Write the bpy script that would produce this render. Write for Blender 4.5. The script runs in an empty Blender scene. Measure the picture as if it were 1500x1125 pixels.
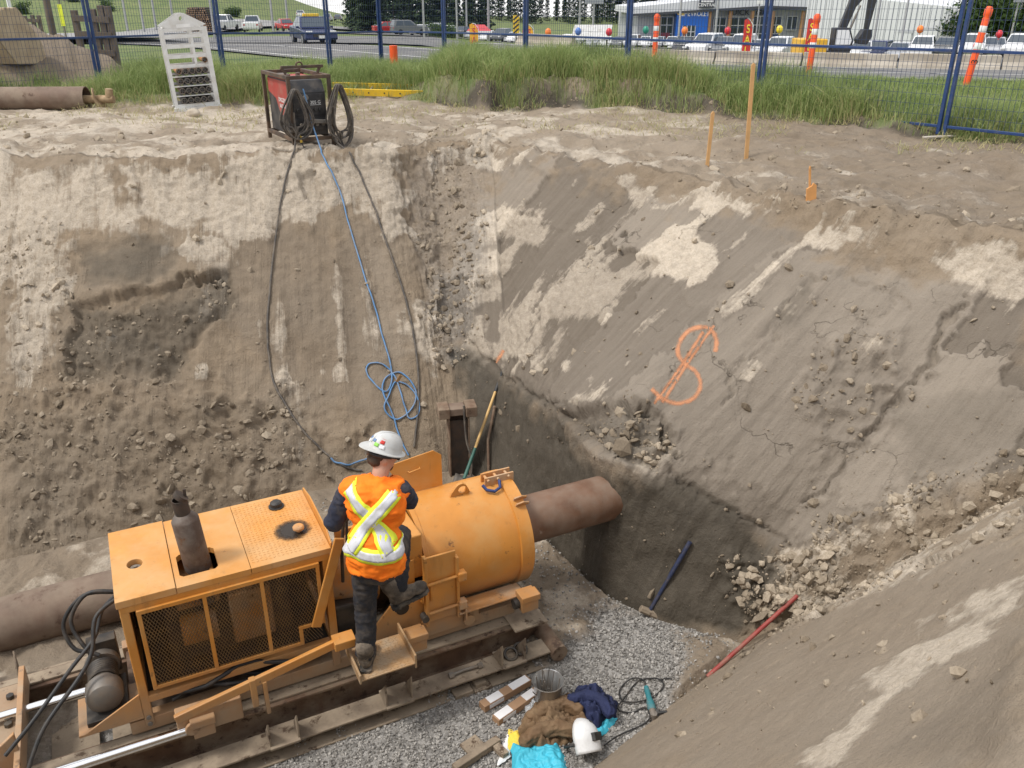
import bpy, bmesh, math, random
import numpy as np
from mathutils import Vector, Matrix, Euler
from mathutils.bvhtree import BVHTree
random.seed(7); RNG = np.random.default_rng(7)
scene = bpy.context.scene
COL = scene.collection
# ------------------------------------------------------------------ camera
FPX, PITCH, CAMH = 1250.0, math.radians(24.6), 2.0       # focal length in photo pixels (1500 wide)
cam_d = bpy.data.cameras.new('camera'); cam = bpy.data.objects.new('camera', cam_d); COL.objects.link(cam)
cam_d.sensor_width = 36.0; cam_d.lens = FPX / 1500 * 36.0; cam_d.clip_start = .05; cam_d.clip_end = 3000
cam.location = (0, 0, CAMH); cam.rotation_euler = (math.pi / 2 - PITCH, 0, 0)
scene.camera = cam
# ------------------------------------------------------------------ light
SUN_EL, SUN_AZ = math.radians(58), math.radians(248)      # azimuth clockwise from +Y, where the sun stands
world = bpy.data.worlds.new('World'); scene.world = world; world.use_nodes = True
nt = world.node_tree; nt.nodes.clear()
wo = nt.nodes.new('ShaderNodeOutputWorld'); bg = nt.nodes.new('ShaderNodeBackground')
sky = nt.nodes.new('ShaderNodeTexSky'); sky.sky_type = 'NISHITA'; sky.sun_disc = False
sky.sun_elevation = SUN_EL; sky.sun_rotation = SUN_AZ; sky.dust_density = 2.0; sky.ozone_density = 1.0
tc = nt.nodes.new('ShaderNodeTexCoord'); mp = nt.nodes.new('ShaderNodeMapping'); mp.inputs['Scale'].default_value = (1.2, 1.2, 3.5)
nz = nt.nodes.new('ShaderNodeTexNoise'); nz.inputs['Scale'].default_value = 1.6; nz.inputs['Detail'].default_value = 8
rp = nt.nodes.new('ShaderNodeValToRGB'); rp.color_ramp.elements[0].position = .34; rp.color_ramp.elements[1].position = .58
mx = nt.nodes.new('ShaderNodeMix'); mx.data_type = 'RGBA'
mx.inputs['B'].default_value = (8.6, 8.5, 8.4, 1)
nt.links.new(tc.outputs['Generated'], mp.inputs['Vector']); nt.links.new(mp.outputs[0], nz.inputs['Vector'])
nt.links.new(nz.outputs['Fac'], rp.inputs[0]); nt.links.new(rp.outputs[0], mx.inputs['Factor'])
nt.links.new(sky.outputs[0], mx.inputs['A']); nt.links.new(mx.outputs['Result'], bg.inputs['Color'])
bg.inputs['Strength'].default_value = .128
nt.links.new(bg.outputs[0], wo.inputs[0])
sun_d = bpy.data.lights.new('sun', 'SUN'); sun = bpy.data.objects.new('sun', sun_d); COL.objects.link(sun)
sun_d.energy = 2.0; sun_d.angle = math.radians(11); sun_d.color = (1, .965, .92)
sdir = Vector((math.sin(SUN_AZ) * math.cos(SUN_EL), math.cos(SUN_AZ) * math.cos(SUN_EL), math.sin(SUN_EL)))
sun.rotation_euler = sdir.to_track_quat('Z', 'Y').to_euler(); sun.location = (0, 0, 30)
vs = scene.view_settings; vs.view_transform = 'Standard'; vs.look = 'None'; vs.gamma = 1; vs.exposure = 0.42
vs.use_curve_mapping = False
# ------------------------------------------------------------------ maths
CAM = np.array([0, 0, CAMH]); CP, SP = math.cos(PITCH), math.sin(PITCH)
def ray(x, y):
    u = (x - 750) / FPX; v = (562.5 - y) / FPX
    return np.array([u, CP + v * SP, -SP + v * CP])
def onz(x, y, z): d = ray(x, y); return CAM + d * (z - CAMH) / d[2]
def at_depth(x, y, Y): d = ray(x, y); return CAM + d * (Y / d[1])
def proj(P):
    Q = np.asarray(P, float) - CAM
    z = Q[..., 1] * CP - Q[..., 2] * SP; z = np.where(z < .05, .05, z)
    return 750 + FPX * Q[..., 0] / z, 562.5 - FPX * (Q[..., 1] * SP + Q[..., 2] * CP) / z
def sstep(a, b, x): t = np.clip((x - a) / (b - a), 0, 1); return t * t * (3 - 2 * t)
def _h(ix, iy, iz, s):
    n = (ix * 374761393 + iy * 668265263 + iz * 2147483647 + s * 1274126177) & 0xffffffff
    n = ((n ^ (n >> 13)) * 1274126177) & 0xffffffff
    n = ((n ^ (n >> 16)) * 2246822519) & 0xffffffff
    return ((n ^ (n >> 15)) & 0xffff) / 65535.0
def vnoise(P, seed=0):
    P = np.asarray(P, float); I = np.floor(P).astype(np.int64); f = P - I; f = f * f * (3 - 2 * f)
    r = 0
    for dx in (0, 1):
        for dy in (0, 1):
            for dz in (0, 1):
                w = (f[..., 0] if dx else 1 - f[..., 0]) * (f[..., 1] if dy else 1 - f[..., 1]) * (f[..., 2] if dz else 1 - f[..., 2])
                r = r + w * _h(I[..., 0] + dx, I[..., 1] + dy, I[..., 2] + dz, seed)
    return r * 2 - 1
def fbm(P, sc, oct=4, seed=0, gain=.5):
    r = 0; a = 1; P = np.asarray(P, float) * sc
    for o in range(oct): r = r + a * vnoise(P + 17.3 * o, seed + o); P = P * 2.03; a *= gain
    return r
def billow(P, sc, oct=3, seed=0):
    r = 0; a = 1; P = np.asarray(P, float) * sc
    for o in range(oct): r = r + a * (1 - 2 * np.abs(vnoise(P + 9.1 * o, seed + o))); P = P * 2.1; a *= .5
    return r
def poly_sd(px, py, poly):      # signed distance, positive inside
    n = len(poly); d = np.full(px.shape, 1e9); ins = np.zeros(px.shape, bool)
    for i in range(n):
        ax, ay = poly[i]; bx, by = poly[(i + 1) % n]
        ex, ey = bx - ax, by - ay; L = ex * ex + ey * ey + 1e-9
        t = np.clip(((px - ax) * ex + (py - ay) * ey) / L, 0, 1)
        d = np.minimum(d, np.hypot(px - ax - t * ex, py - ay - t * ey))
        c = ((ay > py) != (by > py)) & (px < (bx - ax) * (py - ay) / ((by - ay) if by != ay else 1e-9) + ax)
        ins ^= c
    return np.where(ins, d, -d)
def line_d(px, py, pts):
    d = np.full(px.shape, 1e9)
    for (ax, ay), (bx, by) in zip(pts[:-1], pts[1:]):
        ex, ey = bx - ax, by - ay; L = ex * ex + ey * ey + 1e-9
        t = np.clip(((px - ax) * ex + (py - ay) * ey) / L, 0, 1)
        d = np.minimum(d, np.hypot(px - ax - t * ex, py - ay - t * ey))
    return d
# ------------------------------------------------------------------ mesh builder
class MB:
    def __init__(s): s.v = []; s.f = []
    def add(s, vs_, fs):
        o = len(s.v); s.v += [tuple(v) for v in vs_]; s.f += [tuple(i + o for i in f) for f in fs]; return s
    def box(s, c, d, R=None):
        vs_ = []
        for z in (-.5, .5):
            for x, y in ((-.5, -.5), (.5, -.5), (.5, .5), (-.5, .5)):
                p = Vector((x * d[0], y * d[1], z * d[2]))
                if R is not None: p = R @ p
                vs_.append(p + Vector(c))
        return s.add(vs_, [(3, 2, 1, 0), (4, 5, 6, 7), (0, 1, 5, 4), (1, 2, 6, 5), (2, 3, 7, 6), (3, 0, 4, 7)])
    def b2(s, lo, hi):
        return s.box([(a + b) / 2 for a, b in zip(lo, hi)], [abs(b - a) for a, b in zip(lo, hi)])
    def bar(s, p0, p1, w, h, up=(0, 0, 1)):
        p0 = Vector(p0); p1 = Vector(p1); x = (p1 - p0); L = x.length; x = x / L
        u = Vector(up)
        if abs(x.dot(u)) > .98: u = Vector((0, 1, 0))
        y = u.cross(x).normalized(); z = x.cross(y)
        R = Matrix((x, y, z)).transposed()
        return s.box((p0 + p1) / 2, (L, w, h), R)
    def cyl(s, p0, p1, r0, r1=None, n=16, cap=True):
        r1 = r0 if r1 is None else r1
        p0 = Vector(p0); p1 = Vector(p1); x = (p1 - p0).normalized()
        u = Vector((0, 0, 1)) if abs(x.z) < .9 else Vector((1, 0, 0))
        a = x.cross(u).normalized(); b = x.cross(a)
        vs_ = []
        for p, r in ((p0, r0), (p1, r1)):
            for i in range(n):
                t = 2 * math.pi * i / n; vs_.append(p + (a * math.cos(t) + b * math.sin(t)) * r)
        fs = [(i, (i + 1) % n, n + (i + 1) % n, n + i) for i in range(n)]
        if cap: fs += [tuple(range(n))[::-1], tuple(range(n, 2 * n))]
        return s.add(vs_, fs)
    def pipe(s, p0, p1, ro, ri, n=32):      # hollow pipe with wall thickness
        p0 = Vector(p0); p1 = Vector(p1); x = (p1 - p0).normalized()
        u = Vector((0, 0, 1)) if abs(x.z) < .9 else Vector((1, 0, 0))
        a = x.cross(u).normalized(); b = x.cross(a); vs_ = []
        for p, r in ((p0, ro), (p1, ro), (p1, ri), (p0, ri)):
            for i in range(n):
                t = 2 * math.pi * i / n; vs_.append(p + (a * math.cos(t) + b * math.sin(t)) * r)
        fs = []
        for k in range(4):
            for i in range(n): fs.append((k * n + i, k * n + (i + 1) % n, ((k + 1) % 4) * n + (i + 1) % n, ((k + 1) % 4) * n + i))
        return s.add(vs_, fs)
    def tube(s, pts, r, n=8):
        pts = [Vector(p) for p in pts]; k = len(pts); rs = r if hasattr(r, '__len__') else [r] * k
        t0 = (pts[1] - pts[0]).normalized()
        u = Vector((0, 0, 1)) if abs(t0.z) < .9 else Vector((1, 0, 0))
        a = t0.cross(u).normalized(); vs_ = []
        for i, p in enumerate(pts):
            t = (pts[min(i + 1, k - 1)] - pts[max(i - 1, 0)]).normalized()
            a = (a - t * a.dot(t)).normalized(); b = t.cross(a)
            for j in range(n):
                q = 2 * math.pi * j / n; vs_.append(p + (a * math.cos(q) + b * math.sin(q)) * rs[i])
        fs = []
        for i in range(k - 1):
            for j in range(n): fs.append((i * n + j, i * n + (j + 1) % n, (i + 1) * n + (j + 1) % n, (i + 1) * n + j))
        fs += [tuple(range(n))[::-1], tuple(range((k - 1) * n, k * n))]
        return s.add(vs_, fs)
    def lathe(s, prof, M=None, n=24):
        M = M or Matrix(); k = len(prof); vs_ = []
        for r, z in prof:
            for j in range(n):
                q = 2 * math.pi * j / n; vs_.append(M @ Vector((r * math.cos(q), r * math.sin(q), z)))
        fs = []
        for i in range(k - 1):
            for j in range(n): fs.append((i * n + j, i * n + (j + 1) % n, (i + 1) * n + (j + 1) % n, (i + 1) * n + j))
        return s.add(vs_, fs)
    def prism(s, poly, h, M=None):          # polygon in local XY, extruded along +Z by h
        M = M or Matrix(); n = len(poly)
        vs_ = [M @ Vector((x, y, 0)) for x, y in poly] + [M @ Vector((x, y, h)) for x, y in poly]
        fs = [tuple(range(n))[::-1], tuple(range(n, 2 * n))] + [(i, (i + 1) % n, n + (i + 1) % n, n + i) for i in range(n)]
        return s.add(vs_, fs)
    def ball(s, c, r, n=16, m=10, R=None):
        r = r if hasattr(r, '__len__') else (r, r, r); vs_ = []; c = Vector(c)
        for i in range(m + 1):
            a = math.pi * i / m
            for j in range(n):
                q = 2 * math.pi * j / n
                p = Vector((r[0] * math.sin(a) * math.cos(q), r[1] * math.sin(a) * math.sin(q), r[2] * math.cos(a)))
                vs_.append((R @ p if R is not None else p) + c)
        fs = []
        for i in range(m):
            for j in range(n): fs.append((i * n + j, (i + 1) * n + j, (i + 1) * n + (j + 1) % n, i * n + (j + 1) % n))
        return s.add(vs_, fs)
    def build(s, name, mat, parent=None, smooth=None, bevel=0, **tags):
        me = bpy.data.meshes.new(name); me.from_pydata([tuple(v) for v in s.v], [], s.f)
        bm = bmesh.new(); bm.from_mesh(me); bmesh.ops.remove_doubles(bm, verts=bm.verts, dist=1e-5)
        bmesh.ops.recalc_face_normals(bm, faces=bm.faces); bm.to_mesh(me); bm.free()
        o = bpy.data.objects.new(name, me); COL.objects.link(o)
        if mat: me.materials.append(mat)
        if smooth:
            me.polygons.foreach_set('use_smooth', [True] * len(me.polygons)); me.set_sharp_from_angle(angle=math.radians(smooth))
        if bevel:
            b = o.modifiers.new('bevel', 'BEVEL'); b.width = bevel; b.segments = 2; b.limit_method = 'ANGLE'; b.angle_limit = math.radians(50)
        if parent: o.parent = parent
        for k, v in tags.items(): o[k] = v
        return o
def thing(name, label, cat, loc=(0, 0, 0), rot=(0, 0, 0), group=None):
    o = bpy.data.objects.new(name, None); COL.objects.link(o); o.empty_display_size = .1
    o.location = loc; o.rotation_euler = rot; o['label'] = label; o['category'] = cat
    if group: o['group'] = group
    return o
def tag(o, label, cat, group=None):
    o['label'] = label; o['category'] = cat
    if group: o['group'] = group
    return o
def copy_tree(o, parent=None):
    c = o.copy(); COL.objects.link(c); c.parent = parent
    for ch in list(o.children): copy_tree(ch, c)
    return c
def np_mesh(name, V, Fq, mat, attrs=None, smooth=True):
    me = bpy.data.meshes.new(name); V = np.asarray(V, np.float32); Fq = np.asarray(Fq, np.int32); k = Fq.shape[1]
    me.vertices.add(len(V)); me.vertices.foreach_set('co', V.ravel())
    me.loops.add(Fq.size); me.loops.foreach_set('vertex_index', Fq.ravel())
    me.polygons.add(len(Fq)); me.polygons.foreach_set('loop_start', np.arange(0, Fq.size, k, dtype=np.int32))
    me.polygons.foreach_set('loop_total', np.full(len(Fq), k, np.int32))
    me.polygons.foreach_set('use_smooth', np.full(len(Fq), bool(smooth)))
    me.update(calc_edges=True); me.validate()
    for n_, a in (attrs or {}).items():
        at = me.attributes.new(n_, 'FLOAT', 'POINT'); at.data.foreach_set('value', np.asarray(a, np.float32).ravel())
    if mat: me.materials.append(mat)
    o = bpy.data.objects.new(name, me); COL.objects.link(o); return o
def text(name, body, size, mat, parent, M, extrude=.002, sx=1.0, bold=0):
    cu = bpy.data.curves.new(name, 'FONT'); cu.body = body; cu.size = size; cu.extrude = extrude; cu.align_x = 'CENTER'; cu.align_y = 'CENTER'
    cu.offset = bold
    t = bpy.data.objects.new(name, cu); COL.objects.link(t)
    me = bpy.data.meshes.new_from_object(t.evaluated_get(bpy.context.evaluated_depsgraph_get()))
    bpy.data.objects.remove(t)
    me.transform(M @ Matrix.Diagonal((sx, 1, 1, 1))); me.materials.clear(); me.materials.append(mat)
    o = bpy.data.objects.new(name, me); COL.objects.link(o); o.parent = parent; return o
# ------------------------------------------------------------------ materials
class NT:
    def __init__(s, name):
        s.m = bpy.data.materials.new(name); s.m.use_nodes = True; s.t = s.m.node_tree; s.b = s.t.nodes['Principled BSDF']
        s.co = s.t.nodes.new('ShaderNodeTexCoord')
    def n(s, typ, **k):
        q = s.t.nodes.new('ShaderNode' + typ)
        for a, v in k.items(): setattr(q, a, v)
        return q
    def lk(s, a, b): s.t.links.new(a, b)
    def noise(s, sc, det=4, rough=.55, vec=None, stretch=None, obj=True):
        q = s.n('TexNoise'); q.inputs['Scale'].default_value = sc; q.inputs['Detail'].default_value = det; q.inputs['Roughness'].default_value = rough
        v = vec or s.co.outputs['Object']
        if stretch:
            mp_ = s.n('Mapping'); mp_.inputs['Scale'].default_value = stretch; s.lk(v, mp_.inputs['Vector']); v = mp_.outputs[0]
        s.lk(v, q.inputs['Vector']); return q.outputs['Fac']
    def ramp(s, fac, a, b, ca=(0, 0, 0, 1), cb=(1, 1, 1, 1)):
        q = s.n('ValToRGB'); e = q.color_ramp.elements; e[0].position = a; e[1].position = b; e[0].color = ca; e[1].color = cb
        s.lk(fac, q.inputs[0]); return q.outputs[0]
    def mix(s, f, a, b, mode='MIX'):
        q = s.n('Mix', data_type='RGBA', blend_type=mode)
        for i, v in (('Factor', f), ('A', a), ('B', b)):
            if hasattr(v, 'is_linked'): s.lk(v, q.inputs[i])
            elif i == 'Factor': q.inputs[i].default_value = v
            else: q.inputs[i].default_value = (*v[:3], 1)
        return q.outputs['Result']
    def math(s, op, a, b=0.0):
        q = s.n('Math', operation=op)
        for i, v in ((0, a), (1, b)):
            if hasattr(v, 'is_linked'): s.lk(v, q.inputs[i])
            else: q.inputs[i].default_value = v
        return q.outputs[0]
    def attr(s, name): q = s.n('Attribute'); q.attribute_name = name; return q.outputs['Fac']
    def bump(s, h, st=.5, dist=.01):
        q = s.n('Bump'); q.inputs['Strength'].default_value = st; q.inputs['Distance'].default_value = dist
        s.lk(h, q.inputs['Height']); s.lk(q.outputs[0], s.b.inputs['Normal'])
    def col(s, c): s.lk(c, s.b.inputs['Base Color']) if hasattr(c, 'is_linked') else setattr(s.b.inputs['Base Color'], 'default_value', (*c, 1))
    def set(s, rough=None, metal=None, spec=None):
        if rough is not None:
            if hasattr(rough, 'is_linked'): s.lk(rough, s.b.inputs['Roughness'])
            else: s.b.inputs['Roughness'].default_value = rough
        if metal is not None: s.b.inputs['Metallic'].default_value = metal
        if spec is not None: s.b.inputs['Specular IOR Level'].default_value = spec
def plain(name, c, rough=.6, metal=0, var=.12, dirt=None, dirt_amt=.5, dirt_sc=6, bump=.15, bsc=40, rust=None, rust_amt=.5, scratch=False, mud=None):
    t = NT(name); n1 = t.noise(5, 5)
    lo = tuple(x * (1 - var) for x in c); hi = tuple(min(1, x * (1 + var)) for x in c)
    col = t.ramp(n1, .3, .7, (*lo, 1), (*hi, 1))
    rg = rough
    if dirt:
        n2 = t.noise(dirt_sc, 8, .65); f = t.ramp(n2, .52 - .25 * dirt_amt + .02, .72 - .2 * dirt_amt)
        f = t.math('MULTIPLY', f, min(1, .35 + dirt_amt * .7)); col = t.mix(f, col, dirt)
        rg = t.math('ADD', t.math('MULTIPLY', f, .35), rough)
    if rust:
        n3 = t.noise(dirt_sc * 2.3, 9, .7); f3 = t.ramp(n3, .66 - .22 * rust_amt, .72 - .18 * rust_amt); col = t.mix(f3, col, rust)
    if scratch:
        n4 = t.noise(9, 6, .7, stretch=(1, 1, .12)); f4 = t.ramp(n4, .64, .7); col = t.mix(t.math('MULTIPLY', f4, .5), col, tuple(x * .45 for x in c))
    if mud:
        sx = t.n('SeparateXYZ'); t.lk(t.co.outputs['Object'], sx.inputs[0]); zf = t.math('ADD', sx.outputs[2], t.math('MULTIPLY', t.math('SUBTRACT', t.noise(4, 8, .7), .5), mud[2]))
        f5 = t.ramp(zf, mud[0], mud[1], (1, 1, 1, 1), (0, 0, 0, 1)); col = t.mix(t.math('MULTIPLY', f5, .8), col, (.26, .20, .14))
        n6 = t.noise(16, 9, .75); col = t.mix(t.ramp(n6, .69, .73), col, (.09, .055, .03)); n7 = t.noise(3, 7, .7, stretch=(3, 3, .5)); col = t.mix(t.math('MULTIPLY', t.ramp(n7, .58, .75), .45), col, (.20, .10, .035))
    t.col(col); t.set(rg, metal); t.bump(t.noise(bsc, 5, .6), bump, .004)
    return t.m
# ------------------------------------------------------------------ soil materials
def soil_material(name):
    t = NT(name); P = t.co.outputs['Object']
    pale, damp, smear, grass, grav = (t.attr(k) for k in ('pale', 'damp', 'smear', 'grass', 'grav'))
    cb = t.n('CombineXYZ'); t.lk(t.attr('us'), cb.inputs[0]); t.lk(t.attr('ut'), cb.inputs[1]); UV = cb.outputs[0]
    big = t.noise(.9, 6, .6); mid = t.noise(6, 9, .7); fine = t.noise(45, 6, .7); jag = t.noise(3.2, 11, .72)
    drag = t.noise(1.0, 7, .62, UV, (16, .7, 1)); drag2 = t.noise(1.0, 5, .6, UV, (60, 1.6, 1))
    base = t.ramp(mid, .25, .75, (.190, .138, .088, 1), (.370, .285, .193, 1))
    base = t.mix(t.ramp(big, .35, .68), base, (.300, .238, .170))
    sm = t.mix(t.ramp(drag, .32, .68), (.162, .136, .108), (.222, .188, .150))
    c = t.mix(smear, base, sm)
    pl = t.mix(t.ramp(fine, .3, .7), (.48, .405, .312), (.70, .605, .485))
    pf = t.math('ADD', pale, t.math('MULTIPLY', t.math('SUBTRACT', jag, .5), 1.5)); pf = t.math('ADD', pf, t.math('MULTIPLY', t.math('SUBTRACT', drag, .5), 1.1))
    pf = t.ramp(pf, .42, .74); pk2 = t.ramp(t.noise(11, 8, .72), .30, .62); pf = t.math('MULTIPLY', pf, t.math('ADD', .55, t.math('MULTIPLY', pk2, .45)))
    c = t.mix(pf, c, pl)
    pt = t.attr('plate'); c = t.mix(t.math('MULTIPLY', t.math('SUBTRACT', 1.0, pt), .48), c, (.110, .088, .065)); c = t.mix(t.math('MULTIPLY', t.ramp(pt, .62, 1.0), .30), c, (.42, .36, .285))
    vd = t.n('VectorMath', operation='ADD'); nv_ = t.n('TexNoise'); nv_.inputs['Scale'].default_value = 2.2; nv_.inputs['Detail'].default_value = 6; t.lk(P, nv_.inputs['Vector']); t.lk(P, vd.inputs[0]); t.lk(nv_.outputs['Color'], vd.inputs[1])
    ck = t.n('TexVoronoi', feature='DISTANCE_TO_EDGE'); ck.inputs['Scale'].default_value = 1.5; t.lk(vd.outputs[0], ck.inputs['Vector'])
    crk = t.math('MULTIPLY', t.ramp(ck.outputs['Distance'], .003, .013, (1, 1, 1, 1), (0, 0, 0, 1)), t.ramp(t.noise(1.1, 4, .6), .56, .66)); crk = t.math('MULTIPLY', crk, t.math('SUBTRACT', 1.0, t.math('MAXIMUM', grass, grav))); crk = t.math('MULTIPLY', crk, t.ramp(smear, .42, .6))
    c = t.mix(t.math('MULTIPLY', crk, .6), c, (.05, .038, .027))
    c = t.mix(t.math('MULTIPLY', t.ramp(drag2, .62, .74), .15), c, (.36, .31, .245))
    c = t.mix(t.math('MULTIPLY', t.ramp(drag2, .28, .38, (1, 1, 1, 1), (0, 0, 0, 1)), .22), c, (.115, .092, .068))
    c = t.mix(t.math('MULTIPLY', t.ramp(fine, .64, .72), .30), c, (.48, .42, .34))
    c = t.mix(t.math('MULTIPLY', t.ramp(t.noise(70, 4, .6), .30, .40, (1, 1, 1, 1), (0, 0, 0, 1)), .35), c, (.09, .07, .05))
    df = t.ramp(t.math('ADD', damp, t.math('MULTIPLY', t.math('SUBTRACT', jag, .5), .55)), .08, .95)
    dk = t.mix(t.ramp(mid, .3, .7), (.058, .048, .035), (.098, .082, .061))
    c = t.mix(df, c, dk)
    vo = t.n('TexVoronoi'); vo.inputs['Scale'].default_value = 38; t.lk(P, vo.inputs['Vector'])
    gv = t.ramp(vo.outputs['Color'], .1, .9, (.17, .16, .145, 1), (.42, .40, .37, 1))
    c = t.mix(grav, c, gv)
    gr = t.mix(t.ramp(t.noise(.5, 6, .6), .35, .65), (.095, .135, .045), (.17, .19, .075))
    c = t.mix(grass, c, gr)
    t.col(c)
    t.set(rough=t.math('SUBTRACT', .95, t.math('MULTIPLY', damp, .25)), spec=.25)
    h = t.math('ADD', t.math('MULTIPLY', mid, .9), t.math('MULTIPLY', fine, .45)); h = t.math('ADD', h, t.math('MULTIPLY', pf, .35))
    h = t.math('ADD', h, t.math('ADD', t.math('MULTIPLY', drag, .5), t.math('MULTIPLY', drag2, .16)))
    h = t.math('ADD', h, t.math('MULTIPLY', t.noise(140, 3, .6), .15)); h = t.math('SUBTRACT', h, t.math('MULTIPLY', crk, .9))
    q = t.n('Bump'); q.inputs['Distance'].default_value = .055
    t.lk(t.math('SUBTRACT', .85, t.math('MULTIPLY', t.math('MAXIMUM', smear, damp), .3)), q.inputs['Strength'])
    t.lk(h, q.inputs['Height']); t.lk(q.outputs[0], t.b.inputs['Normal'])
    return t.m
SOIL = soil_material('soil')
FLOORZ = -3.2
SOD = np.array([(-40, 17.0), (-12, 17.3), (-8, 17.7), (-6, 18.0), (-4.6, 17.6), (-3.6, 18.6), (-2.8, 19.1), (-1.9, 18.5), (-1.1, 17.6), (-.4, 17.15), (1, 17.5), (2.5, 16.9), (3.6, 15.9), (4.5, 15.4), (6.6, 13.5), (9, 11.2), (14, 8), (40, 0)])
def sod_line(x): return np.interp(x, SOD[:, 0], SOD[:, 1])
KERB = np.array([(-60, 112), (-40, 85), (-20, 61), (-9, 48.7), (0, 39), (6.1, 33.8), (14.4, 29.6), (30, 24), (60, 16)])
def far_kerb(x): return np.interp(x, KERB[:, 0], KERB[:, 1])   # far kerb of the road
def G(x, y, detail=True):
    x = np.asarray(x, float); y = np.asarray(y, float); P = np.stack([x, y, x * 0], -1)
    z = -.52 * sstep(16, 35, y) - .033 * np.clip(y - 45, 0, 150)
    z = z - 1.4 * sstep(1.2, 15, y - far_kerb(x)) * sstep(-9, 3, x) - .7 * sstep(1, .6, np.hypot((x - 26) / 9, (y - 72) / 7))
    z = z - .5 * sstep(85, 128, y) * sstep(-25, -5, x) + .5 * sstep(150, 300, y) * sstep(-25, -5, x) - .021 * np.clip(y - 320, 0, 900)
    a = x / np.maximum(y, 1)
    z = z + (2 + 22 * sstep(130, 300, y)) * sstep(-.15, -.42, a) * sstep(110, 150, y)
    d = y - sod_line(x) + .25 * vnoise(P * 1.7, 5)
    led = .12 + .40 * sstep(-2.6, -1.4, x) * sstep(4.2, 2.8, x)
    z = z + np.where(y > 9, led * sstep(-.15, .22, d), 0)
    if detail:
        near = sstep(27, 19, np.hypot(x, y))
        z = z + near * (.05 * fbm(P, .9, 3, 3) + .035 * fbm(P, 3.5, 4, 11) + .02 * sstep(2, 5, x) * billow(P, 5, 3, 31))
        z = z + .16 * sstep(.9, .0, np.hypot((x - 5.8) / 1.6, (y - 10.2) / 1.0)) * (1 + .5 * fbm(P, 3, 3, 8))
        z = z + .14 * sstep(.9, .0, np.hypot((x - 3.2) / 1.4, (y - 12.6) / .6)) * (1 + .5 * fbm(P, 3, 3, 18))
        # heap of spoil on the left
        r = np.hypot((x + 12.3) / 3.9, (y - 20.8) / 2.6)
        z = z + 1.95 * np.clip(1 - r, 0, 1) ** .9 * (1 + .10 * fbm(P, 1.2, 4, 22)) + .09 * sstep(1, .8, r) * fbm(P, 3.2, 4, 23)
    return z
# rim (R), break line (M, optional) and foot (F) of the pit, clockwise from far left
ST = [
    ((-13, 11.6), None, (-10.5, 5.4)), ((-9.5, 12.0), None, (-7.6, 6.1)), ((-7.03, 11.96), None, (-5.3, 7.0)),
    ((-5.06, 11.5), None, (-4.29, 7.5)), ((-3.0, 11.9), None, (-2.5, 8.35)), ((-1.75, 12.15), None, (-.95, 8.8)),
    ((-1.2, 13.0), None, (-.55, 8.9)), ((-.3, 13.03), (-.05, 9.1, -2.2), (-.25, 8.45)),
    ((1.32, 11.19), (.42, 7.80, -1.85), (.29, 7.57)), ((2.66, 9.52), (.90, 6.72, -1.75), (.85, 6.56)),
    ((3.72, 8.39), (1.52, 6.48, -2.2), (1.3, 6.2)), ((4.65, 7.61), (2.25, 6.3, -2.5), (1.9, 5.92)),
    ((6.2, 6.4), (3.05, 6.05, -2.15), (2.03, 5.86)), ((6.1, 5.6), None, (2.0, 5.8)),
    ((4.5, 4.65), None, (1.8, 5.62)), ((3.0, 3.2), None, (1.3, 5.18)), ((1.5, 1.7), None, (.6, 4.55)),
    ((.4, .95), None, (-.1, 4.0)), ((-1.5, .6), None, (-2, 3.6)), ((-5, .2), None, (-5, 3.2)), ((-9, .2), None, (-8.5, 3.0)),
    ((-13, 2), None, (-10.5, 3.2)), ((-14, 6), None, (-11, 4.3))]
NS = [40, 90, 80, 80, 60, 50, 55, 85, 90, 60, 50, 60, 30, 90, 110, 100, 60, 20, 20, 20, 12, 12, 12]
Rl, Ml, Fl = [], [], []
for (r, m, f) in ST:
    R3 = np.array([r[0], r[1], float(G(r[0], r[1], False))]); F3 = np.array([f[0], f[1], FLOORZ])
    M3 = np.array(m, float) if m else R3 * .5 + F3 * .5
    Rl.append(R3); Ml.append(M3); Fl.append(F3)
def loop_interp(L):
    out = []
    n = len(L)
    for i in range(n):
        k = NS[i]; t = (np.arange(k) / k)[:, None]; out.append(L[i] * (1 - t) + L[(i + 1) % n] * t)
    return np.concatenate(out)
def smooth_loop(A, it):
    for _ in range(it): A = .25 * np.roll(A, 1, 0) + .5 * A + .25 * np.roll(A, -1, 0)
    return A
Rc = smooth_loop(loop_interp(Rl), 60); Mc = smooth_loop(loop_interp(Ml), 12); Fc = smooth_loop(loop_interp(Fl), 10)
NC = len(Rc)
NT_ = 176
tt = np.linspace(0, 1, NT_)
L1 = np.linalg.norm(Mc - Fc, axis=1); L2 = np.linalg.norm(Rc - Mc, axis=1); sp = (L1 / (L1 + L2))[:, None]
q = np.clip(tt[None] / sp, 0, 1)[..., None]; q2 = np.clip((tt[None] - sp) / (1 - sp), 0, 1)[..., None]
WALL = np.where(tt[None, :, None] < sp[..., None], Fc[:, None] * (1 - q) + Mc[:, None] * q, Mc[:, None] * (1 - q2) + Rc[:, None] * q2)
for _ in range(10): WALL[:, 1:-1] = .25 * WALL[:, :-2] + .5 * WALL[:, 1:-1] + .25 * WALL[:, 2:]
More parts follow.
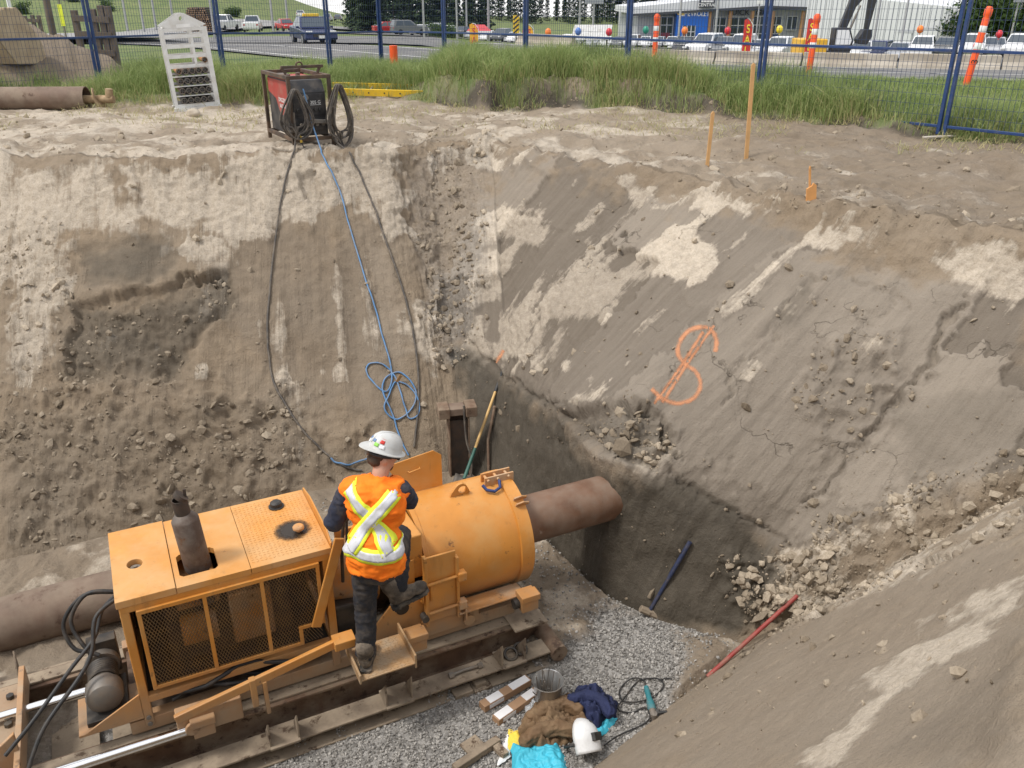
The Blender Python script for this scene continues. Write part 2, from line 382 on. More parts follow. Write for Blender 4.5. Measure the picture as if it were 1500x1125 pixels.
# ground rows out from the rim
NG = 150
gs = np.concatenate([np.linspace(0, 5.2, 84), 5.2 + np.cumsum(.07 * 1.115 ** np.arange(1, NG - 83))]); gs = gs / gs[-1] * 900 if False else gs
cen = np.array([-3.0, 6.2]); ang = np.unwrap(np.arctan2(Rc[:, 1] - cen[1], Rc[:, 0] - cen[0]))
dirs = np.stack([np.cos(ang), np.sin(ang)], 1); dirs = smooth_loop(dirs, 60)
GXY = Rc[:, None, :2] + dirs[:, None] * gs[None, :, None]
GZ = G(GXY[..., 0], GXY[..., 1]); near_r = sstep(.0, .55, gs)[None]
GZ = np.where(GXY[..., 1] < 2.5, GZ * .3, GZ)
GRD = np.concatenate([GXY, GZ[..., None]], -1)
GRD[..., 2] = Rc[:, None, 2] * (1 - near_r) + GRD[..., 2] * near_r
# masks given in photo pixels and carried onto the surface
ALL = np.concatenate([WALL, GRD[:, 1:]], 1)      # one sheet for relief and masks, split afterwards
nW = NT_
# soften the rim
for _ in range(14): ALL[:, nW - 14:nW + 14] = .25 * ALL[:, nW - 15:nW + 13] + .5 * ALL[:, nW - 14:nW + 14] + .25 * ALL[:, nW - 13:nW + 15]
def normals(A):
    du = np.roll(A, -1, 0) - np.roll(A, 1, 0); dv = np.empty_like(A); dv[:, 1:-1] = A[:, 2:] - A[:, :-2]; dv[:, 0] = A[:, 1] - A[:, 0]; dv[:, -1] = A[:, -1] - A[:, -2]
    n = np.cross(du, dv); n /= np.linalg.norm(n, axis=-1, keepdims=True) + 1e-12
    return n * np.sign(n[..., 2:3] + 1e-9)
NRM = normals(ALL); PX, PY = proj(ALL)
front = (ALL[..., 1] > 1.0)
wn = fbm(ALL, 2.2, 5, 41) ; wn2 = fbm(ALL, 9, 4, 51)
def mask(polys, soft=10, amp=26):
    m = np.zeros(PX.shape)
    for p in polys:
        w = 1.0
        if isinstance(p, tuple): w, p = p
        xs = [a for a, b in p]; ys = [b for a, b in p]
        sel = front & (PX > min(xs) - 60) & (PX < max(xs) + 60) & (PY > min(ys) - 60) & (PY < max(ys) + 60)
        if not sel.any(): continue
        sd = poly_sd(PX[sel], PY[sel], p) + wn[sel] * amp + wn2[sel] * amp * .45
        m[sel] = np.maximum(m[sel], w * sstep(-soft, soft, sd))
    return m
sidx = np.repeat(np.arange(NC)[:, None], ALL.shape[1], 1); tidx = np.repeat(np.arange(ALL.shape[1])[None], NC, 0)
slen = np.concatenate([[0], np.cumsum(np.linalg.norm(np.diff((Rc + Fc) / 2, axis=0), axis=1))])
US = np.stack([slen[sidx], tidx * .025, np.zeros(PX.shape)], -1)       # along / up the slope, in metres
rw_ = (sidx >= sum(NS[:7])) & (sidx < sum(NS[:13]))                     # right wall: parallel scrape direction measured on its plane
US[..., 0] = np.where(rw_, 30 + ALL @ np.array([.585, -.805, -.09]), US[..., 0]); US[..., 1] = np.where(rw_, ALL @ np.array([.59, .345, .73]), US[..., 1])
streak = fbm(US * np.array([1, .10, 1]), 5.5, 4, 61)                   # bucket drag marks down the slope
PALE = mask([
    [(160, 235), (300, 245), (575, 222), (604, 290), (588, 318), (420, 318), (330, 338), (240, 345), (215, 300)],
    (.75, [(0, 236), (150, 238), (215, 330), (110, 350), (105, 430), (85, 545), (30, 590), (0, 560)]),
    [(590, 225), (628, 208), (612, 262), (588, 250)], [(690, 213), (738, 215), (735, 252), (700, 245)],
    [(735, 312), (790, 300), (805, 350), (752, 372)], [(832, 385), (862, 345), (900, 425), (868, 468), (812, 478), (785, 535), (748, 520), (770, 480)],
    [(955, 365), (990, 322), (1058, 365), (1040, 395), (992, 425), (960, 400)], [(845, 590), (890, 548), (888, 592)], [(905, 270), (1100, 300), (1090, 312), (960, 300)],
    [(1338, 385), (1415, 345), (1500, 352), (1500, 412), (1385, 418)], [(1190, 350), (1250, 322), (1300, 362), (1220, 382)],
    [(1060, 842), (1110, 798), (1165, 805), (1240, 790), (1330, 730), (1345, 765), (1240, 812), (1195, 862), (1135, 905), (1085, 860)],
    [(1150, 1125), (1240, 1050), (1350, 940), (1500, 842), (1500, 892), (1400, 960), (1275, 1070), (1230, 1125)],
    (.85, [(1170, 885), (1300, 822), (1500, 722), (1500, 752), (1340, 838), (1190, 905)]),
    (.7, [(588, 470), (625, 480), (655, 590), (632, 604)]), (.6, [(425, 560), (470, 600), (450, 690), (415, 650)]),
    (.8, [(800, 480), (840, 470), (820, 520), (790, 530)]), (.6, [(690, 460), (720, 470), (700, 540), (680, 520)]),
    (.8, [(1255, 560), (1300, 550), (1310, 575), (1270, 585)]), (.7, [(960, 640), (1000, 668), (960, 700), (910, 690)])], 26, 20)
PALE = np.clip(PALE + .72 * sstep(.18, .62, wn * .7 + streak * .6) * (tidx < nW) * sstep(0, 1, (PY < 560)) * .8, 0, 1)
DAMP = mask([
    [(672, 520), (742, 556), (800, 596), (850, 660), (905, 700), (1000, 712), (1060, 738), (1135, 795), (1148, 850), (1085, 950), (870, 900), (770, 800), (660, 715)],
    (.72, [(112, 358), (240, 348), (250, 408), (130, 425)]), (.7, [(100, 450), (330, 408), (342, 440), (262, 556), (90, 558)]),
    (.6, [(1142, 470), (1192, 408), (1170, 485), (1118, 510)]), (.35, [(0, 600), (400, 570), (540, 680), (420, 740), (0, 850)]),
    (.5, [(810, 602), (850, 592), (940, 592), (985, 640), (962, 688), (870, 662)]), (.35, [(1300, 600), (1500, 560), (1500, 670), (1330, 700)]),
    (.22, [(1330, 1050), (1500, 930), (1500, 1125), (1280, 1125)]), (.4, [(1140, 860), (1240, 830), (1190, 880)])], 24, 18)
SMEAR = mask([
    (.95, [(720, 228), (900, 270), (1100, 320), (1320, 390), (1500, 430), (1500, 690), (1150, 830), (850, 660), (700, 530), (640, 430), (700, 330)]),
    (.35, [(880, 1125), (1030, 1000), (1190, 900), (1500, 760), (1500, 1125)]), (.30, [(320, 330), (560, 330), (610, 480), (600, 600), (420, 600), (350, 480)])], 20, 30)
ROUGH = mask([
    (.75, [(0, 560), (100, 440), (330, 415), (270, 556), (400, 570), (560, 640), (430, 740), (0, 860)]), (.6, [(605, 226), (708, 215), (705, 290), (684, 470), (652, 530), (630, 400)]),
    [(812, 604), (850, 596), (940, 598), (980, 640), (960, 686), (872, 660)],
    [(1060, 820), (1160, 795), (1300, 742), (1500, 668), (1500, 738), (1300, 828), (1180, 900), (1090, 905)], (.7, [(960, 250), (1500, 320), (1500, 372), (1180, 318)]),
    (.6, [(1180, 520), (1330, 470), (1330, 600), (1180, 720)]), (.5, [(0, 330), (110, 350), (100, 600), (0, 600)])], 14, 24)
RECESS = mask([[(812, 604), (850, 594), (940, 594), (984, 640), (962, 688), (872, 662)]], 5, 8) * .13
RECESS += mask([[(108, 440), (150, 425), (332, 406), (336, 440), (262, 560), (98, 562)]], 6, 12) * .12
RECESS += mask([[(112, 358), (240, 348), (250, 408), (130, 425)]], 6, 6) * .03
RECESS += mask([[(440, 262), (462, 255), (472, 288), (450, 292)]], 3, 5) * .10 + mask([[(195, 245), (215, 250), (228, 330), (212, 320)]], 4, 6) * .06
RECESS += mask([[(1105, 500), (1190, 405), (1200, 412), (1140, 505)]], 4, 4) * .035
groove = np.zeros(PX.shape)
for pts, w, dep in [
    ([(1420, 440), (1385, 490), (1345, 545), (1300, 600), (1265, 640)], 7, .08), ([(905, 592), (940, 600), (975, 618), (984, 650), (1000, 668)], 5, .09),
    ([(1265, 640), (1220, 700), (1190, 745)], 5, .05), ([(780, 460), (830, 400), (880, 330)], 4, .02), ([(1060, 590), (1100, 530), (1160, 445)], 4, .03),
    ([(985, 690), (1030, 720), (1100, 765), (1150, 800)], 5, .05), ([(700, 500), (745, 555), (800, 590), (850, 600)], 4, .05),
    ([(1180, 405), (1240, 410), (1330, 450)], 4, .03), ([(1130, 910), (1190, 905), (1300, 850), (1400, 810), (1500, 760)], 7, .08),
    ([(260, 412), (300, 404), (335, 412)], 6, .12), ([(575, 230), (600, 300), (640, 420), (660, 520)], 6, .03), ([(1010, 905), (1100, 935)], 4, .02),
    ([(890, 300), (850, 360), (800, 420)], 3, .02), ([(960, 600), (1010, 520), (1060, 450)], 3, .02), ([(1330, 380), (1280, 470), (1230, 540)], 3, .02)]:
    xs = [a for a, b in pts]; ys = [b for a, b in pts]
    sel = front & (PX > min(xs) - 40) & (PX < max(xs) + 40) & (PY > min(ys) - 40) & (PY < max(ys) + 40) & (tidx < nW)
    d = line_d(PX[sel] + 16 * wn[sel] + 6 * wn2[sel], PY[sel] + 10 * wn2[sel], pts)
    groove[sel] = np.maximum(groove[sel], dep * sstep(w, w * .15, d))
wallm = np.clip((tidx - 0) / 4.0, 0, 1) * sstep(nW + 26, nW - 6, tidx)
rimw = sstep(nW - 30, nW - 4, tidx) * sstep(nW + 40, nW + 5, tidx)
nearsl = (ALL[..., 1] < 5.75) & (ALL[..., 0] > .2) & (tidx < nW + 20)
wallm = wallm * np.where(nearsl, .40, 1.0)
disp = wallm * (.04 * fbm(ALL, .75, 3, 71) + .022 * fbm(ALL, 2.6, 4, 81) * (1 - .45 * SMEAR) + .022 * streak * np.where(nearsl, .3, .95 - .35 * SMEAR)
                + .012 * fbm(ALL, 14, 4, 91) * (1 - .6 * SMEAR) * (1 - .6 * DAMP) + ROUGH * (.055 * billow(ALL, 4.5, 4, 101) + .02 * fbm(ALL, 22, 3, 111)))
pu = np.floor(US[..., 0] * 1.05 + .10 * wn + .06 * wn2); pv = np.floor(US[..., 1] * .60 + .12 * wn + .08 * wn2 + _h(pu.astype(np.int64), 3, 7, 1) * 2)
PLATE = _h(pu.astype(np.int64), pv.astype(np.int64), 5, 2); PLATE = np.where(tidx < nW, .62 + (PLATE - .62) * np.clip(SMEAR + .3, 0, 1), .62)
PLATE = np.where(nearsl, .92 + (PLATE - .62) * .2, np.where(tidx >= nW, .84 - .34 * sstep(2.2, 4.5, ALL[..., 0]), PLATE))
terr = .075 * (np.where(nearsl | (tidx >= nW), .62, PLATE) - .62) * np.where(nearsl, .2, SMEAR) * (tidx < nW)      # flat bucket-wide plates, slightly stepped
disp = disp + terr + PALE * wallm * (.012 + .014 * billow(ALL, 16, 3, 151) + .012 * wn2) - (RECESS + groove) * (tidx < nW + 6) + rimw * (.05 * billow(ALL, 2.2, 4, 121))
disp = np.where(front, disp, disp * .3)
disp = disp + np.where(tidx >= nW + 4, ROUGH * .03 * billow(ALL, 6, 4, 131), 0)
ALL = ALL + NRM * disp[..., None]
# ground attributes
gy = ALL[..., 1] - sod_line(ALL[..., 0])
isg = tidx >= nW
GRASS = np.where(isg, sstep(-.05, .35, gy + .5 * wn), 0) * sstep(9, 10, ALL[..., 1])
heap = np.hypot((ALL[..., 0] + 12.3) / 3.9, (ALL[..., 1] - 20.8) / 2.6) < 1.02
GRASS = np.where(heap, 0, GRASS)
track = sstep(.5, .1, np.abs(gy + 3.4 + .3 * wn)) + sstep(.45, .1, np.abs(gy + 1.6 + .3 * wn))
PALE = np.where(isg, np.clip(PALE + .40 + .25 * track * sstep(4, 1, ALL[..., 0]) + .35 * wn + .15 * sstep(-2, -5, ALL[..., 0]) - .25 * sstep(2.5, 5, ALL[..., 0]), 0, .85) * (1 - GRASS), PALE)
PALE = np.where(heap, .10 + .2 * np.clip(wn, 0, 1), PALE); PLATE = np.where(heap & isg, .45, PLATE)
ledge_dark = np.where(isg, sstep(-.45, -.1, gy) * sstep(.25, .0, gy), 0)
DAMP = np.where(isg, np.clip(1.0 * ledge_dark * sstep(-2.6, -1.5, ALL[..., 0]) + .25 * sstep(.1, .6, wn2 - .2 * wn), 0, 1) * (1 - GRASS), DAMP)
SMEAR = np.where(isg, .25, SMEAR)
GRAV = np.where(isg, .10 * sstep(0, .5, wn), .22 * mask([[(590, 232), (720, 222), (715, 300), (685, 480), (650, 530), (620, 400)]], 12, 14))
UA = np.where(isg, ALL[..., 0] * .12, np.where(nearsl, tidx * .025 * .3, US[..., 0])); UB = np.where(isg, ALL[..., 1] * .8, np.where(nearsl, US[..., 0], US[..., 1]))
def grid_faces(nu, nv, wrap=True):
    i = np.arange(nu if wrap else nu - 1)[:, None]; j = np.arange(nv - 1)[None]
    a = i * nv + j; b = ((i + 1) % nu) * nv + j
    return np.stack([a, b, b + 1, a + 1], -1).reshape(-1, 4)[:, ::-1]
def sub(lo, hi):
    V = ALL[:, lo:hi].reshape(-1, 3); at = {k: m[:, lo:hi].ravel() for k, m in (('pale', PALE), ('damp', DAMP), ('smear', SMEAR), ('grass', GRASS), ('grav', GRAV), ('us', UA), ('ut', UB), ('plate', PLATE))}
    return V, grid_faces(NC, hi - lo), at
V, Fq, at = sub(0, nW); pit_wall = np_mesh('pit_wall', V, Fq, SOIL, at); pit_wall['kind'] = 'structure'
WALLV, WALLF = V, Fq
V, Fq, at = sub(nW - 1, ALL.shape[1]); ground = np_mesh('ground', V, Fq, SOIL, at); ground['kind'] = 'structure'
GRDV, GRDF = V, Fq
# ------------------------------------------------------------------ pit floor
NF = 90
edge = ALL[:, 0]; ctr = np.stack([np.clip(edge[:, 0], -8.5, .9), np.interp(edge[:, 0], [-9, -5, 2], [4.6, 5.2, 5.75]), np.full(NC, FLOORZ)], 1)
fr = np.linspace(0, 1, NF)[None, :, None]
FL = ctr[:, None] * fr + edge[:, None] * (1 - fr)
FL[:, 1:, 2] = FLOORZ + (.018 * fbm(FL[:, 1:], 2.2, 4, 141) + .012 * fbm(FL[:, 1:], 12, 3, 142))
fx, fy = proj(FL)
brown = sstep(-14, 22, poly_sd(fx, fy, [(720, 720), (880, 760), (970, 860), (955, 900), (890, 912), (842, 945), (795, 985), (735, 880)]) + 30 * fbm(FL, 3.5, 4, 143))
brown = np.maximum(brown, sstep(-20, 30, poly_sd(fx, fy, [(985, 925), (1100, 900), (1120, 960), (1030, 1010), (960, 1060), (1010, 985)]) + 24 * fbm(FL, 3.5, 4, 144)))
brown = np.maximum(brown, sstep(-3.2, -3.9, FL[..., 0] - .2 * FL[..., 1] + .8))
brown = np.maximum(brown, sstep(.1, .6, (FL[..., 1] - 6.39) * .899 - (FL[..., 0] - .037) * .438 + .3 * fbm(FL, 2, 3, 149)))
FL[..., 2] += .07 * brown * (1 + .6 * fbm(FL, 4, 4, 145)) * np.minimum(1, np.linspace(0, 12, NF))[None]
fat = {'pale': (.25 + .35 * sstep(.0, .6, fbm(FL, 2, 4, 146))) * brown, 'damp': .10 * brown * sstep(-.2, .5, fbm(FL, 1.5, 4, 147)), 'smear': brown * .3, 'grass': brown * 0, 'grav': 1 - brown, 'us': FL[..., 0] * .15, 'ut': FL[..., 1], 'plate': brown * 0 + .62}
FLV = FL.reshape(-1, 3); FLF = grid_faces(NC, NF)[:, ::-1]
pit_floor = np_mesh('pit_floor', FLV, FLF, SOIL, {k: v.ravel() for k, v in fat.items()}); pit_floor['kind'] = 'structure'
# ------------------------------------------------------------------ ray casting onto the terrain
_off1 = len(WALLV); _off2 = _off1 + len(GRDV)
BVH = BVHTree.FromPolygons(np.concatenate([WALLV, GRDV, FLV]).tolist(), np.concatenate([WALLF, GRDF + _off1, FLF + _off2]).tolist())
def hit(x, y):
    h, n, i, d = BVH.ray_cast(Vector(CAM), Vector(ray(x, y)).normalized())
    if h is None: h = Vector(onz(x, y, 0)); n = Vector((0, 0, 1))
    if n.z < 0: n = -n
    return h, n
def gz(x, y):
    h, n, i, d = BVH.ray_cast(Vector((x, y, 40)), Vector((0, 0, -1)))
    return h.z if h is not None else float(G(x, y))
# ------------------------------------------------------------------ loose clods and gravel
def rock_set(name, P, S, mat, seed, squash=.7, tone=None, nv=None):
    rng = np.random.default_rng(seed); n = len(P)
    ROT = None
    g = (1 + 5 ** .5) / 2
    ico = np.array([(-1, g, 0), (1, g, 0), (-1, -g, 0), (1, -g, 0), (0, -1, g), (0, 1, g), (0, -1, -g), (0, 1, -g), (g, 0, -1), (g, 0, 1), (-g, 0, -1), (-g, 0, 1)]) / 1.9
    fc = np.array([(0, 11, 5), (0, 5, 1), (0, 1, 7), (0, 7, 10), (0, 10, 11), (1, 5, 9), (5, 11, 4), (11, 10, 2), (10, 7, 6), (7, 1, 8), (3, 9, 4), (3, 4, 2), (3, 2, 6), (3, 6, 8), (3, 8, 9), (4, 9, 5), (2, 4, 11), (6, 2, 10), (8, 6, 7), (9, 8, 1)])
    V = ico[None] * (1 + rng.uniform(-.35, .3, (n, 12, 3))); V = V * rng.uniform(.55, 1.3, (n, 1, 3)) * np.array([1, 1, squash])
    q = rng.normal(0, 1, (n, 4)); q /= np.linalg.norm(q, axis=1, keepdims=True); w, x, y, z = q.T
    Rm = np.stack([1 - 2 * (y * y + z * z), 2 * (x * y - z * w), 2 * (x * z + y * w), 2 * (x * y + z * w), 1 - 2 * (x * x + z * z), 2 * (y * z - x * w), 2 * (x * z - y * w), 2 * (y * z + x * w), 1 - 2 * (x * x + y * y)], 1).reshape(n, 3, 3)
    V = np.einsum('nij,nkj->nki', Rm, V)
    V = V * S[:, None, None] + P[:, None]
    Fv = (fc[None] + 12 * np.arange(n)[:, None, None]).reshape(-1, 3)
    tn = np.repeat(rng.uniform(0, 1, n) if tone is None else tone, 12)
    return np_mesh(name, V.reshape(-1, 3), Fv, mat, {'tone': tn}, smooth=False)
def tone_mat(name, c0, c1, rough=.95):
    t = NT(name); c = t.mix(t.attr('tone'), c0, c1); n = t.noise(60, 5, .65); c = t.mix(t.math('MULTIPLY', t.ramp(n, .4, .65), .35), c, tuple(x * .6 for x in c0))
    t.col(c); t.set(rough, spec=.2); t.bump(n, .5, .01); return t.m
MCLOD = tone_mat('soil_clod', (.155, .120, .082), (.46, .385, .29)); MGRAV = tone_mat('crushed_stone', (.15, .140, .125), (.50, .475, .435), .85)
cellp = ROUGH ** 1.5 * (.35 + .65 * sstep(-.2, .5, wn)) * (tidx < nW) + .02 * (tidx < nW) * (PY < 1100) + np.where(isg & (gs[np.clip(tidx - nW + 1, 0, NG - 1)] < 6) & (GRASS < .3), .12 + .2 * ROUGH + .3 * ledge_dark, 0)
cellp = cellp * front * (PX > -60) * (PX < 1560)
flat = cellp.ravel(); flat = flat / flat.sum(); NCL = 10000; pick = RNG.choice(len(flat), NCL, p=flat)
pp_ = ALL.reshape(-1, 3)[pick] + RNG.normal(0, .010, (NCL, 3)); ss = .004 + .010 * RNG.random(NCL) + .055 * RNG.random(NCL) ** 10
clods = rock_set('soil_clods', pp_, ss, MCLOD, 3, tone=np.clip(.15 + .5 * PALE.ravel()[pick] + .55 * RNG.random(NCL) * (1 - .7 * DAMP.ravel()[pick]), 0, 1)); clods['kind'] = 'stuff'
tag(clods, 'loose crumbs and clods of dry soil on the pit walls', 'soil')
big_p = np.where(tidx < nW, mask([[(0, 600), (100, 560), (330, 590), (470, 600), (540, 680), (420, 740), (0, 850)], [(60, 440), (130, 430), (110, 560), (60, 540)], [(1060, 830), (1160, 795), (1310, 730), (1345, 765), (1200, 880), (1090, 900)], [(640, 380), (700, 380), (690, 500), (650, 530)], [(830, 590), (940, 592), (985, 650), (900, 680)]], 8, 20), 0) * front
bf = big_p.ravel() / big_p.sum(); NB = 130; pk = RNG.choice(len(bf), NB, p=bf); chunks = rock_set('soil_chunks', ALL.reshape(-1, 3)[pk] + RNG.normal(0, .01, (NB, 3)), .022 + .075 * RNG.random(NB) ** 3, MCLOD, 8, .55, tone=np.clip(.15 + .4 * PALE.ravel()[pk] + .35 * RNG.random(NB), 0, 1)); chunks['kind'] = 'stuff'
tag(chunks, 'larger broken chunks of dried soil heaped at the foot of the walls', 'soil')
wgt = ((1 - brown) * .9 + .09).ravel() * (fx.ravel() > 350) * (fy.ravel() > 740)
area = np.linalg.norm(edge - ctr, axis=1)[:, None].repeat(NF, 1) * np.linalg.norm(np.roll(FL, -1, 0) - FL, axis=-1); wgt = wgt * area.ravel(); wgt /= wgt.sum()
NGR = 24000; pick = RNG.choice(len(wgt), NGR, p=wgt)
pp_ = FLV[pick] + np.concatenate([RNG.normal(0, .025, (NGR, 2)), RNG.uniform(.0, .008, (NGR, 1))], 1)
gravel = rock_set('gravel', pp_, .006 + .009 * RNG.random(NGR), MGRAV, 5, .75); gravel['kind'] = 'stuff'
tag(gravel, 'crushed grey gravel covering the pit floor', 'gravel')
# ------------------------------------------------------------------ grass
def blades(name, P, Hh, Wd, lean, tone, mat, seed):
    rng = np.random.default_rng(seed); n = len(P)
    a = rng.uniform(0, 6.283, n); side = np.stack([np.cos(a), np.sin(a), np.zeros(n)], 1); b = rng.uniform(0, 6.283, n)
    ld = np.stack([np.cos(b), np.sin(b), np.zeros(n)], 1) * (lean * Hh)[:, None]; up = np.array([0, 0, 1.])
    m = P + up * (Hh * .55)[:, None] + ld * .30; tp = P + up * (Hh * (1 - .35 * lean))[:, None] + ld
    w = side * Wd[:, None] * .5
    V = np.stack([P - w, P + w, m + w * .75, m - w * .75, tp], 1)
    Fv = np.array([(0, 1, 2), (0, 2, 3), (3, 2, 4)])[None] + 5 * np.arange(n)[:, None, None]
    return np_mesh(name, V.reshape(-1, 3), Fv.reshape(-1, 3), mat, {'tone': np.repeat(tone, 5), 'tip': np.tile([0, 0, .6, .6, 1], n)}, smooth=False)
def grass_mat(name):
    t = NT(name); tone = t.attr('tone'); q = t.n('ValToRGB'); e = q.color_ramp.elements
    e[0].position = 0; e[0].color = (.10, .165, .045, 1); e[1].position = 1; e[1].color = (.46, .37, .20, 1)
    for p, c in ((.42, (.21, .295, .085, 1)), (.68, (.34, .39, .15, 1)), (.84, (.33, .31, .14, 1))): k = e.new(p); k.color = c
    t.lk(tone, q.inputs[0]); c = t.mix(t.math('MULTIPLY', t.attr('tip'), .35), q.outputs[0], (.38, .41, .18))
    t.col(c); t.set(.6, spec=.25)
    tr = t.n('BsdfTranslucent'); t.lk(c, tr.inputs['Color']); ms = t.n('MixShader'); ms.inputs[0].default_value = .3
    out = [n for n in t.t.nodes if n.type == 'OUTPUT_MATERIAL'][0]
    t.lk(t.b.outputs[0], ms.inputs[1]); t.lk(tr.outputs[0], ms.inputs[2]); t.lk(ms.outputs[0], out.inputs[0]); return t.m
MGRASS = grass_mat('grass')
n0 = 420000
gx_ = RNG.uniform(-17, 17, n0); gd = RNG.random(n0) ** 1.7 * 16 - .25; gy_ = sod_line(gx_) + gd
P3 = np.stack([gx_, gy_, np.zeros(n0)], 1); cl = fbm(P3, 1.1, 4, 201); cl2 = fbm(P3, .35, 2, 202)
vis = np.abs(gx_) < gy_ * .66 + 1
kerb_near = far_kerb(gx_) - 8.2
inheap = np.hypot((gx_ + 12.3) / 3.9, (gy_ - 20.8) / 2.6) < .98
keep = vis & (RNG.random(n0) < np.clip(.62 + .55 * cl, .08, 1) * sstep(-.3, .5, gd)) & (gy_ < kerb_near) & ~inheap
gx_, gy_, gd, cl, cl2 = gx_[keep], gy_[keep], gd[keep], cl[keep], cl2[keep]; n = len(gx_)
print('grass blades', n)
Pz = np.stack([gx_, gy_, G(gx_, gy_) - .01], 1)
Hh = (.33 + .30 * RNG.random(n) + .30 * np.clip(cl, -1, 1) + .12 * sstep(.5, 3, gd) * RNG.random(n)) * (.5 + .5 * sstep(-.1, .6, gd)); Hh = np.clip(Hh, .07, 1.0)
Hh *= (1 - .35 * sstep(5, 8, gx_)) * (1 - .55 * sstep(2.5, 6.5, gd))
tone = np.clip(.40 + .22 * RNG.normal(0, 1, n) * .8 + .18 * cl2 + .35 * sstep(.7, 0, gd) * RNG.random(n), 0, 1)
gr = blades('grass', Pz, Hh, .007 + .008 * RNG.random(n), .15 + .75 * RNG.random(n) ** 1.5, tone, MGRASS, 9); gr['kind'] = 'stuff'
tag(gr, 'tall uncut green grass between the pit and the road', 'grass')
n = 9000
sx_ = RNG.uniform(-13, 8, n); so = RNG.random(n) ** 1.6 * 4.2; sy_ = sod_line(sx_) - so + .2
kp = (sy_ > 11.9 - .45 * np.clip(sx_, 0, 9)) & (fbm(np.stack([sx_, sy_, sx_ * 0], 1), .8, 3, 205) + .5 * sstep(1.5, 0, so) + .3 * sstep(-2, -6, sx_) > .15); sx_, sy_ = sx_[kp], sy_[kp]; n = len(sx_)
st = blades('dry_straw', np.stack([sx_, sy_, G(sx_, sy_) + .012], 1), .05 + .12 * RNG.random(n), .006 + .006 * RNG.random(n), .9 + 1.2 * RNG.random(n), .78 + .22 * RNG.random(n), MGRASS, 10); st['kind'] = 'stuff'
tag(st, 'dry straw and cut grass strewn over the bare dirt', 'straw')
# ------------------------------------------------------------------ shared materials
DUST = (.40, .32, .225)
M_OR = plain('orange_paint', (.56, .232, .040), .45, 0, .07, (.55, .30, .10), .40, 3.2, .12, 30, rust=(.16, .075, .03), rust_amt=.16, mud=(.45, .85, .5))
M_ORW = plain('worn_orange_paint', (.58, .24, .045), .5, 0, .12, DUST, .6, 4.0, .25, 30, rust=(.13, .065, .03), rust_amt=.35, mud=(.35, .8, .5))
M_ORDUST = plain('dusty_orange_paint', (.58, .262, .060), .55, 0, .08, (.58, .36, .17), .45, 2.2, .15, 60, rust=(.2, .1, .04), rust_amt=.12, mud=(.1, .2, .1))
M_STEP = plain('worn_step_plate', (.40, .24, .11), .6, .1, .15, (.36, .28, .19), .6, 7, .2, 40)
M_RUST = plain('rusty_steel', (.13, .075, .045), .75, .1, .3, (.28, .215, .15), .55, 3.5, .5, 25, rust=(.075, .045, .03), rust_amt=.5)
M_MUDST = plain('muddy_steel', (.20, .155, .11), .85, 0, .2, (.33, .265, .19), .7, 4, .6, 30, rust=(.085, .055, .035), rust_amt=.45)
M_PIPE = plain('casing_steel', (.165, .085, .048), .6, .15, .25, (.24, .185, .14), .45, 2.6, .3, 18, rust=(.33, .27, .22), rust_amt=.10, scratch=True)
M_PIPE2 = plain('weathered_casing_steel', (.15, .098, .068), .7, .05, .2, (.27, .215, .16), .5, 2.0, .35, 18, rust=(.10, .06, .04), rust_amt=.3)
M_DKST = plain('dark_steel', (.055, .050, .045), .5, .5, .2, (.17, .14, .105), .4, 6, .3, 30)
M_GREY = plain('grey_cast_metal', (.20, .185, .165), .55, .5, .15, (.25, .2, .15), .5, 7, .3, 30)
M_BLACK = plain('black_rubber', (.022, .022, .022), .55, 0, .2, (.11, .09, .07), .25, 12, .2, 60)
M_DARKIN = plain('dark_interior', (.035, .025, .016), .9, 0, .3)  # near-black for the housing inside; paints the shade in hole and doorway
M_CHROME = NT('chrome_rod'); M_CHROME.col((.80, .80, .80)); M_CHROME.set(.12, 1.0); M_CHROME = M_CHROME.m
M_EXH = plain('exhaust_steel', (.20, .17, .145), .6, .5, .2, (.10, .06, .04), .55, 5, .3, 25, rust=(.16, .08, .04), rust_amt=.35)
M_SOOT = plain('sooty_steel', (.05, .04, .032), .8, .2, .3, (.12, .075, .05), .4, 8, .5, 30)
M_SCREEN = plain('screen_steel', (.25, .145, .055), .6, .2, .25, (.12, .08, .05), .5, 8, .2)
# ------------------------------------------------------------------ boring machine frame of reference
MROT = math.atan2(.438, .899); MO = Vector((.037, 6.39, FLOORZ))
MM = Matrix.Translation(MO) @ Matrix.Rotation(MROT, 4, 'Z')
def part(mb, name, mat, parent, smooth=None, bevel=0): return mb.build(name, mat, parent, smooth, bevel)
# track the machine slides on
tr = thing('track_frame', 'muddy steel track frame with rails under the orange boring machine', 'track', MO, (0, 0, MROT))
def ibeam(mb, x0, x1, y, z0, w, h, tf=.025, tw=.03):
    mb.b2((x0, y - w / 2, z0), (x1, y + w / 2, z0 + tf)); mb.b2((x0, y - w / 2, z0 + h - tf), (x1, y + w / 2, z0 + h)); mb.b2((x0 + .002, y - tw / 2, z0 + tf), (x1 - .002, y + tw / 2, z0 + h - tf))
for s in (-1, 1):
    mb = MB(); mb.b2((-5.6, s * .76 - .085, 0), (-.08, s * .76 + .085, .018)); mb.b2((-5.6, s * .66 - .012, .018), (-.08, s * .66 + .012, .13)); mb.b2((-5.6, s * .74 - .09, .13), (-.08, s * .74 + .09, .15))
    part(mb, 'base_channel', M_MUDST, tr, bevel=.005)
    mb = MB(); ibeam(mb, -5.6, -.03, s * .50, .015, .19, .30); part(mb, 'rail', M_RUST, tr, bevel=.005)
    mb = MB(); mb.b2((-5.6, s * .50 - .06, .318), (-.05, s * .50 + .06, .338)); part(mb, 'wear_strip', M_MUDST, tr, bevel=.004)
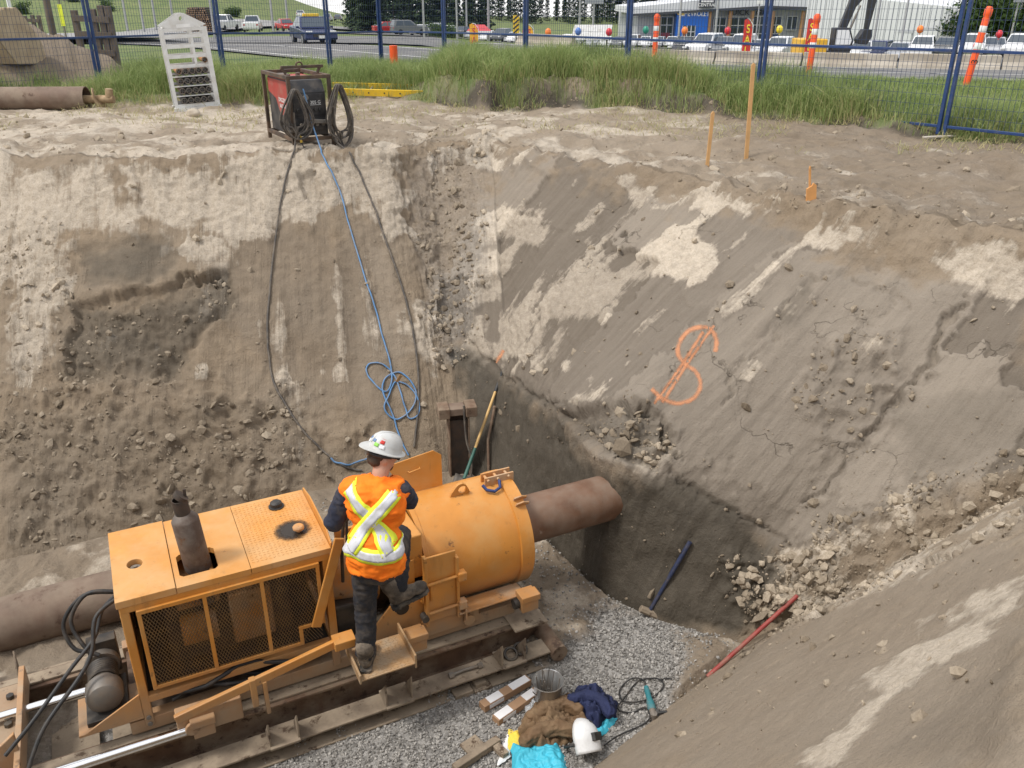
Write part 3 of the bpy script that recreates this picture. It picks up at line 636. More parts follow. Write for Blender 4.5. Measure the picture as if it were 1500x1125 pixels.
for i, x in enumerate(np.arange(-5.4, .05, .42)):
    mb = MB(); mb.box((x, 0, .045 + .008 * math.sin(i * 3.1)), (.33, .80, .03), Euler((0, .02 * math.sin(i * 2.3), 0)).to_matrix()); part(mb, 'cross_plate', M_MUDST, tr, bevel=.004)
for x in (-4.2, -2.31, -1.42, -.43):
    for s in (-1, 1):
        mb = MB(); mb.b2((x - .11, s * .74 - .12, .152), (x + .11, s * .74 + .10, .172))
        for d in (-1, 1):
            mb.prism([(0, 0), (.17, 0), (.0, .22)], .014, Matrix.Translation((x + d * .104, s * .825, .172)) @ Matrix.Rotation(math.pi / 2, 4, 'X') @ Matrix.Rotation(math.pi / 2, 4, 'Y') @ Matrix.Diagonal((1, 1, 1, 1)) if False else Matrix(((0, 0, 1, x + d * .104 - .007), (-s * 1, 0, 0, s * .835), (0, 1, 0, .172), (0, 0, 0, 1))))
        part(mb, 'gusset_bracket', M_MUDST, tr, bevel=.003)
mb = MB(); mb.cyl((-.01, -.86, .12), (-.01, .80, .12), .075, n=24); part(mb, 'end_bar', M_RUST, tr, 40)
mb = MB(); mb.b2((-.35, -.70, .343), (-.04, .70, .363)); part(mb, 'end_plate', M_MUDST, tr, bevel=.004)
# a pair of ring shackles left on the track
o = MB()
for dx, dz, ry in ((0, 0, .25), (.10, .02, -.2)):
    o.tube([(dx + .052 * math.cos(a), .05 * math.sin(a) + dz, .02 * math.sin(a * 1.0 + ry)) for a in np.linspace(0, 2 * math.pi, 20)], .013, 8)
ob = o.build('steel_ring', M_DKST, None, 60); ob.matrix_world = MM @ Matrix.Translation((-.42, -.755, .197)); tag(ob, 'pair of linked dark steel rings lying on the track bracket', 'ring')
ob = MB().tube([(0, 0, 0), (.12, .01, .0), (.25, .0, .0)], .013, 8).cyl((-.02, 0, 0), (.02, 0, 0), .026, n=6).cyl((.235, 0, 0), (.275, 0, 0), .026, n=6).build('wrench', M_GREY, None, 40); ob.matrix_world = MM @ Matrix.Translation((-.95, -.74, .17)); tag(ob, 'steel socket wrench lying on the muddy track channel', 'wrench')

bm_ = thing('boring_machine', 'orange auger boring machine with screened engine housing and drum', 'machine', MO, (0, 0, MROT))
X0, X1, Y0, Y1, ZB, ZT = -3.2, -1.77, -.50, .38, .62, 1.52
# engine housing
mb = MB()
for x in (X0 + .03, X1 - .03):
    for y in (Y0 + .03, Y1 - .03): mb.b2((x - .03, y - .03, .42), (x + .03, y + .03, ZT - .045))
for y in (Y0 + .03, Y1 - .03): mb.b2((X0 + .003, y - .032, ZT - .10), (X1 - .003, y + .032, ZT - .046)); mb.b2((X0, y - .028, ZB), (X1, y + .028, ZB + .06))
for x in (X0 + .03, X1 - .03): mb.b2((x - .028, Y0 + .06, ZT - .10), (x + .028, Y1 - .06, ZT - .048)); mb.b2((x - .028, Y0 + .06, ZB), (x + .028, Y1 - .06, ZB + .06))
part(mb, 'housing_frame', M_OR, bm_, bevel=.008)
mb = MB(); mb.b2((X0 + .012, Y0 + .06, ZB + .06), (X0 + .03, Y1 - .06, ZT - .1)); part(mb, 'end_panel', M_OR, bm_, bevel=.003)
mb = MB()
for i in range(9): mb.box((X0 + .006, -.06, ZB + .16 + i * .075), (.018, .58, .045), Euler((0, .5, 0)).to_matrix())
part(mb, 'radiator_louvre', M_ORW, bm_, bevel=.002)
mb = MB(); mb.b2((X0 + .06, Y1 - .05, ZB), (X1 - .06, Y1 - .035, ZT - .1)); part(mb, 'back_panel', M_OR, bm_)
mb = MB(); mb.b2((X1 - .06, Y0 + .06, ZB + .25), (X1 - .045, Y1 - .06, ZT - .1)); part(mb, 'control_panel', M_ORW, bm_)
# roof sheets: raised left cover with fuel opening, middle sheet with stack cut-out, chequer sheet
def holed(x0, x1, y0, y1, z0, z1, cx, cy, rx, ry, n=32, sq=False):
    mb = MB(); out = []; inn = []
    for i in range(n):
        a = 2 * math.pi * (i + .5) / n; c, s = math.cos(a), math.sin(a)
        if sq: m = max(abs(c), abs(s)); inn.append((cx + rx * c / m, cy + ry * s / m))
        else: inn.append((cx + rx * c, cy + ry * s))
        tx = ((x1 - cx) / c if c > 0 else (x0 - cx) / c) if abs(c) > 1e-6 else 1e9; ty = ((y1 - cy) / s if s > 0 else (y0 - cy) / s) if abs(s) > 1e-6 else 1e9
        k = min(tx, ty); out.append((cx + k * c, cy + k * s))
    # snap nearest outer points to the corners
    for X in (x0, x1):
        for Y in (y0, y1):
            j = min(range(n), key=lambda i: (out[i][0] - X) ** 2 + (out[i][1] - Y) ** 2); out[j] = (X, Y)
    V = []
    for z in (z0, z1): V += [(x, y, z) for x, y in out] + [(x, y, z) for x, y in inn]
    F = []
    for i in range(n):
        j = (i + 1) % n; F += [(i, j, n + j, n + i), (2 * n + i, 3 * n + i, 3 * n + j, 2 * n + j), (i, 2 * n + i, 2 * n + j, j), (n + i, n + j, 3 * n + j, 3 * n + i)]
    return mb.add(V, F)
part(holed(X0 - .012, -2.83, Y0 - .008, Y1 + .01, ZT - .045, ZT + .012, -3.06, -.10, .052, .058), 'roof_cover', M_ORDUST, bm_, bevel=.004)
part(holed(-2.826, -2.33, Y0 - .006, Y1 + .008, ZT - .045, ZT, -2.66, -.25, .13, .14, 32, True), 'roof_sheet', M_ORDUST, bm_)
mb = MB(); mb.b2((-2.326, Y0 - .006, ZT - .045), (X1 + .012, Y1 + .008, ZT + .001)); rs = part(mb, 'chequer_roof_sheet', M_ORDUST, bm_, bevel=.003)
mb = MB()
for i, x in enumerate(np.arange(-2.30, X1, .03)):
    for j, y in enumerate(np.arange(Y0 + .06, Y1 - .03, .03)):
        a = .6 if (i + j) % 2 else -.6; mb.box((x, y, ZT + .002), (.018, .005, .003), Matrix.Rotation(a, 3, 'Z'))
part(mb, 'chequer_pattern', M_ORDUST, rs)['kind'] = 'stuff'
mb = MB(); mb.prism([(0, 0), (.86, 0), (.86, .05), (.62, .10), (.10, .10), (0, .05)], .012, Matrix(((0, 0, 1, X1 + .014), (1, 0, 0, Y0 + .008), (0, 1, 0, ZT - .02), (0, 0, 0, 1)))); part(mb, 'roof_lip', M_OR, bm_, bevel=.003)
mb = MB().cyl((-3.06, -.10, ZT - .09), (-3.06, -.10, ZT - .02), .036, n=20).cyl((-3.06, -.10, ZT - .02), (-3.06, -.10, ZT - .008), .014, n=8); part(mb, 'fuel_cap', M_GREY, bm_, 40)
mb = MB().lathe([(0, .052), (.03, .052), (.045, .04), (.047, .012), (.06, .01), (.06, 0)], Matrix.Translation((-2.0, .22, ZT + .001)), 24); part(mb, 'breather_cap', M_BLACK, bm_, 35)
mb = MB().lathe([(0, .055), (.034, .055), (.043, .045), (.043, .03), (.018, .028), (.018, 0)], Matrix.Translation((-1.92, -.20, ZT + .001)), 24); part(mb, 'filler_cap', M_ORW, bm_, 35)
t = NT('oil_stain'); n_ = t.noise(26, 6, .7); q_ = t.n('VectorMath', operation='LENGTH'); t.lk(t.co.outputs['Object'], q_.inputs[0])
f_ = t.math('SUBTRACT', t.ramp(q_.outputs['Value'], .03, .19, (1, 1, 1, 1), (0, 0, 0, 1)), t.math('MULTIPLY', n_, .55)); t.col((.03, .02, .012)); t.set(.45)
t.lk(t.math('MULTIPLY', t.ramp(f_, .0, .45), .9), t.b.inputs['Alpha']); M_OIL = t.m
mb = MB().cyl((0, 0, 0), (0, 0, .0012), .19, n=32); ob = part(mb, 'oil_stain', M_OIL, bm_); ob.location = (-1.96, -.16, ZT + .0042)
# exhaust
mb = MB().lathe([(.0, .42), (.050, .42), (.056, .415), (.086, .375), (.092, .365), (.092, -.04), (.06, -.1), (.06, -.35)], Matrix.Translation((-2.66, -.25, ZT)) @ Matrix.Rotation(math.radians(-4), 4, 'Y'), 28)
ex = part(mb, 'exhaust_stack', M_EXH, bm_, 40)
mb = MB().pipe((-2.69, -.25, ZT + .41), (-2.70, -.25, ZT + .53), .052, .045, 20); part(mb, 'outlet_pipe', M_SOOT, ex, 40)
mb = MB().cyl((-2.70, -.25, ZT + .535), (-2.675, -.25, ZT + .56), .05, .052, n=20); mb.bar((-2.66, -.25, ZT + .50), (-2.655, -.25, ZT + .60), .02, .012); part(mb, 'rain_flap', M_SOOT, ex, 40)
# screens
def screen_part(x0, x1, z0, z1, bars, notch=False):
    y = Y0 - .012; mb = MB(); w = .028
    mb.b2((x0, y - .012, z1 - w), (x1, y + .012, z1))
    mb.b2((x0, y - .012, z0), (x0 + w, y + .012, z1 - w))
    for b in bars: mb.b2((b - w / 2, y - .011, z0 + w), (b + w / 2, y + .011, z1 - w))
    if notch:
        mb.b2((x0 + w, y - .0121, z0), (-2.06, y + .0121, z0 + w)); mb.b2((-2.06, y - .012, z0), (-2.06 + w, y + .012, z0 + .17)); mb.b2((-2.06 + w, y - .0121, z0 + .142), (x1, y + .0121, z0 + .17)); mb.b2((x1 - w, y - .012, z0 + .17), (x1, y + .012, z1 - w))
    else: mb.b2((x0 + w, y - .0121, z0), (x1, y + .0121, z0 + w))
    fr = part(mb, 'screen_frame', M_OR, bm_, bevel=.003)
    ed = [x0 + w] + [b for b in bars] + [x1 - w]
    for a, b in zip(ed[:-1], ed[1:]):
        m2 = MB(); p = .022; sl = 1.9; zz0 = z0 + w * .5
        for sgn in (1, -1):
            k = -60
            while k < 120:
                # line z = zz0 + sgn*sl*(x - a) + k*p*sl ; clip in the rectangle
                pts = []; c0 = zz0 + k * p * sl
                for x in (a, b): pts.append((x, c0 + sgn * sl * (x - a)))
                (xa, za), (xb, zb) = pts
                lo, hi = zz0, z1 - w * .5
                def clip(xa, za, xb, zb):
                    t0, t1 = 0, 1; dz = zb - za
                    ta = (lo - za) / dz; tb = (hi - za) / dz
                    if ta > tb: ta, tb = tb, ta
                    t0 = max(t0, ta); t1 = min(t1, tb)
                    if t1 - t0 < .02: return None
                    return (xa + (xb - xa) * t0, za + dz * t0, xa + (xb - xa) * t1, za + dz * t1)
                c = clip(xa, za, xb, zb)
                if c:
                    if notch and c[0] > -2.06 + w and c[1] < z0 + .16: pass
                    else: m2.bar((c[0], y + .004 * sgn, c[1]), (c[2], y + .004 * sgn, c[3]), .004, .0042, (0, 1, 0))
                k += 1
        part(m2, 'mesh_screen', M_SCREEN, fr)['kind'] = 'stuff'
screen_part(-3.10, -1.86, .74, 1.43, (-2.665, -2.275), True)
# engine seen through the screens
mb = MB(); mb.b2((-2.95, -.22, .66), (-2.05, .20, 1.18)); part(mb, 'engine_block', M_SOOT, bm_, bevel=.03)
mb = MB().cyl((-2.85, -.30, 1.0), (-2.60, -.30, 1.0), .11, n=20).b2((-2.5, -.34, .78), (-2.2, -.22, 1.22)).cyl((-2.35, -.26, 1.22), (-2.35, -.26, 1.40), .06, n=16).b2((-2.85, -.28, 1.16), (-2.55, .1, 1.34)); part(mb, 'engine_ancillary', M_ORW, bm_, bevel=.012)
mb = MB(); mb.b2((X0 + .05, Y0 + .05, ZB - .02), (X1 - .05, Y1 - .05, ZB + .015)); part(mb, 'engine_tray', M_DARKIN, bm_)
mb = MB(); mb.b2((X0 + .04, Y1 - .075, ZB + .02), (X1 - .06, Y1 - .06, ZT - .1)); part(mb, 'lining', M_DARKIN, bm_)
for k, (dy, dz) in enumerate(((0, 0), (.05, .05), (-.02, .09), (.07, -.02))):
    mb = MB().tube([(-3.0 + i * .12, -.47 + dy + .03 * math.sin(i * 1.3 + k), .56 + dz + .035 * math.sin(i * .9 + 2 * k)) for i in range(11)], .017, 8); part(mb, 'hydraulic_hose', M_BLACK, bm_, 60)
# base skid of machine
for s in (-1, 1):
    mb = MB(); mb.b2((-3.3, s * .43 - .05, .36), (-.25, s * .43 + .05, .47)); part(mb, 'skid_beam', M_ORW, bm_, bevel=.006)
mb = MB(); mb.b2((-3.28, -.38, .40), (-1.6, .38, .43)); part(mb, 'belly_plate', M_RUST, bm_)
mb = MB()
mb.prism([(0, 0), (.5, 0), (.72, .12), (.72, .52), (.34, .52), (0, .14)], .02, Matrix(((1, 0, 0, -1.55), (0, 0, 1, -.50), (0, 1, 0, .46), (0, 0, 0, 1)))); part(mb, 'side_plate', M_OR, bm_, bevel=.004)
mb = MB().cyl((-1.25, -.503, .78), (-1.25, -.508, .78), .055, n=24); part(mb, 'side_plate_hole_shade', M_DARKIN, bm_, 40)  # dark disc on the uncut plate, painted as the shade in its hole
for dx in (0, .07):
    mb = MB().tube([(-1.09 + dx, -.50, .80), (-1.09 + dx, -.55, .82), (-1.09 + dx, -.55, .97), (-1.09 + dx, -.50, .99)], .012, 8); part(mb, 'grab_loop', M_OR, bm_, 50)
mb = MB(); mb.b2((-1.55, .3, .46), (-.85, .33, 1.1)); part(mb, 'side_plate', M_OR, bm_, bevel=.004)
mb = MB(); mb.b2((-1.74, -.30, .47), (-1.45, .30, .80)); part(mb, 'clutch_housing', M_DKST, bm_, bevel=.02)
mb = MB().cyl((-1.72, 0, .92), (-1.36, 0, .92), .22, .30, n=32); part(mb, 'gear_bell', M_ORW, bm_, 40)
mb = MB(); mb.b2((-1.30, -.44, .98), (-1.035, .26, 1.38)); part(mb, 'gearbox', M_OR, bm_, bevel=.012)
mb = MB(); mb.b2((-1.29, -.455, .9), (-1.12, -.462, 1.18)); part(mb, 'gearbox_cover', M_OR, bm_, bevel=.003)
# drum
ZA = .92
mb = MB(); n = 64
prof = [(.465, -1.02), (.49, -1.02), (.49, -.98), (.482, -.975), (.482, -.19), (.50, -.185), (.50, -.07), (.48, -.065), (.24, -.065), (.24, -.09), (.44, -.11), (.44, -1.02), (.465, -1.02)]
RX = Matrix(((0, 0, 1, 0), (0, 1, 0, 0), (-1, 0, 0, ZA), (0, 0, 0, 1)))
mb.lathe(prof, RX, n); dr = part(mb, 'casing_drum', M_OR, bm_, 30)
mb = MB().lathe([(.20, -1.035), (.455, -1.035), (.455, -1.03), (.20, -1.03), (.20, -1.035)], RX, 48); part(mb, 'drum_back', M_DKST, dr, 40)
for a in (-70, 35):
    c, s = math.cos(math.radians(a)), math.sin(math.radians(a)); mb = MB(); mb2 = Matrix.Translation((0, 0, ZA)) @ Matrix.Rotation(math.radians(a), 4, 'X')
    for d in (-.035, .02): mb.prism([(0, 0), (.12, 0), (.12, .035), (.06, .07), (0, .05)], .014, mb2 @ Matrix(((1, 0, 0, -.16), (0, 0, 1, d), (0, 1, 0, .49), (0, 0, 0, 1))))
    part(mb, 'clamp_lug', M_ORW, dr, bevel=.003)
mb = MB()
pts = [(-.10, 0), (.10, 0), (.075, .06), (.05, .105), (.02, .125), (-.01, .125), (-.035, .105)]
hole = [(.02 + .032 * math.cos(a), .062 + .032 * math.sin(a)) for a in np.linspace(0, 2 * math.pi, 17)[:-1]]
ML = Matrix(((1, 0, 0, -.56), (0, .985, -.17, -.07), (0, .17, .985, ZA + .470), (0, 0, 0, 1))) @ Matrix(((1, 0, 0, 0), (0, 0, 1, 0), (0, 1, 0, 0), (0, 0, 0, 1)))
# plate with an eye: ring of quads between hole and outline
def eye(mb, outl, cx, cz, r, th, M, n=24):
    pts2 = []
    for i in range(n):
        a = 2 * math.pi * i / n; dx, dz = math.cos(a), math.sin(a); best = 9
        for (ax, az), (bx, bz) in zip(outl, outl[1:] + outl[:1]):
            den = dx * (bz - az) - dz * (bx - ax)
            if abs(den) < 1e-9: continue
            t_ = ((ax - cx) * (bz - az) - (az - cz) * (bx - ax)) / den; u_ = ((ax - cx) * dz - (az - cz) * dx) / den
            if t_ > 0 and -1e-6 <= u_ <= 1 + 1e-6: best = min(best, t_)
        pts2.append((cx + best * dx, cz + best * dz))
    V = []
    for h in (0, th): V += [M @ Vector((x, z, h)) for x, z in pts2] + [M @ Vector((cx + r * math.cos(2 * math.pi * i / n), cz + r * math.sin(2 * math.pi * i / n), h)) for i in range(n)]
    F = []
    for i in range(n):
        j = (i + 1) % n; F += [(i, j, n + j, n + i), (2 * n + i, 3 * n + i, 3 * n + j, 2 * n + j), (i, 2 * n + i, 2 * n + j, j), (n + i, n + j, 3 * n + j, 3 * n + i)]
    return mb.add(V, F)
part(eye(MB(), pts, .02, .062, .036, .022, ML), 'lifting_lug', M_OR, dr)
mb = MB()
for d in (-.05, .03): mb.b2((-.32, d, ZA + .475), (-.05, d + .016, ZA + .56))
for x in (-.29, -.20, -.10): mb.cyl((x, -.07, ZA + .535), (x, .065, ZA + .535), .012, n=10)
part(mb, 'latch', M_ORW, dr, bevel=.002)
mb = MB().tube([(-.36, -.09, ZA + .53), (-.34, -.13, ZA + .50), (-.28, -.16, ZA + .487), (-.22, -.14, ZA + .50), (-.20, -.08, ZA + .53)], .014, 8); part(mb, 'shackle', plain('blue_shackle', (.035, .055, .16), .45, .2), dr, 60)
# lid standing open
mb = MB(); Mlid = Matrix(((.985, 0, 0, -1.06), (0, .10, 1, .20), (0, 1, -.10, ZA + .44), (0, 0, 0, 1)))
mb.prism([(.12, 0), (.46, 0), (.47, .28), (.40, .335), (.02, .29), (0, .24)], .012, Mlid); lid = part(mb, 'guard_lid', M_OR, bm_, bevel=.002)
mb = MB().tube([Mlid @ Vector(p) for p in ((.16, .20, -.002), (.16, .20, -.03), (.26, .215, -.03), (.26, .215, -.002))], .006, 8); part(mb, 'handle', M_OR, lid, 50)
# side door with hinge bars
mb = MB(); mb.b2((-1.06, -.545, .60), (-.80, -.525, 1.22)); mb.b2((-1.075, -.575, .58), (-1.05, -.52, 1.24)); mb.b2((-.81, -.575, .58), (-.785, -.52, 1.17)); dd = part(mb, 'side_door', M_OR, bm_, bevel=.004)
for z in (.70, .98):
    mb = MB().cyl((-1.05, -.565, z), (-.72, -.565, z + .01), .014, n=12); part(mb, 'hinge_bar', M_OR, dd, 40)
    mb = MB(); mb.b2((-.80, -.60, z - .035), (-.73, -.53, z + .045)); part(mb, 'hinge_block', M_ORW, dd, bevel=.01)
    mb = MB().cyl((-1.09, -.60, z - .02), (-1.09, -.53, z - .02), .03, n=12); part(mb, 'bolt', M_DKST, dd, 40)
mb = MB(); mb.b2((-1.1, -.52, .44), (-.6, -.49, .60)); mb.cyl((-.70, -.53, .50), (-.70, -.56, .50), .05, n=20); part(mb, 'lower_side_plate', M_OR, bm_, bevel=.004)
mb = MB(); mb.box((-.50, -.50, .615), (.60, .19, .012), Euler((-.10, 0, 0)).to_matrix()); mb.b2((-.75, -.60, .55), (-.735, -.40, .66)); part(mb, 'fender', M_ORW, bm_, bevel=.002)
for (x, z) in ((-.21, .60), (-1.2, .56), (-2.83, .42)):
    mb = MB(); mb.b2((x - .075, -.70, z - .075), (x + .075, -.56, z + .075)); mb.b2((x - .085, -.715, z + .03), (x + .085, -.60, z + .088)); rb = part(mb, 'roller_block', M_OR, bm_, bevel=.006)
    mb = MB().cyl((x - .12, -.62, z - .02), (x - .075, -.62, z - .02), .045, n=18); part(mb, 'roller', M_DKST, rb, 40)
mb = MB(); mb.b2((-3.0, -.66, .36), (-2.55, -.56, .56)); mb.cyl((-2.90, -.67, .44), (-2.90, -.70, .44), .055, n=20); part(mb, 'thrust_bracket', M_ORW, bm_, bevel=.008)
# step plate
mb = MB(); mb.b2((-1.74, -1.0, .655), (-1.33, -.64, .668)); mb.b2((-1.755, -1.005, .64), (-1.74, -.62, .72)); mb.b2((-1.33, -1.0, .62), (-1.315, -.60, .74)); sp_ = part(mb, 'step_plate', M_STEP, bm_, bevel=.002)
mb = MB()
for i, x in enumerate(np.arange(-1.71, -1.35, .028)):
    for j, y in enumerate(np.arange(-.98, -.66, .028)): mb.box((x, y, .6695), (.021, .006, .003), Matrix.Rotation(.78 if (i + j) % 2 else -.78, 3, 'Z'))
part(mb, 'tread_pattern', M_STEP, sp_)['kind'] = 'stuff'
for x in (-1.66, -1.38): mb = MB(); mb.bar((x, -.62, .64), (x, -.52, .40), .02, .05, (1, 0, 0)); mb.bar((x, -.96, .645), (x, -.60, .48), .016, .04, (1, 0, 0)); part(mb, 'step_bracket', M_ORW, sp_, bevel=.003)
# lever bar in front, diagonal brace
mb = MB(); mb.bar((-3.0, -.72, .60), (-1.80, -.72, .84), .035, .07, (0, 0, 1)); mb.b2((-1.86, -.78, .80), (-1.70, -.66, .87)); mb.bar((-2.46, -.72, .50), (-2.46, -.72, .75), .05, .045, (1, 0, 0)); mb.bar((-2.38, -.72, .40), (-2.38, -.72, .70), .05, .03, (1, 0, 0)); part(mb, 'lever_bar', M_OR, bm_, bevel=.006)
mb = MB(); mb.bar((-1.94, -.56, .90), (-1.70, -.56, 1.62), .022, .075, (1, 0, 0)); part(mb, 'control_lever', M_OR, bm_, bevel=.006)
mb = MB().tube([(-1.64, -.25, 1.0), (-1.63, -.27, 1.3), (-1.60, -.30, 1.58)], .014, 8).ball((-1.60, -.30, 1.60), .03, 12, 8); part(mb, 'shift_lever', M_DKST, bm_, 60)
mb = MB().tube([(-1.55, -.15, 1.0), (-1.56, -.17, 1.3), (-1.55, -.18, 1.5)], .012, 8).ball((-1.55, -.18, 1.52), .026, 12, 8); part(mb, 'shift_lever', M_DKST, bm_, 60)
# left end: winch pump on a bracket plate, hoses
mb = MB(); mb.b2((-3.62, -.50, .50), (-3.2, -.12, .52)); mb.prism([(0, 0), (.38, 0), (0, .20)], .014, Matrix(((-1, 0, 0, -3.2), (0, 0, 1, -.50), (0, 1, 0, .52), (0, 0, 0, 1)))); part(mb, 'pump_shelf', M_OR, bm_, bevel=.003)
mb = MB(); MP = Matrix.Translation((-3.42, -.22, .68)) @ Matrix.Rotation(math.pi / 2, 4, 'X')
mb.lathe([(0, .20), (.07, .20), (.115, .17), (.125, .14), (.125, .05), (.10, .04), (.085, .03), (.085, -.18), (.12, -.18), (.12, -.24), (0, -.24)], MP, 28); pm = part(mb, 'winch_motor', M_GREY, bm_, 35)
mb = MB()
for k in range(7): mb.tube([(-3.42 + .095 * math.cos(a), -.20 + .022 * k + .004 * math.sin(a), .68 + .095 * math.sin(a)) for a in np.linspace(0, 2 * math.pi, 25)], .011, 6)
part(mb, 'wound_cable', M_DKST, pm, 60)
mb = MB(); mb.b2((-3.56, -.45, .52), (-3.28, -.02, .56)); mb.b2((-3.50, .02, .56), (-3.30, .12, .86)); part(mb, 'motor_mount', M_DKST, pm, bevel=.006)
H = [[(-3.24, .02, 1.22), (-3.34, 0, 1.14), (-3.42, -.10, 1.0), (-3.6, -.25, .90), (-3.85, -.45, .74), (-4.05, -.55, .60)],
     [(-3.24, -.05, 1.24), (-3.38, -.12, 1.18), (-3.44, -.25, 1.0), (-3.55, -.34, .88), (-3.8, -.55, .72), (-3.95, -.72, .50)],
     [(-3.22, .1, 1.2), (-3.42, .14, 1.22), (-3.56, .12, 1.04), (-3.50, 0, .86), (-3.42, -.05, .80)], [(-3.22, .15, 1.16), (-3.45, .22, 1.16), (-3.62, .2, .98), (-3.58, .1, .80), (-3.42, .05, .76)]]
def smooth_path(pts, k=6):
    P = [Vector(p) for p in pts]; out = []
    for i in range(len(P) - 1):
        p0, p1, p2, p3 = P[max(i - 1, 0)], P[i], P[i + 1], P[min(i + 2, len(P) - 1)]
        for j in range(k):
            t_ = j / k; out.append(.5 * ((2 * p1) + (p2 - p0) * t_ + (2 * p0 - 5 * p1 + 4 * p2 - p3) * t_ ** 2 + (3 * p1 - p0 - 3 * p2 + p3) * t_ ** 3))
    return out + [P[-1]]
for h in H: part(MB().tube(smooth_path(h), .015, 8), 'pressure_hose', M_BLACK, bm_, 60)
# thrust rods and rear crosshead
for y, xr in ((.06, -3.3), (-.66, -2.95)):
    mb = MB().cyl((-4.4, y, .42), (xr, y, .42), .036, n=24); part(mb, 'thrust_rod', M_CHROME, bm_, 40)
mb = MB(); mb.b2((-4.5, -.80, .34), (-3.98, .45, .37)); mb.b2((-4.02, -.80, .37), (-3.98, .45, .52)); mb.prism([(0, 0), (.4, 0), (0, .3)], .03, Matrix(((-1, 0, 0, -3.99), (0, 0, 1, -.45), (0, 1, 0, .37), (0, 0, 0, 1)))); ch = part(mb, 'crosshead', M_ORW, bm_, bevel=.005)
for y in (-.7, -.35, .0, .3): mb = MB().cyl((-4.10, y, .37), (-4.10, y, .40), .028, n=6); part(mb, 'bolt', M_DKST, ch)
for (x, z) in ((X0 + .03, .50), (X0 + .03, .44)): mb = MB().cyl((x, Y0 - .012, z), (x, Y0 - .002, z), .018, n=6); part(mb, 'bolt', M_GREY, bm_)
# ------------------------------------------------------------------ casing pipes in the pit
o = MB().pipe((-.12, 0, ZA), (1.6, 0, ZA), .215, .195, 48).build('casing_pipe', M_PIPE, None, 40); o.matrix_world = MM
tag(o, 'brown steel casing pipe running from the orange drum into the pit wall', 'pipe')
o = MB().pipe((-7.2, 1.45, .24), (-2.35, 1.45, .24), .235, .22, 48).build('casing_pipe', M_PIPE2, None, 40); o.matrix_world = MM
tag(o, 'weathered casing pipe lying on the pit floor behind the engine housing', 'pipe')
# ------------------------------------------------------------------ worker
M_SKIN = plain('skin', (.50, .27, .18), .55, 0, .08); M_HAIR = plain('brown_hair', (.06, .035, .02), .8, 0, .3, bump=.6, bsc=120)
M_NAVY = plain('navy_work_jacket', (.018, .022, .042), .85, 0, .2, (.10, .085, .07), .18, 9, .35, 120)
M_TROU = plain('black_work_trousers', (.016, .017, .022), .85, 0, .25, (.15, .12, .09), .25, 7, .35, 120)
t = NT('orange_vest_fabric'); c_ = t.mix(t.ramp(t.noise(7, 4), .3, .7), (.92, .17, .012), (1.0, .25, .02)); t.col(c_); t.set(.75, spec=.2); t.bump(t.noise(260, 2), .15, .002); M_VEST = t.m
M_LIME = plain('lime_tape', (.82, .90, .05), .7, 0, .05); M_SILV = plain('silver_reflective_tape', (.60, .61, .64), .45, 0, .10, (.42, .40, .38), .3, 9)
M_HAT = plain('white_hard_hat', (.52, .52, .50), .4, 0, .06, (.42, .39, .34), .3, 9, .05); M_BOOT = plain('worn_leather_boot', (.065, .050, .036), .75, 0, .25, (.26, .21, .155), .55, 9, .4, 60)
M_SOLE = plain('boot_sole', (.025, .023, .02), .8, 0, .2, (.2, .16, .12), .45, 10); M_GLOVE = plain('leather_glove', (.22, .17, .12), .8, 0, .2, (.08, .07, .06), .4, 12, .4, 80)
def chain(mb, pts, rs, n=14):
    for p, r in zip(pts, rs): mb.ball(p, r, n, 10)
    for a, b, ra, rb in zip(pts[:-1], pts[1:], rs[:-1], rs[1:]): mb.cyl(a, b, ra, rb, n)
    return mb
def remesh(mb, name, mat, parent, vox=.012, smooth_it=6, wrinkle=0, wsc=9, cut=None, flat=None):
    me = bpy.data.meshes.new(name); me.from_pydata([tuple(v) for v in mb.v], [], mb.f); o = bpy.data.objects.new(name, me); COL.objects.link(o)
    r = o.modifiers.new('r', 'REMESH'); r.mode = 'VOXEL'; r.voxel_size = vox; s = o.modifiers.new('s', 'SMOOTH'); s.iterations = smooth_it; s.factor = .5
    m2 = bpy.data.meshes.new_from_object(o.evaluated_get(bpy.context.evaluated_depsgraph_get())); bpy.data.objects.remove(o)
    n = len(m2.vertices); co = np.empty(n * 3, np.float32); m2.vertices.foreach_get('co', co); co = co.reshape(-1, 3)
    if wrinkle:
        nr = np.empty(n * 3, np.float32); m2.vertices.foreach_get('normal', nr); nr = nr.reshape(-1, 3)
        w = billow(co * np.array([1, 1, 1.9]), wsc, 3, 55) * wrinkle; co = co + nr * w[:, None]; m2.vertices.foreach_set('co', co.ravel().astype(np.float32))
    if cut is not None:
        bm = bmesh.new(); bm.from_mesh(m2); bmesh.ops.delete(bm, geom=[v for v in bm.verts if cut(v.co)], context='VERTS'); bm.to_mesh(m2); bm.free()
    m2.polygons.foreach_set('use_smooth', [True] * len(m2.polygons)); m2.materials.clear(); m2.materials.append(mat)
    m2.name = name; o = bpy.data.objects.new(name, m2); COL.objects.link(o); o.parent = parent; return o
PW = MM @ Vector((-1.635, -.88, .672))
pr = thing('person', 'worker in orange vest and white hard hat stepping on the boring machine', 'person', PW, (0, 0, math.radians(-6)))
V3 = Vector
LA, LK, LH = V3((-.03, .0, .09)), V3((-.02, .06, .50)), V3((.02, .02, .92)); RA, RK, RH = V3((.185, .22, .50)), V3((.17, .45, .86)), V3((.19, .03, .92))
PEL, BEL, CHE, NEK, HED = V3((.10, .02, .98)), V3((.10, .05, 1.12)), V3((.105, .10, 1.31)), V3((.12, .16, 1.50)), V3((.145, .235, 1.665))
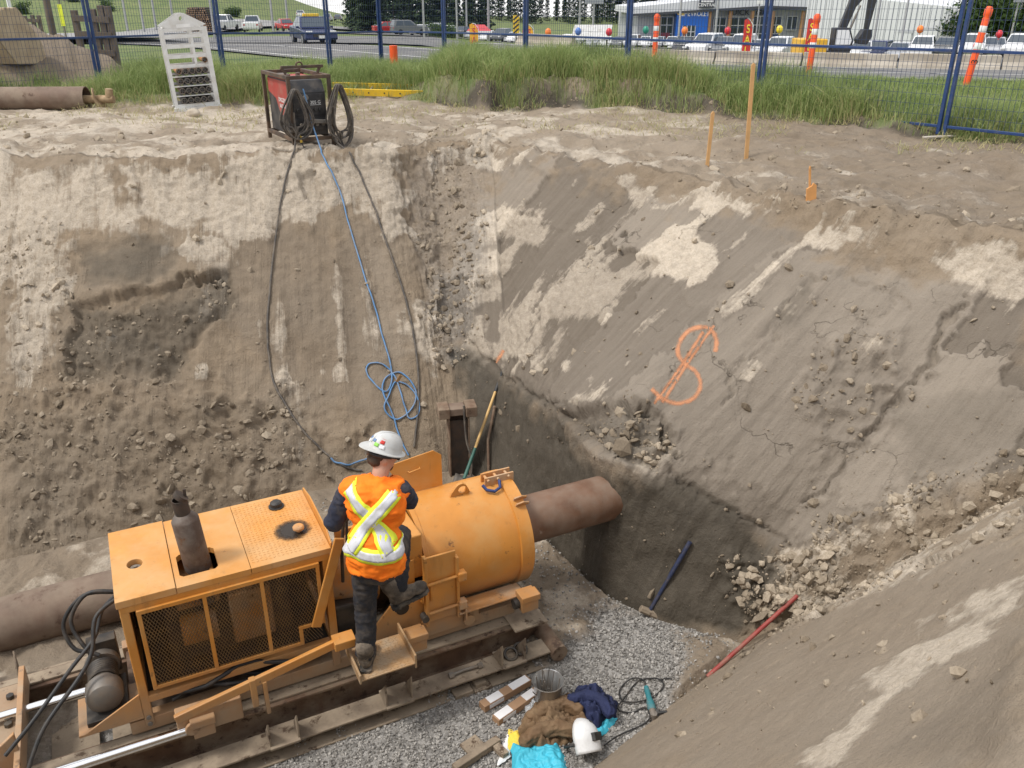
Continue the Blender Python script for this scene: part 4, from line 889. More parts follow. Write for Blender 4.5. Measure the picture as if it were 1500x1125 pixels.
LS, LE, LW = V3((-.085, .13, 1.42)), V3((-.215, .12, 1.16)), V3((-.235, .36, 1.09)); RS, RE, RW = V3((.265, .18, 1.41)), V3((.265, .40, 1.20)), V3((.15, .58, 1.12))
LT = V3((-.06, .16, .03)); RT = RA + V3((.16, .09, -.005))
def torso(mb, k):
    mb.ball(PEL, (.165 + k, .115 + k, .13 + k), 20, 12); mb.ball(BEL, (.155 + k, .11 + k, .15 + k), 20, 12); mb.ball(CHE, (.18 + k, .125 + k, .17 + k), 20, 12)
    mb.ball(CHE + V3((-.07, -.03, .06)), (.10 + k, .09 + k, .13 + k), 16, 10); mb.ball(CHE + V3((.09, -.03, .06)), (.10 + k, .09 + k, .13 + k), 16, 10)
    chain(mb, [LS + V3((.035, 0, 0)), NEK + V3((0, -.02, -.035)), RS + V3((-.035, 0, 0))], [.075 + k, .075 + k, .075 + k]); return mb
mb = MB(); torso(mb, -.012)
chain(mb, [NEK - V3((0, 0, .05)), NEK + V3((.01, .02, .05)), HED - V3((0, .02, .06))], [.062, .058, .060])
hR = Matrix.Rotation(math.radians(-52), 3, 'Z') @ Matrix.Rotation(math.radians(-26), 3, 'X')      # the head looks down and to the right
def hd(x, y, z): return HED + hR @ V3((x, y, z))
mb.ball(HED, (.076, .096, .112), 20, 14, hR); mb.ball(hd(0, .045, -.055), (.056, .058, .062), 16, 10, hR); mb.ball(hd(0, .105, -.012), (.014, .02, .03), 10, 8, hR); mb.ball(hd(0, .097, -.062), (.026, .014, .012), 10, 6, hR)
for s in (-1, 1): mb.ball(hd(s * .078, -.01, -.015), (.012, .022, .034), 10, 8, hR)
for S, E, W in ((LS, LE, LW), (RS, RE, RW)): chain(mb, [S, (S + E) / 2, E, (E + W) / 2, W], [.058, .05, .042, .040, .028])
for H_, K, A, T in ((LH, LK, LA, LT), (RH, RK, RA, RT)): chain(mb, [H_, (H_ + K) / 2, K, K * .6 + A * .4, A, T], [.085, .075, .055, .055, .038, .03])
body = remesh(mb, 'body', M_SKIN, pr, .011, 4)
mb = MB(); mb.ball(hd(0, -.028, .025), (.079, .082, .095), 20, 12, hR); mb.ball(hd(0, -.05, -.045), (.064, .050, .05), 16, 10, hR); remesh(mb, 'hair', M_HAIR, pr, .009, 3, .003, 60)
mb = MB(); mb.ball(hd(0, .058, -.072), (.050, .044, .046), 16, 10, hR); mb.ball(hd(.055, .02, -.06), (.016, .03, .04), 10, 8, hR); mb.ball(hd(-.055, .02, -.06), (.016, .03, .04), 10, 8, hR); remesh(mb, 'beard', M_HAIR, pr, .008, 2, .002, 60)
mb = MB(); mb.tube([hd(.082, -.02, .012), hd(.084, .05, .015), hd(.066, .088, .012), hd(.0, .108, .012), hd(-.066, .088, .012), hd(-.084, .05, .015), hd(-.082, -.02, .012)], .005, 6)
for s in (-1, 1): mb.ball(hd(s * .036, .099, .006), (.028, .008, .017), 12, 8, hR)
part(mb, 'safety_glasses', M_BLACK, pr, 60)
# jacket, trousers, vest
mb = MB(); torso(mb, .004); mb.ball(PEL - V3((0, 0, .06)), (.175, .125, .10), 20, 10)
for S, E, W in ((LS, LE, LW), (RS, RE, RW)): chain(mb, [S, (S + E) / 2, E, (E + W) / 2, W], [.075, .070, .064, .058, .045])
remesh(mb, 'jacket', M_NAVY, pr, .011, 4, .007, 13)
mb = MB(); mb.ball(PEL - V3((0, 0, .04)), (.165, .118, .10), 20, 10); mb.ball(PEL - V3((0, .05, .10)), (.15, .085, .09), 20, 10)
chain(mb, [LH, LH * .5 + LK * .5, LK, LK * .5 + LA * .5, LA + V3((0, 0, .03))], [.098, .090, .074, .073, .070]); chain(mb, [RH, RH * .5 + RK * .5, RK, RK * .5 + RA * .5, RA + V3((.0, .02, .06))], [.098, .090, .076, .072, .066])
remesh(mb, 'trousers', M_TROU, pr, .011, 4, .007, 11)
mb = MB(); torso(mb, .020); mb.ball(PEL + V3((.0, -.005, -.03)), (.205, .155, .16), 20, 12); mb.ball(PEL + V3((0, -.03, .06)), (.195, .135, .17), 20, 12)
hem = lambda v: v.z < .875 + .03 * math.sin(v.x * 17 + 1) or (v - (NEK + V3((.015, .05, .05)))).length < .075
vest = remesh(mb, 'safety_vest', M_VEST, pr, 0.011, 4, .012, 9, cut=hem)
so = vest.modifiers.new('thick', 'SOLIDIFY'); so.thickness = .006; so.offset = -1
vb = BVHTree.FromObject(vest, bpy.context.evaluated_depsgraph_get()) if False else BVHTree.FromPolygons([v.co.copy() for v in vest.data.vertices], [tuple(p.vertices) for p in vest.data.polygons])
def tape(name, path, w, off, mat, par, axis=None):
    # path points are shot onto the vest; axis None: from behind (+y), else towards the torso axis
    P, N = [], []
    for p in path:
        for sgn in (-1, 0, 1):
            pass
    dense = smooth_path(path, 10); V = []
    cols = 5
    for i, p in enumerate(dense):
        a = dense[max(i - 1, 0)]; b = dense[min(i + 1, len(dense) - 1)]; tg = (b - a).normalized()
        if axis is None: dv = V3((0, 1, 0)); sd = dv.cross(tg).normalized(); st0 = lambda q: V3((q.x, -1, q.z))
        else: sd = V3((0, 0, 1))
        row = []
        for k in range(cols):
            q = p + sd * (w * (k / (cols - 1) - .5))
            if axis is None: s0 = V3((q.x, -1.0, q.z)); d = V3((0, 1, 0))
            else: c = V3((axis.x, axis.y, q.z)); d = (c - q); d.z = 0; d.normalize(); s0 = q - d * .5
            h, n_, ii, dd_ = vb.ray_cast(s0, d)
            row.append((h - d * off) if h is not None else None)
        V.append(row)
    mb = MB()
    for r0, r1 in zip(V[:-1], V[1:]):
        for k in range(cols - 1):
            q = (r0[k], r0[k + 1], r1[k + 1], r1[k])
            if any(x is None for x in q): continue
            if max((q[i] - q[(i + 1) % 4]).length for i in range(4)) > .09: continue
            mb.add(q, [(0, 1, 2, 3)])
    o = part(mb, name, mat, par, 60); s = o.modifiers.new('th', 'SOLIDIFY'); s.thickness = .002; s.offset = 0; return o
def bands(path, axis=None, k=0):
    tape('lime_tape', path, .105, .005 + k, M_LIME, vest, axis); tape('silver_tape', path, .060, .008 + k, M_SILV, vest, axis)
ax = V3((.10, .04, 1.09)); ring_ = [ax + V3((.4 * math.cos(a), .4 * math.sin(a), -.0 + .012 * math.sin(a * 2))) for a in np.linspace(-math.pi * 1.5, math.pi * .5, 30)]
bands([p + V3((0, 0, -.005)) for p in ring_], ax)
bands([(-.06, 0, 1.50), (.04, 0, 1.40), (.14, 0, 1.28), (.24, 0, 1.10)], None, .004)
bands([(.27, 0, 1.50), (.17, 0, 1.39), (.07, 0, 1.27), (-.04, 0, 1.10)], None, .008)
# hard hat
hatM = Matrix.Translation(hd(0, -.005, .045)) @ hR.to_4x4() @ Matrix.Scale(.94, 4)
mb = MB(); pf = [(0, .125), (.035, .122), (.07, .108), (.098, .080), (.113, .04), (.118, .0), (.121, -.002)]
n = 36; V = []
for r, z in pf:
    for j in range(n): a = 2 * math.pi * j / n; V.append(hatM @ V3((r * .92 * math.cos(a), r * 1.12 * math.sin(a), z)))
for rr, z in ((.145, -.006), (.146, -.012), (.118, -.012)):
    for j in range(n):
        a = 2 * math.pi * j / n; f = max(0, -math.sin(a)) ** 3; b_ = max(0, math.sin(a)) ** 4
        k = 1 + (.28 * f + .05 * b_) * (rr > .12); V.append(hatM @ V3((rr * .92 * math.cos(a) * (1 if rr < .12 else 1), rr * 1.10 * math.sin(a) * k, z - .010 * f * (rr > .12))))
F = []
for i in range(len(pf) + 2):
    for j in range(n): F.append((i * n + j, i * n + (j + 1) % n, (i + 1) * n + (j + 1) % n, (i + 1) * n + j))
hat = part(MB().add(V, F), 'hard_hat', M_HAT, pr, 50)
mb = MB(); mb.tube([hatM @ V3((.008 * 0 + s * .022, 1.12 * .118 * math.sin(b) * 1.0, .006 + .118 * math.cos(b))) for s in (0,) for b in np.linspace(-1.35, 1.35, 16)], .009, 8); part(mb, 'crown_ridge', M_HAT, hat, 60)
mb = MB(); mb.tube([hatM @ V3((.094 * math.cos(a), .112 * math.sin(a), -.03 - .018 * max(0, -math.sin(a)))) for a in np.linspace(math.pi * .95, math.pi * 2.05, 20)], .014, 8); part(mb, 'headband', M_BLACK, hat, 60)
mb = MB().cyl(hatM @ V3((0, -.118, -.05)), hatM @ V3((0, -.138, -.052)), .021, n=18); part(mb, 'ratchet_knob', M_GREY, hat, 40)
def sticker(az, el, w, h, mat, name='sticker'):
    mb = MB(); V = []
    for i in range(5):
        for j in range(5):
            a = az + (i / 4 - .5) * w / .115; e = el + (j / 4 - .5) * h / .11
            V.append(hatM @ V3((.1155 * .945 * math.cos(e) * math.cos(a), .1155 * 1.15 * math.cos(e) * math.sin(a), .002 + .128 * math.sin(e))))
    o = part(MB().add(V, [(i * 5 + j, (i + 1) * 5 + j, (i + 1) * 5 + j + 1, i * 5 + j + 1) for i in range(4) for j in range(4)]), name, mat, hat, 60)
    s = o.modifiers.new('t', 'SOLIDIFY'); s.thickness = .002; s.offset = 1
M_RED = plain('red_sticker', (.55, .03, .02), .5); M_GRN = plain('green_sticker', (.25, .55, .08), .5); M_WHT = plain('white_sticker', (.8, .8, .8), .5); M_BLU = plain('blue_sticker', (.12, .2, .35), .5)
for az, el, w, h, m in ((-.75, .55, .035, .035, M_RED), (-1.05, .25, .035, .022, M_GRN), (-.65, .22, .035, .022, M_WHT), (-1.9, .45, .06, .018, M_BLU), (-2.0, .22, .05, .022, M_WHT), (-1.45, .75, .05, .03, M_WHT), (-1.35, .42, .03, .02, M_BLU)): sticker(az, el, w, h, m)
# boots
def boot(A, T, up, name):
    f = (T - A); f.normalize(); mb = MB()
    u = V3(up); u = (u - f * u.dot(f)).normalized(); s = f.cross(u)
    Rb = Matrix((s, f, u)).transposed(); P = lambda x, y, z: A + Rb @ V3((x, y, z))
    mb.ball(P(0, -.02, -.02), (.050, .060, .060), 16, 10, Rb); mb.ball(P(0, .07, -.030), (.052, .085, .052), 16, 10, Rb); mb.ball(P(0, .150, -.040), (.055, .068, .043), 16, 10, Rb)
    chain(mb, [P(0, -.01, .0), P(0, -.03, .10)], [.058, .064]); b = remesh(mb, name, M_BOOT, pr, .008, 3, .003, 20)
    out = [(-.046, -.075), (-.03, -.09), (.03, -.09), (.046, -.075), (.045, .02), (.060, .11), (.055, .18), (.03, .215), (-.02, .215), (-.05, .18), (-.058, .11), (-.045, .02)]
    mb = MB().prism(out, .026, Matrix.Translation(P(0, 0, -.095)) @ Rb.to_4x4()); sl = part(mb, 'sole', M_SOLE, b, bevel=.004)
    mb = MB()
    for k in range(8): mb.box(P(0, -.07 + k * .036, -.099), (.088 if k != 2 else .07, .016, .010), Rb)
    part(mb, 'tread', M_SOLE, b)['kind'] = 'stuff'
    mb = MB()
    for k in range(4): mb.tube([P(-.035, .05 - .018 * k, .012 + .022 * k), P(0, .062 - .018 * k, .030 + .022 * k), P(.035, .05 - .018 * k, .012 + .022 * k)], .004, 6)
    part(mb, 'lace', M_GREY, b, 60)
boot(LA, LA + V3((-.15, 1, -.0)), (0, 0, 1), 'boot'); boot(RA, RA + V3((.85, .5, .30)), (-.40, -.10, .92), 'boot')
# gloved hands with bent fingers
def hand(W, fwd, up, side, parent):
    f = V3(fwd).normalized(); u = V3(up); u = (u - f * u.dot(f)).normalized(); s = f.cross(u) * side
    P = lambda x, y, z: W + s * x + f * y + u * z; mb = MB()
    chain(mb, [P(0, -.03, 0), P(0, .02, 0)], [.036, .036]); mb.ball(P(0, .055, 0), (.042, .045, .02), 14, 8, Matrix((s, f, u)).transposed() if side > 0 else Matrix((-s, f, u)).transposed())
    for i, (x, L_) in enumerate(((-.032, .068), (-.011, .08), (.011, .076), (.031, .060))):
        chain(mb, [P(x, .07, .0), P(x * 1.05, .07 + L_ * .5, -.006), P(x * 1.05, .07 + L_ * .62, -.006 - L_ * .42), P(x, .07 + L_ * .36, -.012 - L_ * .62)], [.0115, .0105, .010, .009], 10)
    chain(mb, [P(-.030, .02, -.004), P(-.056, .045, -.018), P(-.050, .078, -.034), P(-.034, .092, -.042)], [.015, .0125, .0115, .010], 10)
    remesh(mb, 'glove', M_GLOVE, parent, .005, 2)
hand(LW, (-.1, 1, -.15), (.2, 0, 1), 1, pr); hand(RW, (-.1, 1, -.25), (-.2, 0, 1), -1, pr)
# ------------------------------------------------------------------ hoses and cables down the wall
def lay(pxs, lift=.015, k=8):
    P = []
    for v_ in smooth_path([(a, b, 0) for a, b in pxs], k):
        h, n = hit(v_.x, v_.y); P.append(h + n * lift)
    out = [P[0]]
    for a, b, c in zip(P[:-2], P[1:-1], P[2:]): out.append(a * .25 + b * .5 + c * .25)
    return out + [P[-1]]
M_BHOSE = plain('blue_hose', (.075, .19, .36), .5, 0, .15, (.28, .24, .19), .3, 12); M_CABLE = plain('dusty_cable', (.06, .052, .045), .7, 0, .2, (.2, .165, .125), .45, 9)
WA = math.radians(31); WO = V3((-3.02, 12.08, 0)); WO.z = gz(-2.9, 12.5) + .0
WMx = Matrix.Translation(WO) @ Matrix.Rotation(WA, 4, 'Z') @ Matrix.Scale(1.09, 4)
def wl(x, y, z): return WMx @ V3((x, y, z))
blue = [wl(.18, -.06, .72), wl(.20, -.07, .60), wl(.24, -.10, .30)] + lay([(470, 222), (484, 250), (500, 290), (520, 360), (545, 440), (562, 500), (574, 548), (566, 575), (548, 562), (537, 545), (543, 533), (562, 535), (580, 555), (590, 585), (598, 612), (611, 610), (613, 590), (600, 568), (580, 560), (570, 578), (563, 600), (580, 615), (603, 600), (608, 572), (590, 548), (568, 552), (560, 572), (576, 610), (586, 640), (598, 668)], .02)
o = MB().tube(blue, .0105, 8).build('air_hose', M_BHOSE, None, 60); tag(o, 'thin blue hose hanging from the red welder and looped on the pit wall', 'hose')
c1 = [wl(.02, -.09, .45), wl(.02, -.10, .20)] + lay([(431, 222), (418, 265), (405, 335), (396, 420), (392, 500), (402, 560), (428, 610), (468, 657), (505, 684), (530, 690)], .02)
o = MB().tube(c1, .013, 8).build('welding_cable', M_CABLE, None, 60); tag(o, 'dark welding cable trailing from the welder towards the worker', 'cable')
c2 = [wl(.50, -.06, .25), wl(.54, -.12, .05)] + lay([(512, 226), (530, 262), (550, 310), (576, 385), (598, 455), (612, 540), (611, 610), (606, 655)], .02)
o = MB().tube(c2, .013, 8).build('welding_cable', M_CABLE, None, 60); tag(o, 'dark welding cable running straight down beside the soil corner', 'cable')
c3 = lay([(485, 672), (505, 681), (530, 676), (548, 668)], .03); o = MB().tube(c3, .011, 8).build('air_hose', M_BHOSE, None, 60); tag(o, 'short blue hose end on the soil behind the worker', 'hose')
o = MB().box((0, 0, 0), (.10, .018, .04)).build('wood_peg', plain('peg_wood', (.30, .17, .07), .8), None, bevel=.003); h, n = hit(586, 558); o.location = h + n * .05; o.rotation_euler = (0, -1.0, .3); tag(o, 'small wooden peg stuck through the blue hose loops', 'peg')
# ------------------------------------------------------------------ welder in a cage
M_CAGE = plain('rusty_cage_steel', (.065, .045, .032), .65, .2, .25, (.20, .13, .08), .4, 6, .3); M_WRED = plain('welder_red', (.36, .045, .035), .45, 0, .08, (.30, .17, .12), .35, 4)
M_WBLK = plain('welder_black', (.022, .022, .024), .5, 0, .2, (.12, .10, .08), .3, 5); M_TXT = plain('white_lettering', (.75, .75, .73), .5)
we = thing('welder', 'red and black engine welder in a rusty steel cage beside the pit rim', 'welder', WO, (0, 0, WA)); we.scale = (1.09,) * 3
W_, D_, H_ = .57, 1.10, .87; tk = .045
mb = MB()
for x in (tk / 2, W_ - tk / 2):
    for y in (tk / 2, D_ - tk / 2): mb.b2((x - tk / 2, y - tk / 2, 0), (x + tk / 2, y + tk / 2, H_ - tk))
for z in (.08, H_ - tk):
    for x in (tk / 2, W_ - tk / 2): mb.b2((x - tk / 2 - .001, .0, z), (x + tk / 2 + .001, D_, z + tk))
    for y in (tk / 2, D_ - tk / 2): mb.b2((tk, y - tk / 2 - .001, z + .001), (W_ - tk, y + tk / 2 + .001, z + tk - .001))
part(mb, 'cage', M_CAGE, we, bevel=.004)
mb = MB(); mb.b2((.04, .30, H_ + .06), (W_ + .02, .345, H_ + .095)); mb.bar((.10, .32, H_), (.04, .32, H_ + .075), .03, .03); mb.bar((W_ - .06, .32, H_), (W_ - .02, .32, H_ + .075), .03, .03); mb.tube([(.28 + .04 * math.cos(a), .32, H_ + .10 + .035 * math.sin(a)) for a in np.linspace(0, 2 * math.pi, 14)], .012, 6); part(mb, 'lifting_bar', M_CAGE, we, bevel=.003)
mb = MB(); prf = [(.10, .13), (1.02, .13), (1.02, .80), (.20, .80), (.10, .66)]
mb.prism(prf, .46, Matrix(((0, 0, 1, .055), (1, 0, 0, 0), (0, 1, 0, 0), (0, 0, 0, 1)))); wb = part(mb, 'case', M_WBLK, we, bevel=.012)
mb = MB().prism([(.13, .36), (.55, .36), (.70, .55), (1.0, .62), (1.0, .785), (.21, .785), (.13, .66)], .004, Matrix(((0, 0, -1, .0545), (1, 0, 0, 0), (0, 1, 0, 0), (0, 0, 0, 1)))); part(mb, 'side_panel', M_WRED, wb)
mb = MB(); mb.b2((.06, .30, .80), (.51, 1.0, .812)); part(mb, 'top_panel', M_WRED, wb)
mb = MB().cyl((.34, .60, .812), (.34, .60, .86), .03, n=14).b2((.12, .6, .812), (.24, .9, .84)); part(mb, 'muffler', M_EXH, wb, 40)
Ms = Matrix(((0, 0, -1, .049), (-1, 0, 0, .42), (0, 1, 0, .51), (0, 0, 0, 1)))
text('lettering', 'LINCOLN', .075, M_TXT, wb, Ms @ Matrix.Translation((0, .035, 0)), .001); text('lettering', 'ELECTRIC', .06, M_TXT, wb, Ms @ Matrix.Translation((0, -.04, 0)), .001)
mb = MB(); mb.b2((.09, .088, .19), (.48, .10, .34)); mb.b2((.09, .089, .38), (.48, .10, .64)); part(mb, 'control_panel', M_WBLK, wb, bevel=.006)
Mf = Matrix(((1, 0, 0, .37), (0, 0, -1, .086), (0, 1, 0, .535), (0, 0, 0, 1))); text('lettering', '305 G', .055, M_TXT, wb, Mf, .001)
mb = MB(); mb.b2((.30, .084, .504), (.44, .088, .508)); part(mb, 'panel_line', M_TXT, wb)
for x, z, r in ((.25, .60, .035), (.36, .45, .024), (.42, .45, .024), (.14, .45, .02)): part(MB().cyl((x, .09, z), (x, .062, z), r, r * .85, 18), 'knob', M_GREY if r > .03 else M_BLACK, wb, 40)
for x in (.16, .26, .36, .44): part(MB().cyl((x, .09, .27), (x, .05, .27), .022, n=14), 'terminal', M_GREY, wb, 40)
mb = MB().bar((.22, .05, .32), (.47, .03, .30), .05, .05); part(mb, 'cable_plug', M_GREY, wb, bevel=.008)
def coil(cx, cy, cz, rw, rh, n, nm, lab, seed, hang):
    rg = random.Random(seed); mb = MB(); pts = []
    N = n * 26
    for i in range(N + 1):
        a = 2 * math.pi * i / 26 + math.pi / 2; k = 1 + .30 * math.sin(i * .113 + seed); sn = math.sin(a); dr = (.62 - .38 * sn); pts.append(wl(cx + rw * k * dr * math.cos(a) + .02 * math.sin(i * .05), cy - .02 - .10 * (i / N) - .02 * math.sin(i * .21), cz + (rh * sn if sn > 0 else rh * (1 + .32 * math.sin(int(i / 26 + .5) * 2.1 + seed)) * sn)))
    mb.tube(pts, .011, 7); o = mb.build('cable_coil', M_CABLE, None, 60); tag(o, lab, 'cable'); return o
coil(.055, -.03, .46, .22, .26, 10, 'a', 'coil of dark welding cable hung on the front corner of the welder cage', 1, 0)
coil(.63, .0, .42, .19, .33, 9, 'b', 'coil of dark cable hung on the cage post beside the grass', 2, 0)
o = MB().tube([wl(.09, -.06, .10), wl(.10, -.10, .03), wl(.20, -.16, .01), wl(.36, -.18, .01)], .009, 7).build('cable_lead', M_CABLE, None, 60); tag(o, 'short cable lead with yellow plug on the dirt below the welder', 'cable')
MB().tube([wl(.085, -.06, .16), wl(.09, -.065, .08)], .016, 8).build('plug', plain('yellow_plug', (.75, .50, .05), .5), o, 60)
# ------------------------------------------------------------------ rod rack
M_RACK = plain('white_rack_paint', (.66, .66, .64), .5, 0, .05, (.45, .41, .35), .3, 4); M_ROD = plain('drill_rod_steel', (.16, .095, .055), .7, .1, .3, (.10, .09, .085), .4, 9); M_RODB = plain('grey_rod_steel', (.10, .095, .09), .6, .3, .2); M_RODO = plain('orange_rod_rust', (.42, .20, .07), .7, 0, .2)
RA_ = math.radians(24); RO = V3((-6.33, 16.75, 0)); RO.z = gz(-6.1, 17.0) + .06
rk = thing('rod_rack', 'white steel rack holding rows of drill rods at the grass edge', 'rack', RO, (0, math.radians(-2.5), RA_))
RWd, RHt, RDp = .82, 1.38, .52
for y, nm in ((0, 'front_plate'), (RDp, 'back_plate')):
    mb = MB(); mb.b2((0, y, 0), (.06, y + .03, RHt)); mb.b2((RWd - .09, y, 0), (RWd, y + .03, RHt))
    for r in range(9):
        z = .03 + r * .172 if r < 8 else RHt - .03
        hz_ = .012 if 1 <= r <= 3 else .03; mb.b2((.06, y + .001, z - hz_), (RWd - .09, y + .029, z + hz_ - .002))
    for r in range(4, 8): mb.b2((.50, y + .002, .03 + r * .172 + .028), (.545, y + .028, .03 + (r + 1) * .172 - .03 if r < 7 else RHt - .06))
    part(mb, nm, M_RACK, rk, bevel=.003)
    outl = [(0, 0), (RWd, 0), (RWd, .04), (RWd * .5 + .06, .24), (RWd * .5 - .06, .24), (0, .04)]
    part(eye(MB(), outl, RWd * .5, .15, .045, .03, Matrix(((1, 0, 0, 0), (0, 0, 1, y), (0, 1, 0, RHt), (0, 0, 0, 1)))), 'gable_plate', M_RACK, rk)
mb = MB(); mb.b2((.05, .03, RHt - .02), (.09, RDp, RHt + .02)); mb.b2((RWd - .1, .03, RHt - .02), (RWd - .05, RDp, RHt + .02)); mb.b2((RWd * .5 - .03, .03, RHt + .19), (RWd * .5 + .03, RDp, RHt + .23)); part(mb, 'tie_bar', M_RACK, rk, bevel=.003)
mb = MB(); mb.b2((-.02, -.03, -.09), (RWd + .02, .12, -.002)); mb.b2((-.02, RDp - .06, -.09), (RWd + .02, RDp + .08, -.002)); part(mb, 'skid', M_RACK, rk, bevel=.004)
for r in range(4):
    mb = MB(); mb.b2((.06, .03, .055 + r * .172), (RWd - .09, RDp, .068 + r * .172)); part(mb, 'shelf', M_RODB, rk)
mb = MB(); mb.b2((RWd * .36, -.003, RHt + .0), (RWd * .66, -.001, RHt + .06)); lb = part(mb, 'label_plate', M_TXT, rk)
RM = Matrix.Translation(RO) @ Euler((0, math.radians(-2.5), RA_)).to_matrix().to_4x4()
def rod(x, z, y0, y1, mat, lab, grp):
    o = thing('drill_rod', lab, 'rod', RM @ V3((x, y0, z)), (0, math.radians(-2.5), RA_), grp); L = y1 - y0
    part(MB().pipe((0, 0, 0), (0, L, 0), .052, .040, 18), 'tube', mat, o, 40); a = random.uniform(0, 1.5); mb = MB()
    for k in (0, math.pi / 2): mb.box((0, .012, 0), (.086, .012, .014), Matrix.Rotation(a + k, 3, 'Y'))
    part(mb, 'end_cross', M_RODB, o); part(MB().pipe((0, -.004, 0), (0, .01, 0), .0535, .043, 18), 'end_ring', M_GREY, o, 40); return o
names = ['lowest', 'second', 'third', 'topmost full']
for r in range(4):
    for k in range(5):
        rod(.185 + k * .118, .122 + r * .172, -.035 - .01 * random.random(), .70, [M_RODB, M_ROD, M_ROD, M_RODO][r] if k < 1 else (M_ROD if r == 3 else M_RODB), f'short round drill rod in the {names[r]} row of the white rack', f'drill rods in the {names[r]} row')
rod(.68, .122 + 4 * .172, -.035, .70, M_RODO, 'single drill rod lying alone above the full rows of the rack', None)
def boulder(name, loc, s, mat, lab, seed=1):
    bm = bmesh.new(); bmesh.ops.create_icosphere(bm, subdivisions=3, radius=1); P = np.array([v.co for v in bm.verts]); d = 1 + .22 * fbm(P, 1.3, 3, seed)
    for v, k in zip(bm.verts, d): v.co = V3((v.co.x * s[0] * k, v.co.y * s[1] * k, v.co.z * s[2] * k))
    me = bpy.data.meshes.new(name); bm.to_mesh(me); bm.free(); me.materials.append(mat); me.polygons.foreach_set('use_smooth', [True] * len(me.polygons))
    o = bpy.data.objects.new(name, me); COL.objects.link(o); o.location = loc; return tag(o, lab, 'rock')
h, n = hit(283, 168); boulder('rock', h + V3((0, 0, .03)), (.13, .10, .08), plain('pale_rock', (.42, .36, .28), .9), 'pale rock lying in front of the white rod rack', 4)
# ------------------------------------------------------------------ casing with auger on the surface, loader bucket on the heap
z0 = gz(-9.5, 17.0); ca = thing('casing_section', 'rusty casing pipe with auger tip lying in front of the soil heap', 'pipe', (-8.12, 17.1, z0 + .20), (0, 0, math.radians(3)))
part(MB().pipe((-4.5, 0, 0), (0, 0, 0), .215, .20, 40), 'tube', M_PIPE2, ca, 40); M_AUG = plain('auger_steel', (.36, .26, .15), .7, .1, .2, (.2, .12, .06), .4, 6)
part(MB().cyl((-.3, 0, -.02), (.50, 0, -.02), .075, n=20), 'auger_shaft', M_AUG, ca, 40)
mb = MB(); V = []; n = 26
for i in range(n + 1):
    a = 2 * math.pi * i / n * .9 - .6; x = .02 + .30 * i / n
    for r in (.07, .21): V.append((x, r * math.cos(a), -.02 + r * math.sin(a)))
mb.add(V, [(2 * i, 2 * i + 1, 2 * i + 3, 2 * i + 2) for i in range(n)]); o = part(mb, 'auger_flight', M_AUG, ca, 40); o.modifiers.new('s', 'SOLIDIFY').thickness = .015
part(MB().cyl((.42, 0, .02), (.44, 0, .17), .075, .065, 16), 'drive_stub', M_AUG, ca, 40)
M_BIN = plain('tan_bucket_paint', (.46, .36, .235), .7, 0, .1, (.36, .27, .175), .5, 3, .3, 20, rust=(.2, .12, .07), rust_amt=.15)
bk = thing('loader_bucket', 'tan steel loader bucket resting on the spoil heap', 'bucket', (-10.75, 19.4, .62), (0, 0, math.radians(-20))); bk.scale = (.85,) * 3
side = [(0, 0), (.9, .05), (1.35, .75), (1.25, 1.25), (.55, 1.30), (.05, .55)]
Mb = lambda x: Matrix(((0, 0, 1, x), (-1, 0, 0, .6), (0, 1, 0, 0), (0, 0, 0, 1)))
for x in (-1.7, .62): part(MB().prism([(a * 1.0, b) for a, b in side], .03, Mb(x)), 'side_plate', M_BIN, bk, bevel=.004)
mb = MB()
for (a, b), (c, d) in zip(side[:4], side[1:5]): mb.bar((-.525, .6 - a, b), (-.525, .6 - c, d), 2.29, .025, (1, 0, 0)) if False else mb.box(((-.525), .6 - (a + c) / 2, (b + d) / 2), (2.29, math.hypot(a - c, b - d), .025), Matrix.Rotation(-math.atan2(d - b, c - a), 3, 'X'))
part(mb, 'shell', M_BIN, bk)
mb = MB(); mb.box((-.525, .6 - .90, 1.29), (2.38, .10, .05)); part(mb, 'top_edge', M_BIN, bk, bevel=.004)
# ------------------------------------------------------------------ stakes, board, ladder
M_STAKE = plain('stake_wood', (.56, .32, .13), .75, 0, .12, bump=.3, bsc=50); M_PSTK = plain('sprayed_stake', (.62, .30, .10), .75, 0, .15)
def stake(bx, by, tx, ty, w, lab, pointed=True, split=False):
    b, _ = hit(bx, by); tp = V3(at_depth(tx, ty, b.y - .02)); d = tp - b; L = d.length; o_ = MB()
    prof = [(-w / 2, -.25), (w / 2, -.25), (w / 2, L - (.0 if not pointed else .02)), (0 if pointed else -w / 2, L), (-w / 2, L - .03)]
    o_.prism(prof, .018, Matrix.Translation((0, -.009, 0)) @ Matrix(((1, 0, 0, 0), (0, 0, 1, 0), (0, 1, 0, 0), (0, 0, 0, 1))))
    if split: o_.prism([(-.05, -.05), (.06, -.05), (.062, .13), (.03, .16), (.01, .13), (-.045, .11)], .02, Matrix.Translation((0, -.03, 0)) @ Matrix(((1, 0, 0, 0), (0, 0, 1, 0), (0, 1, 0, 0), (0, 0, 0, 1))))
    o = o_.build('survey_stake', M_STAKE if not split else M_PSTK, None, bevel=.002); o.location = b; o.rotation_euler = d.to_track_quat('Z', 'Y').to_euler(); ang_ = math.atan2(d.x, d.z); o.rotation_euler = (0, ang_, .15); return tag(o, lab, 'stake')
stake(1093, 232, 1104, 92, .055, 'tall orange tinted survey stake beside the fence post'); stake(1036, 242, 1045, 163, .045, 'shorter plain wooden survey stake in the bank'); stake(1186, 290, 1187, 243, .02, 'short splintered stake at the pit rim', True, True)
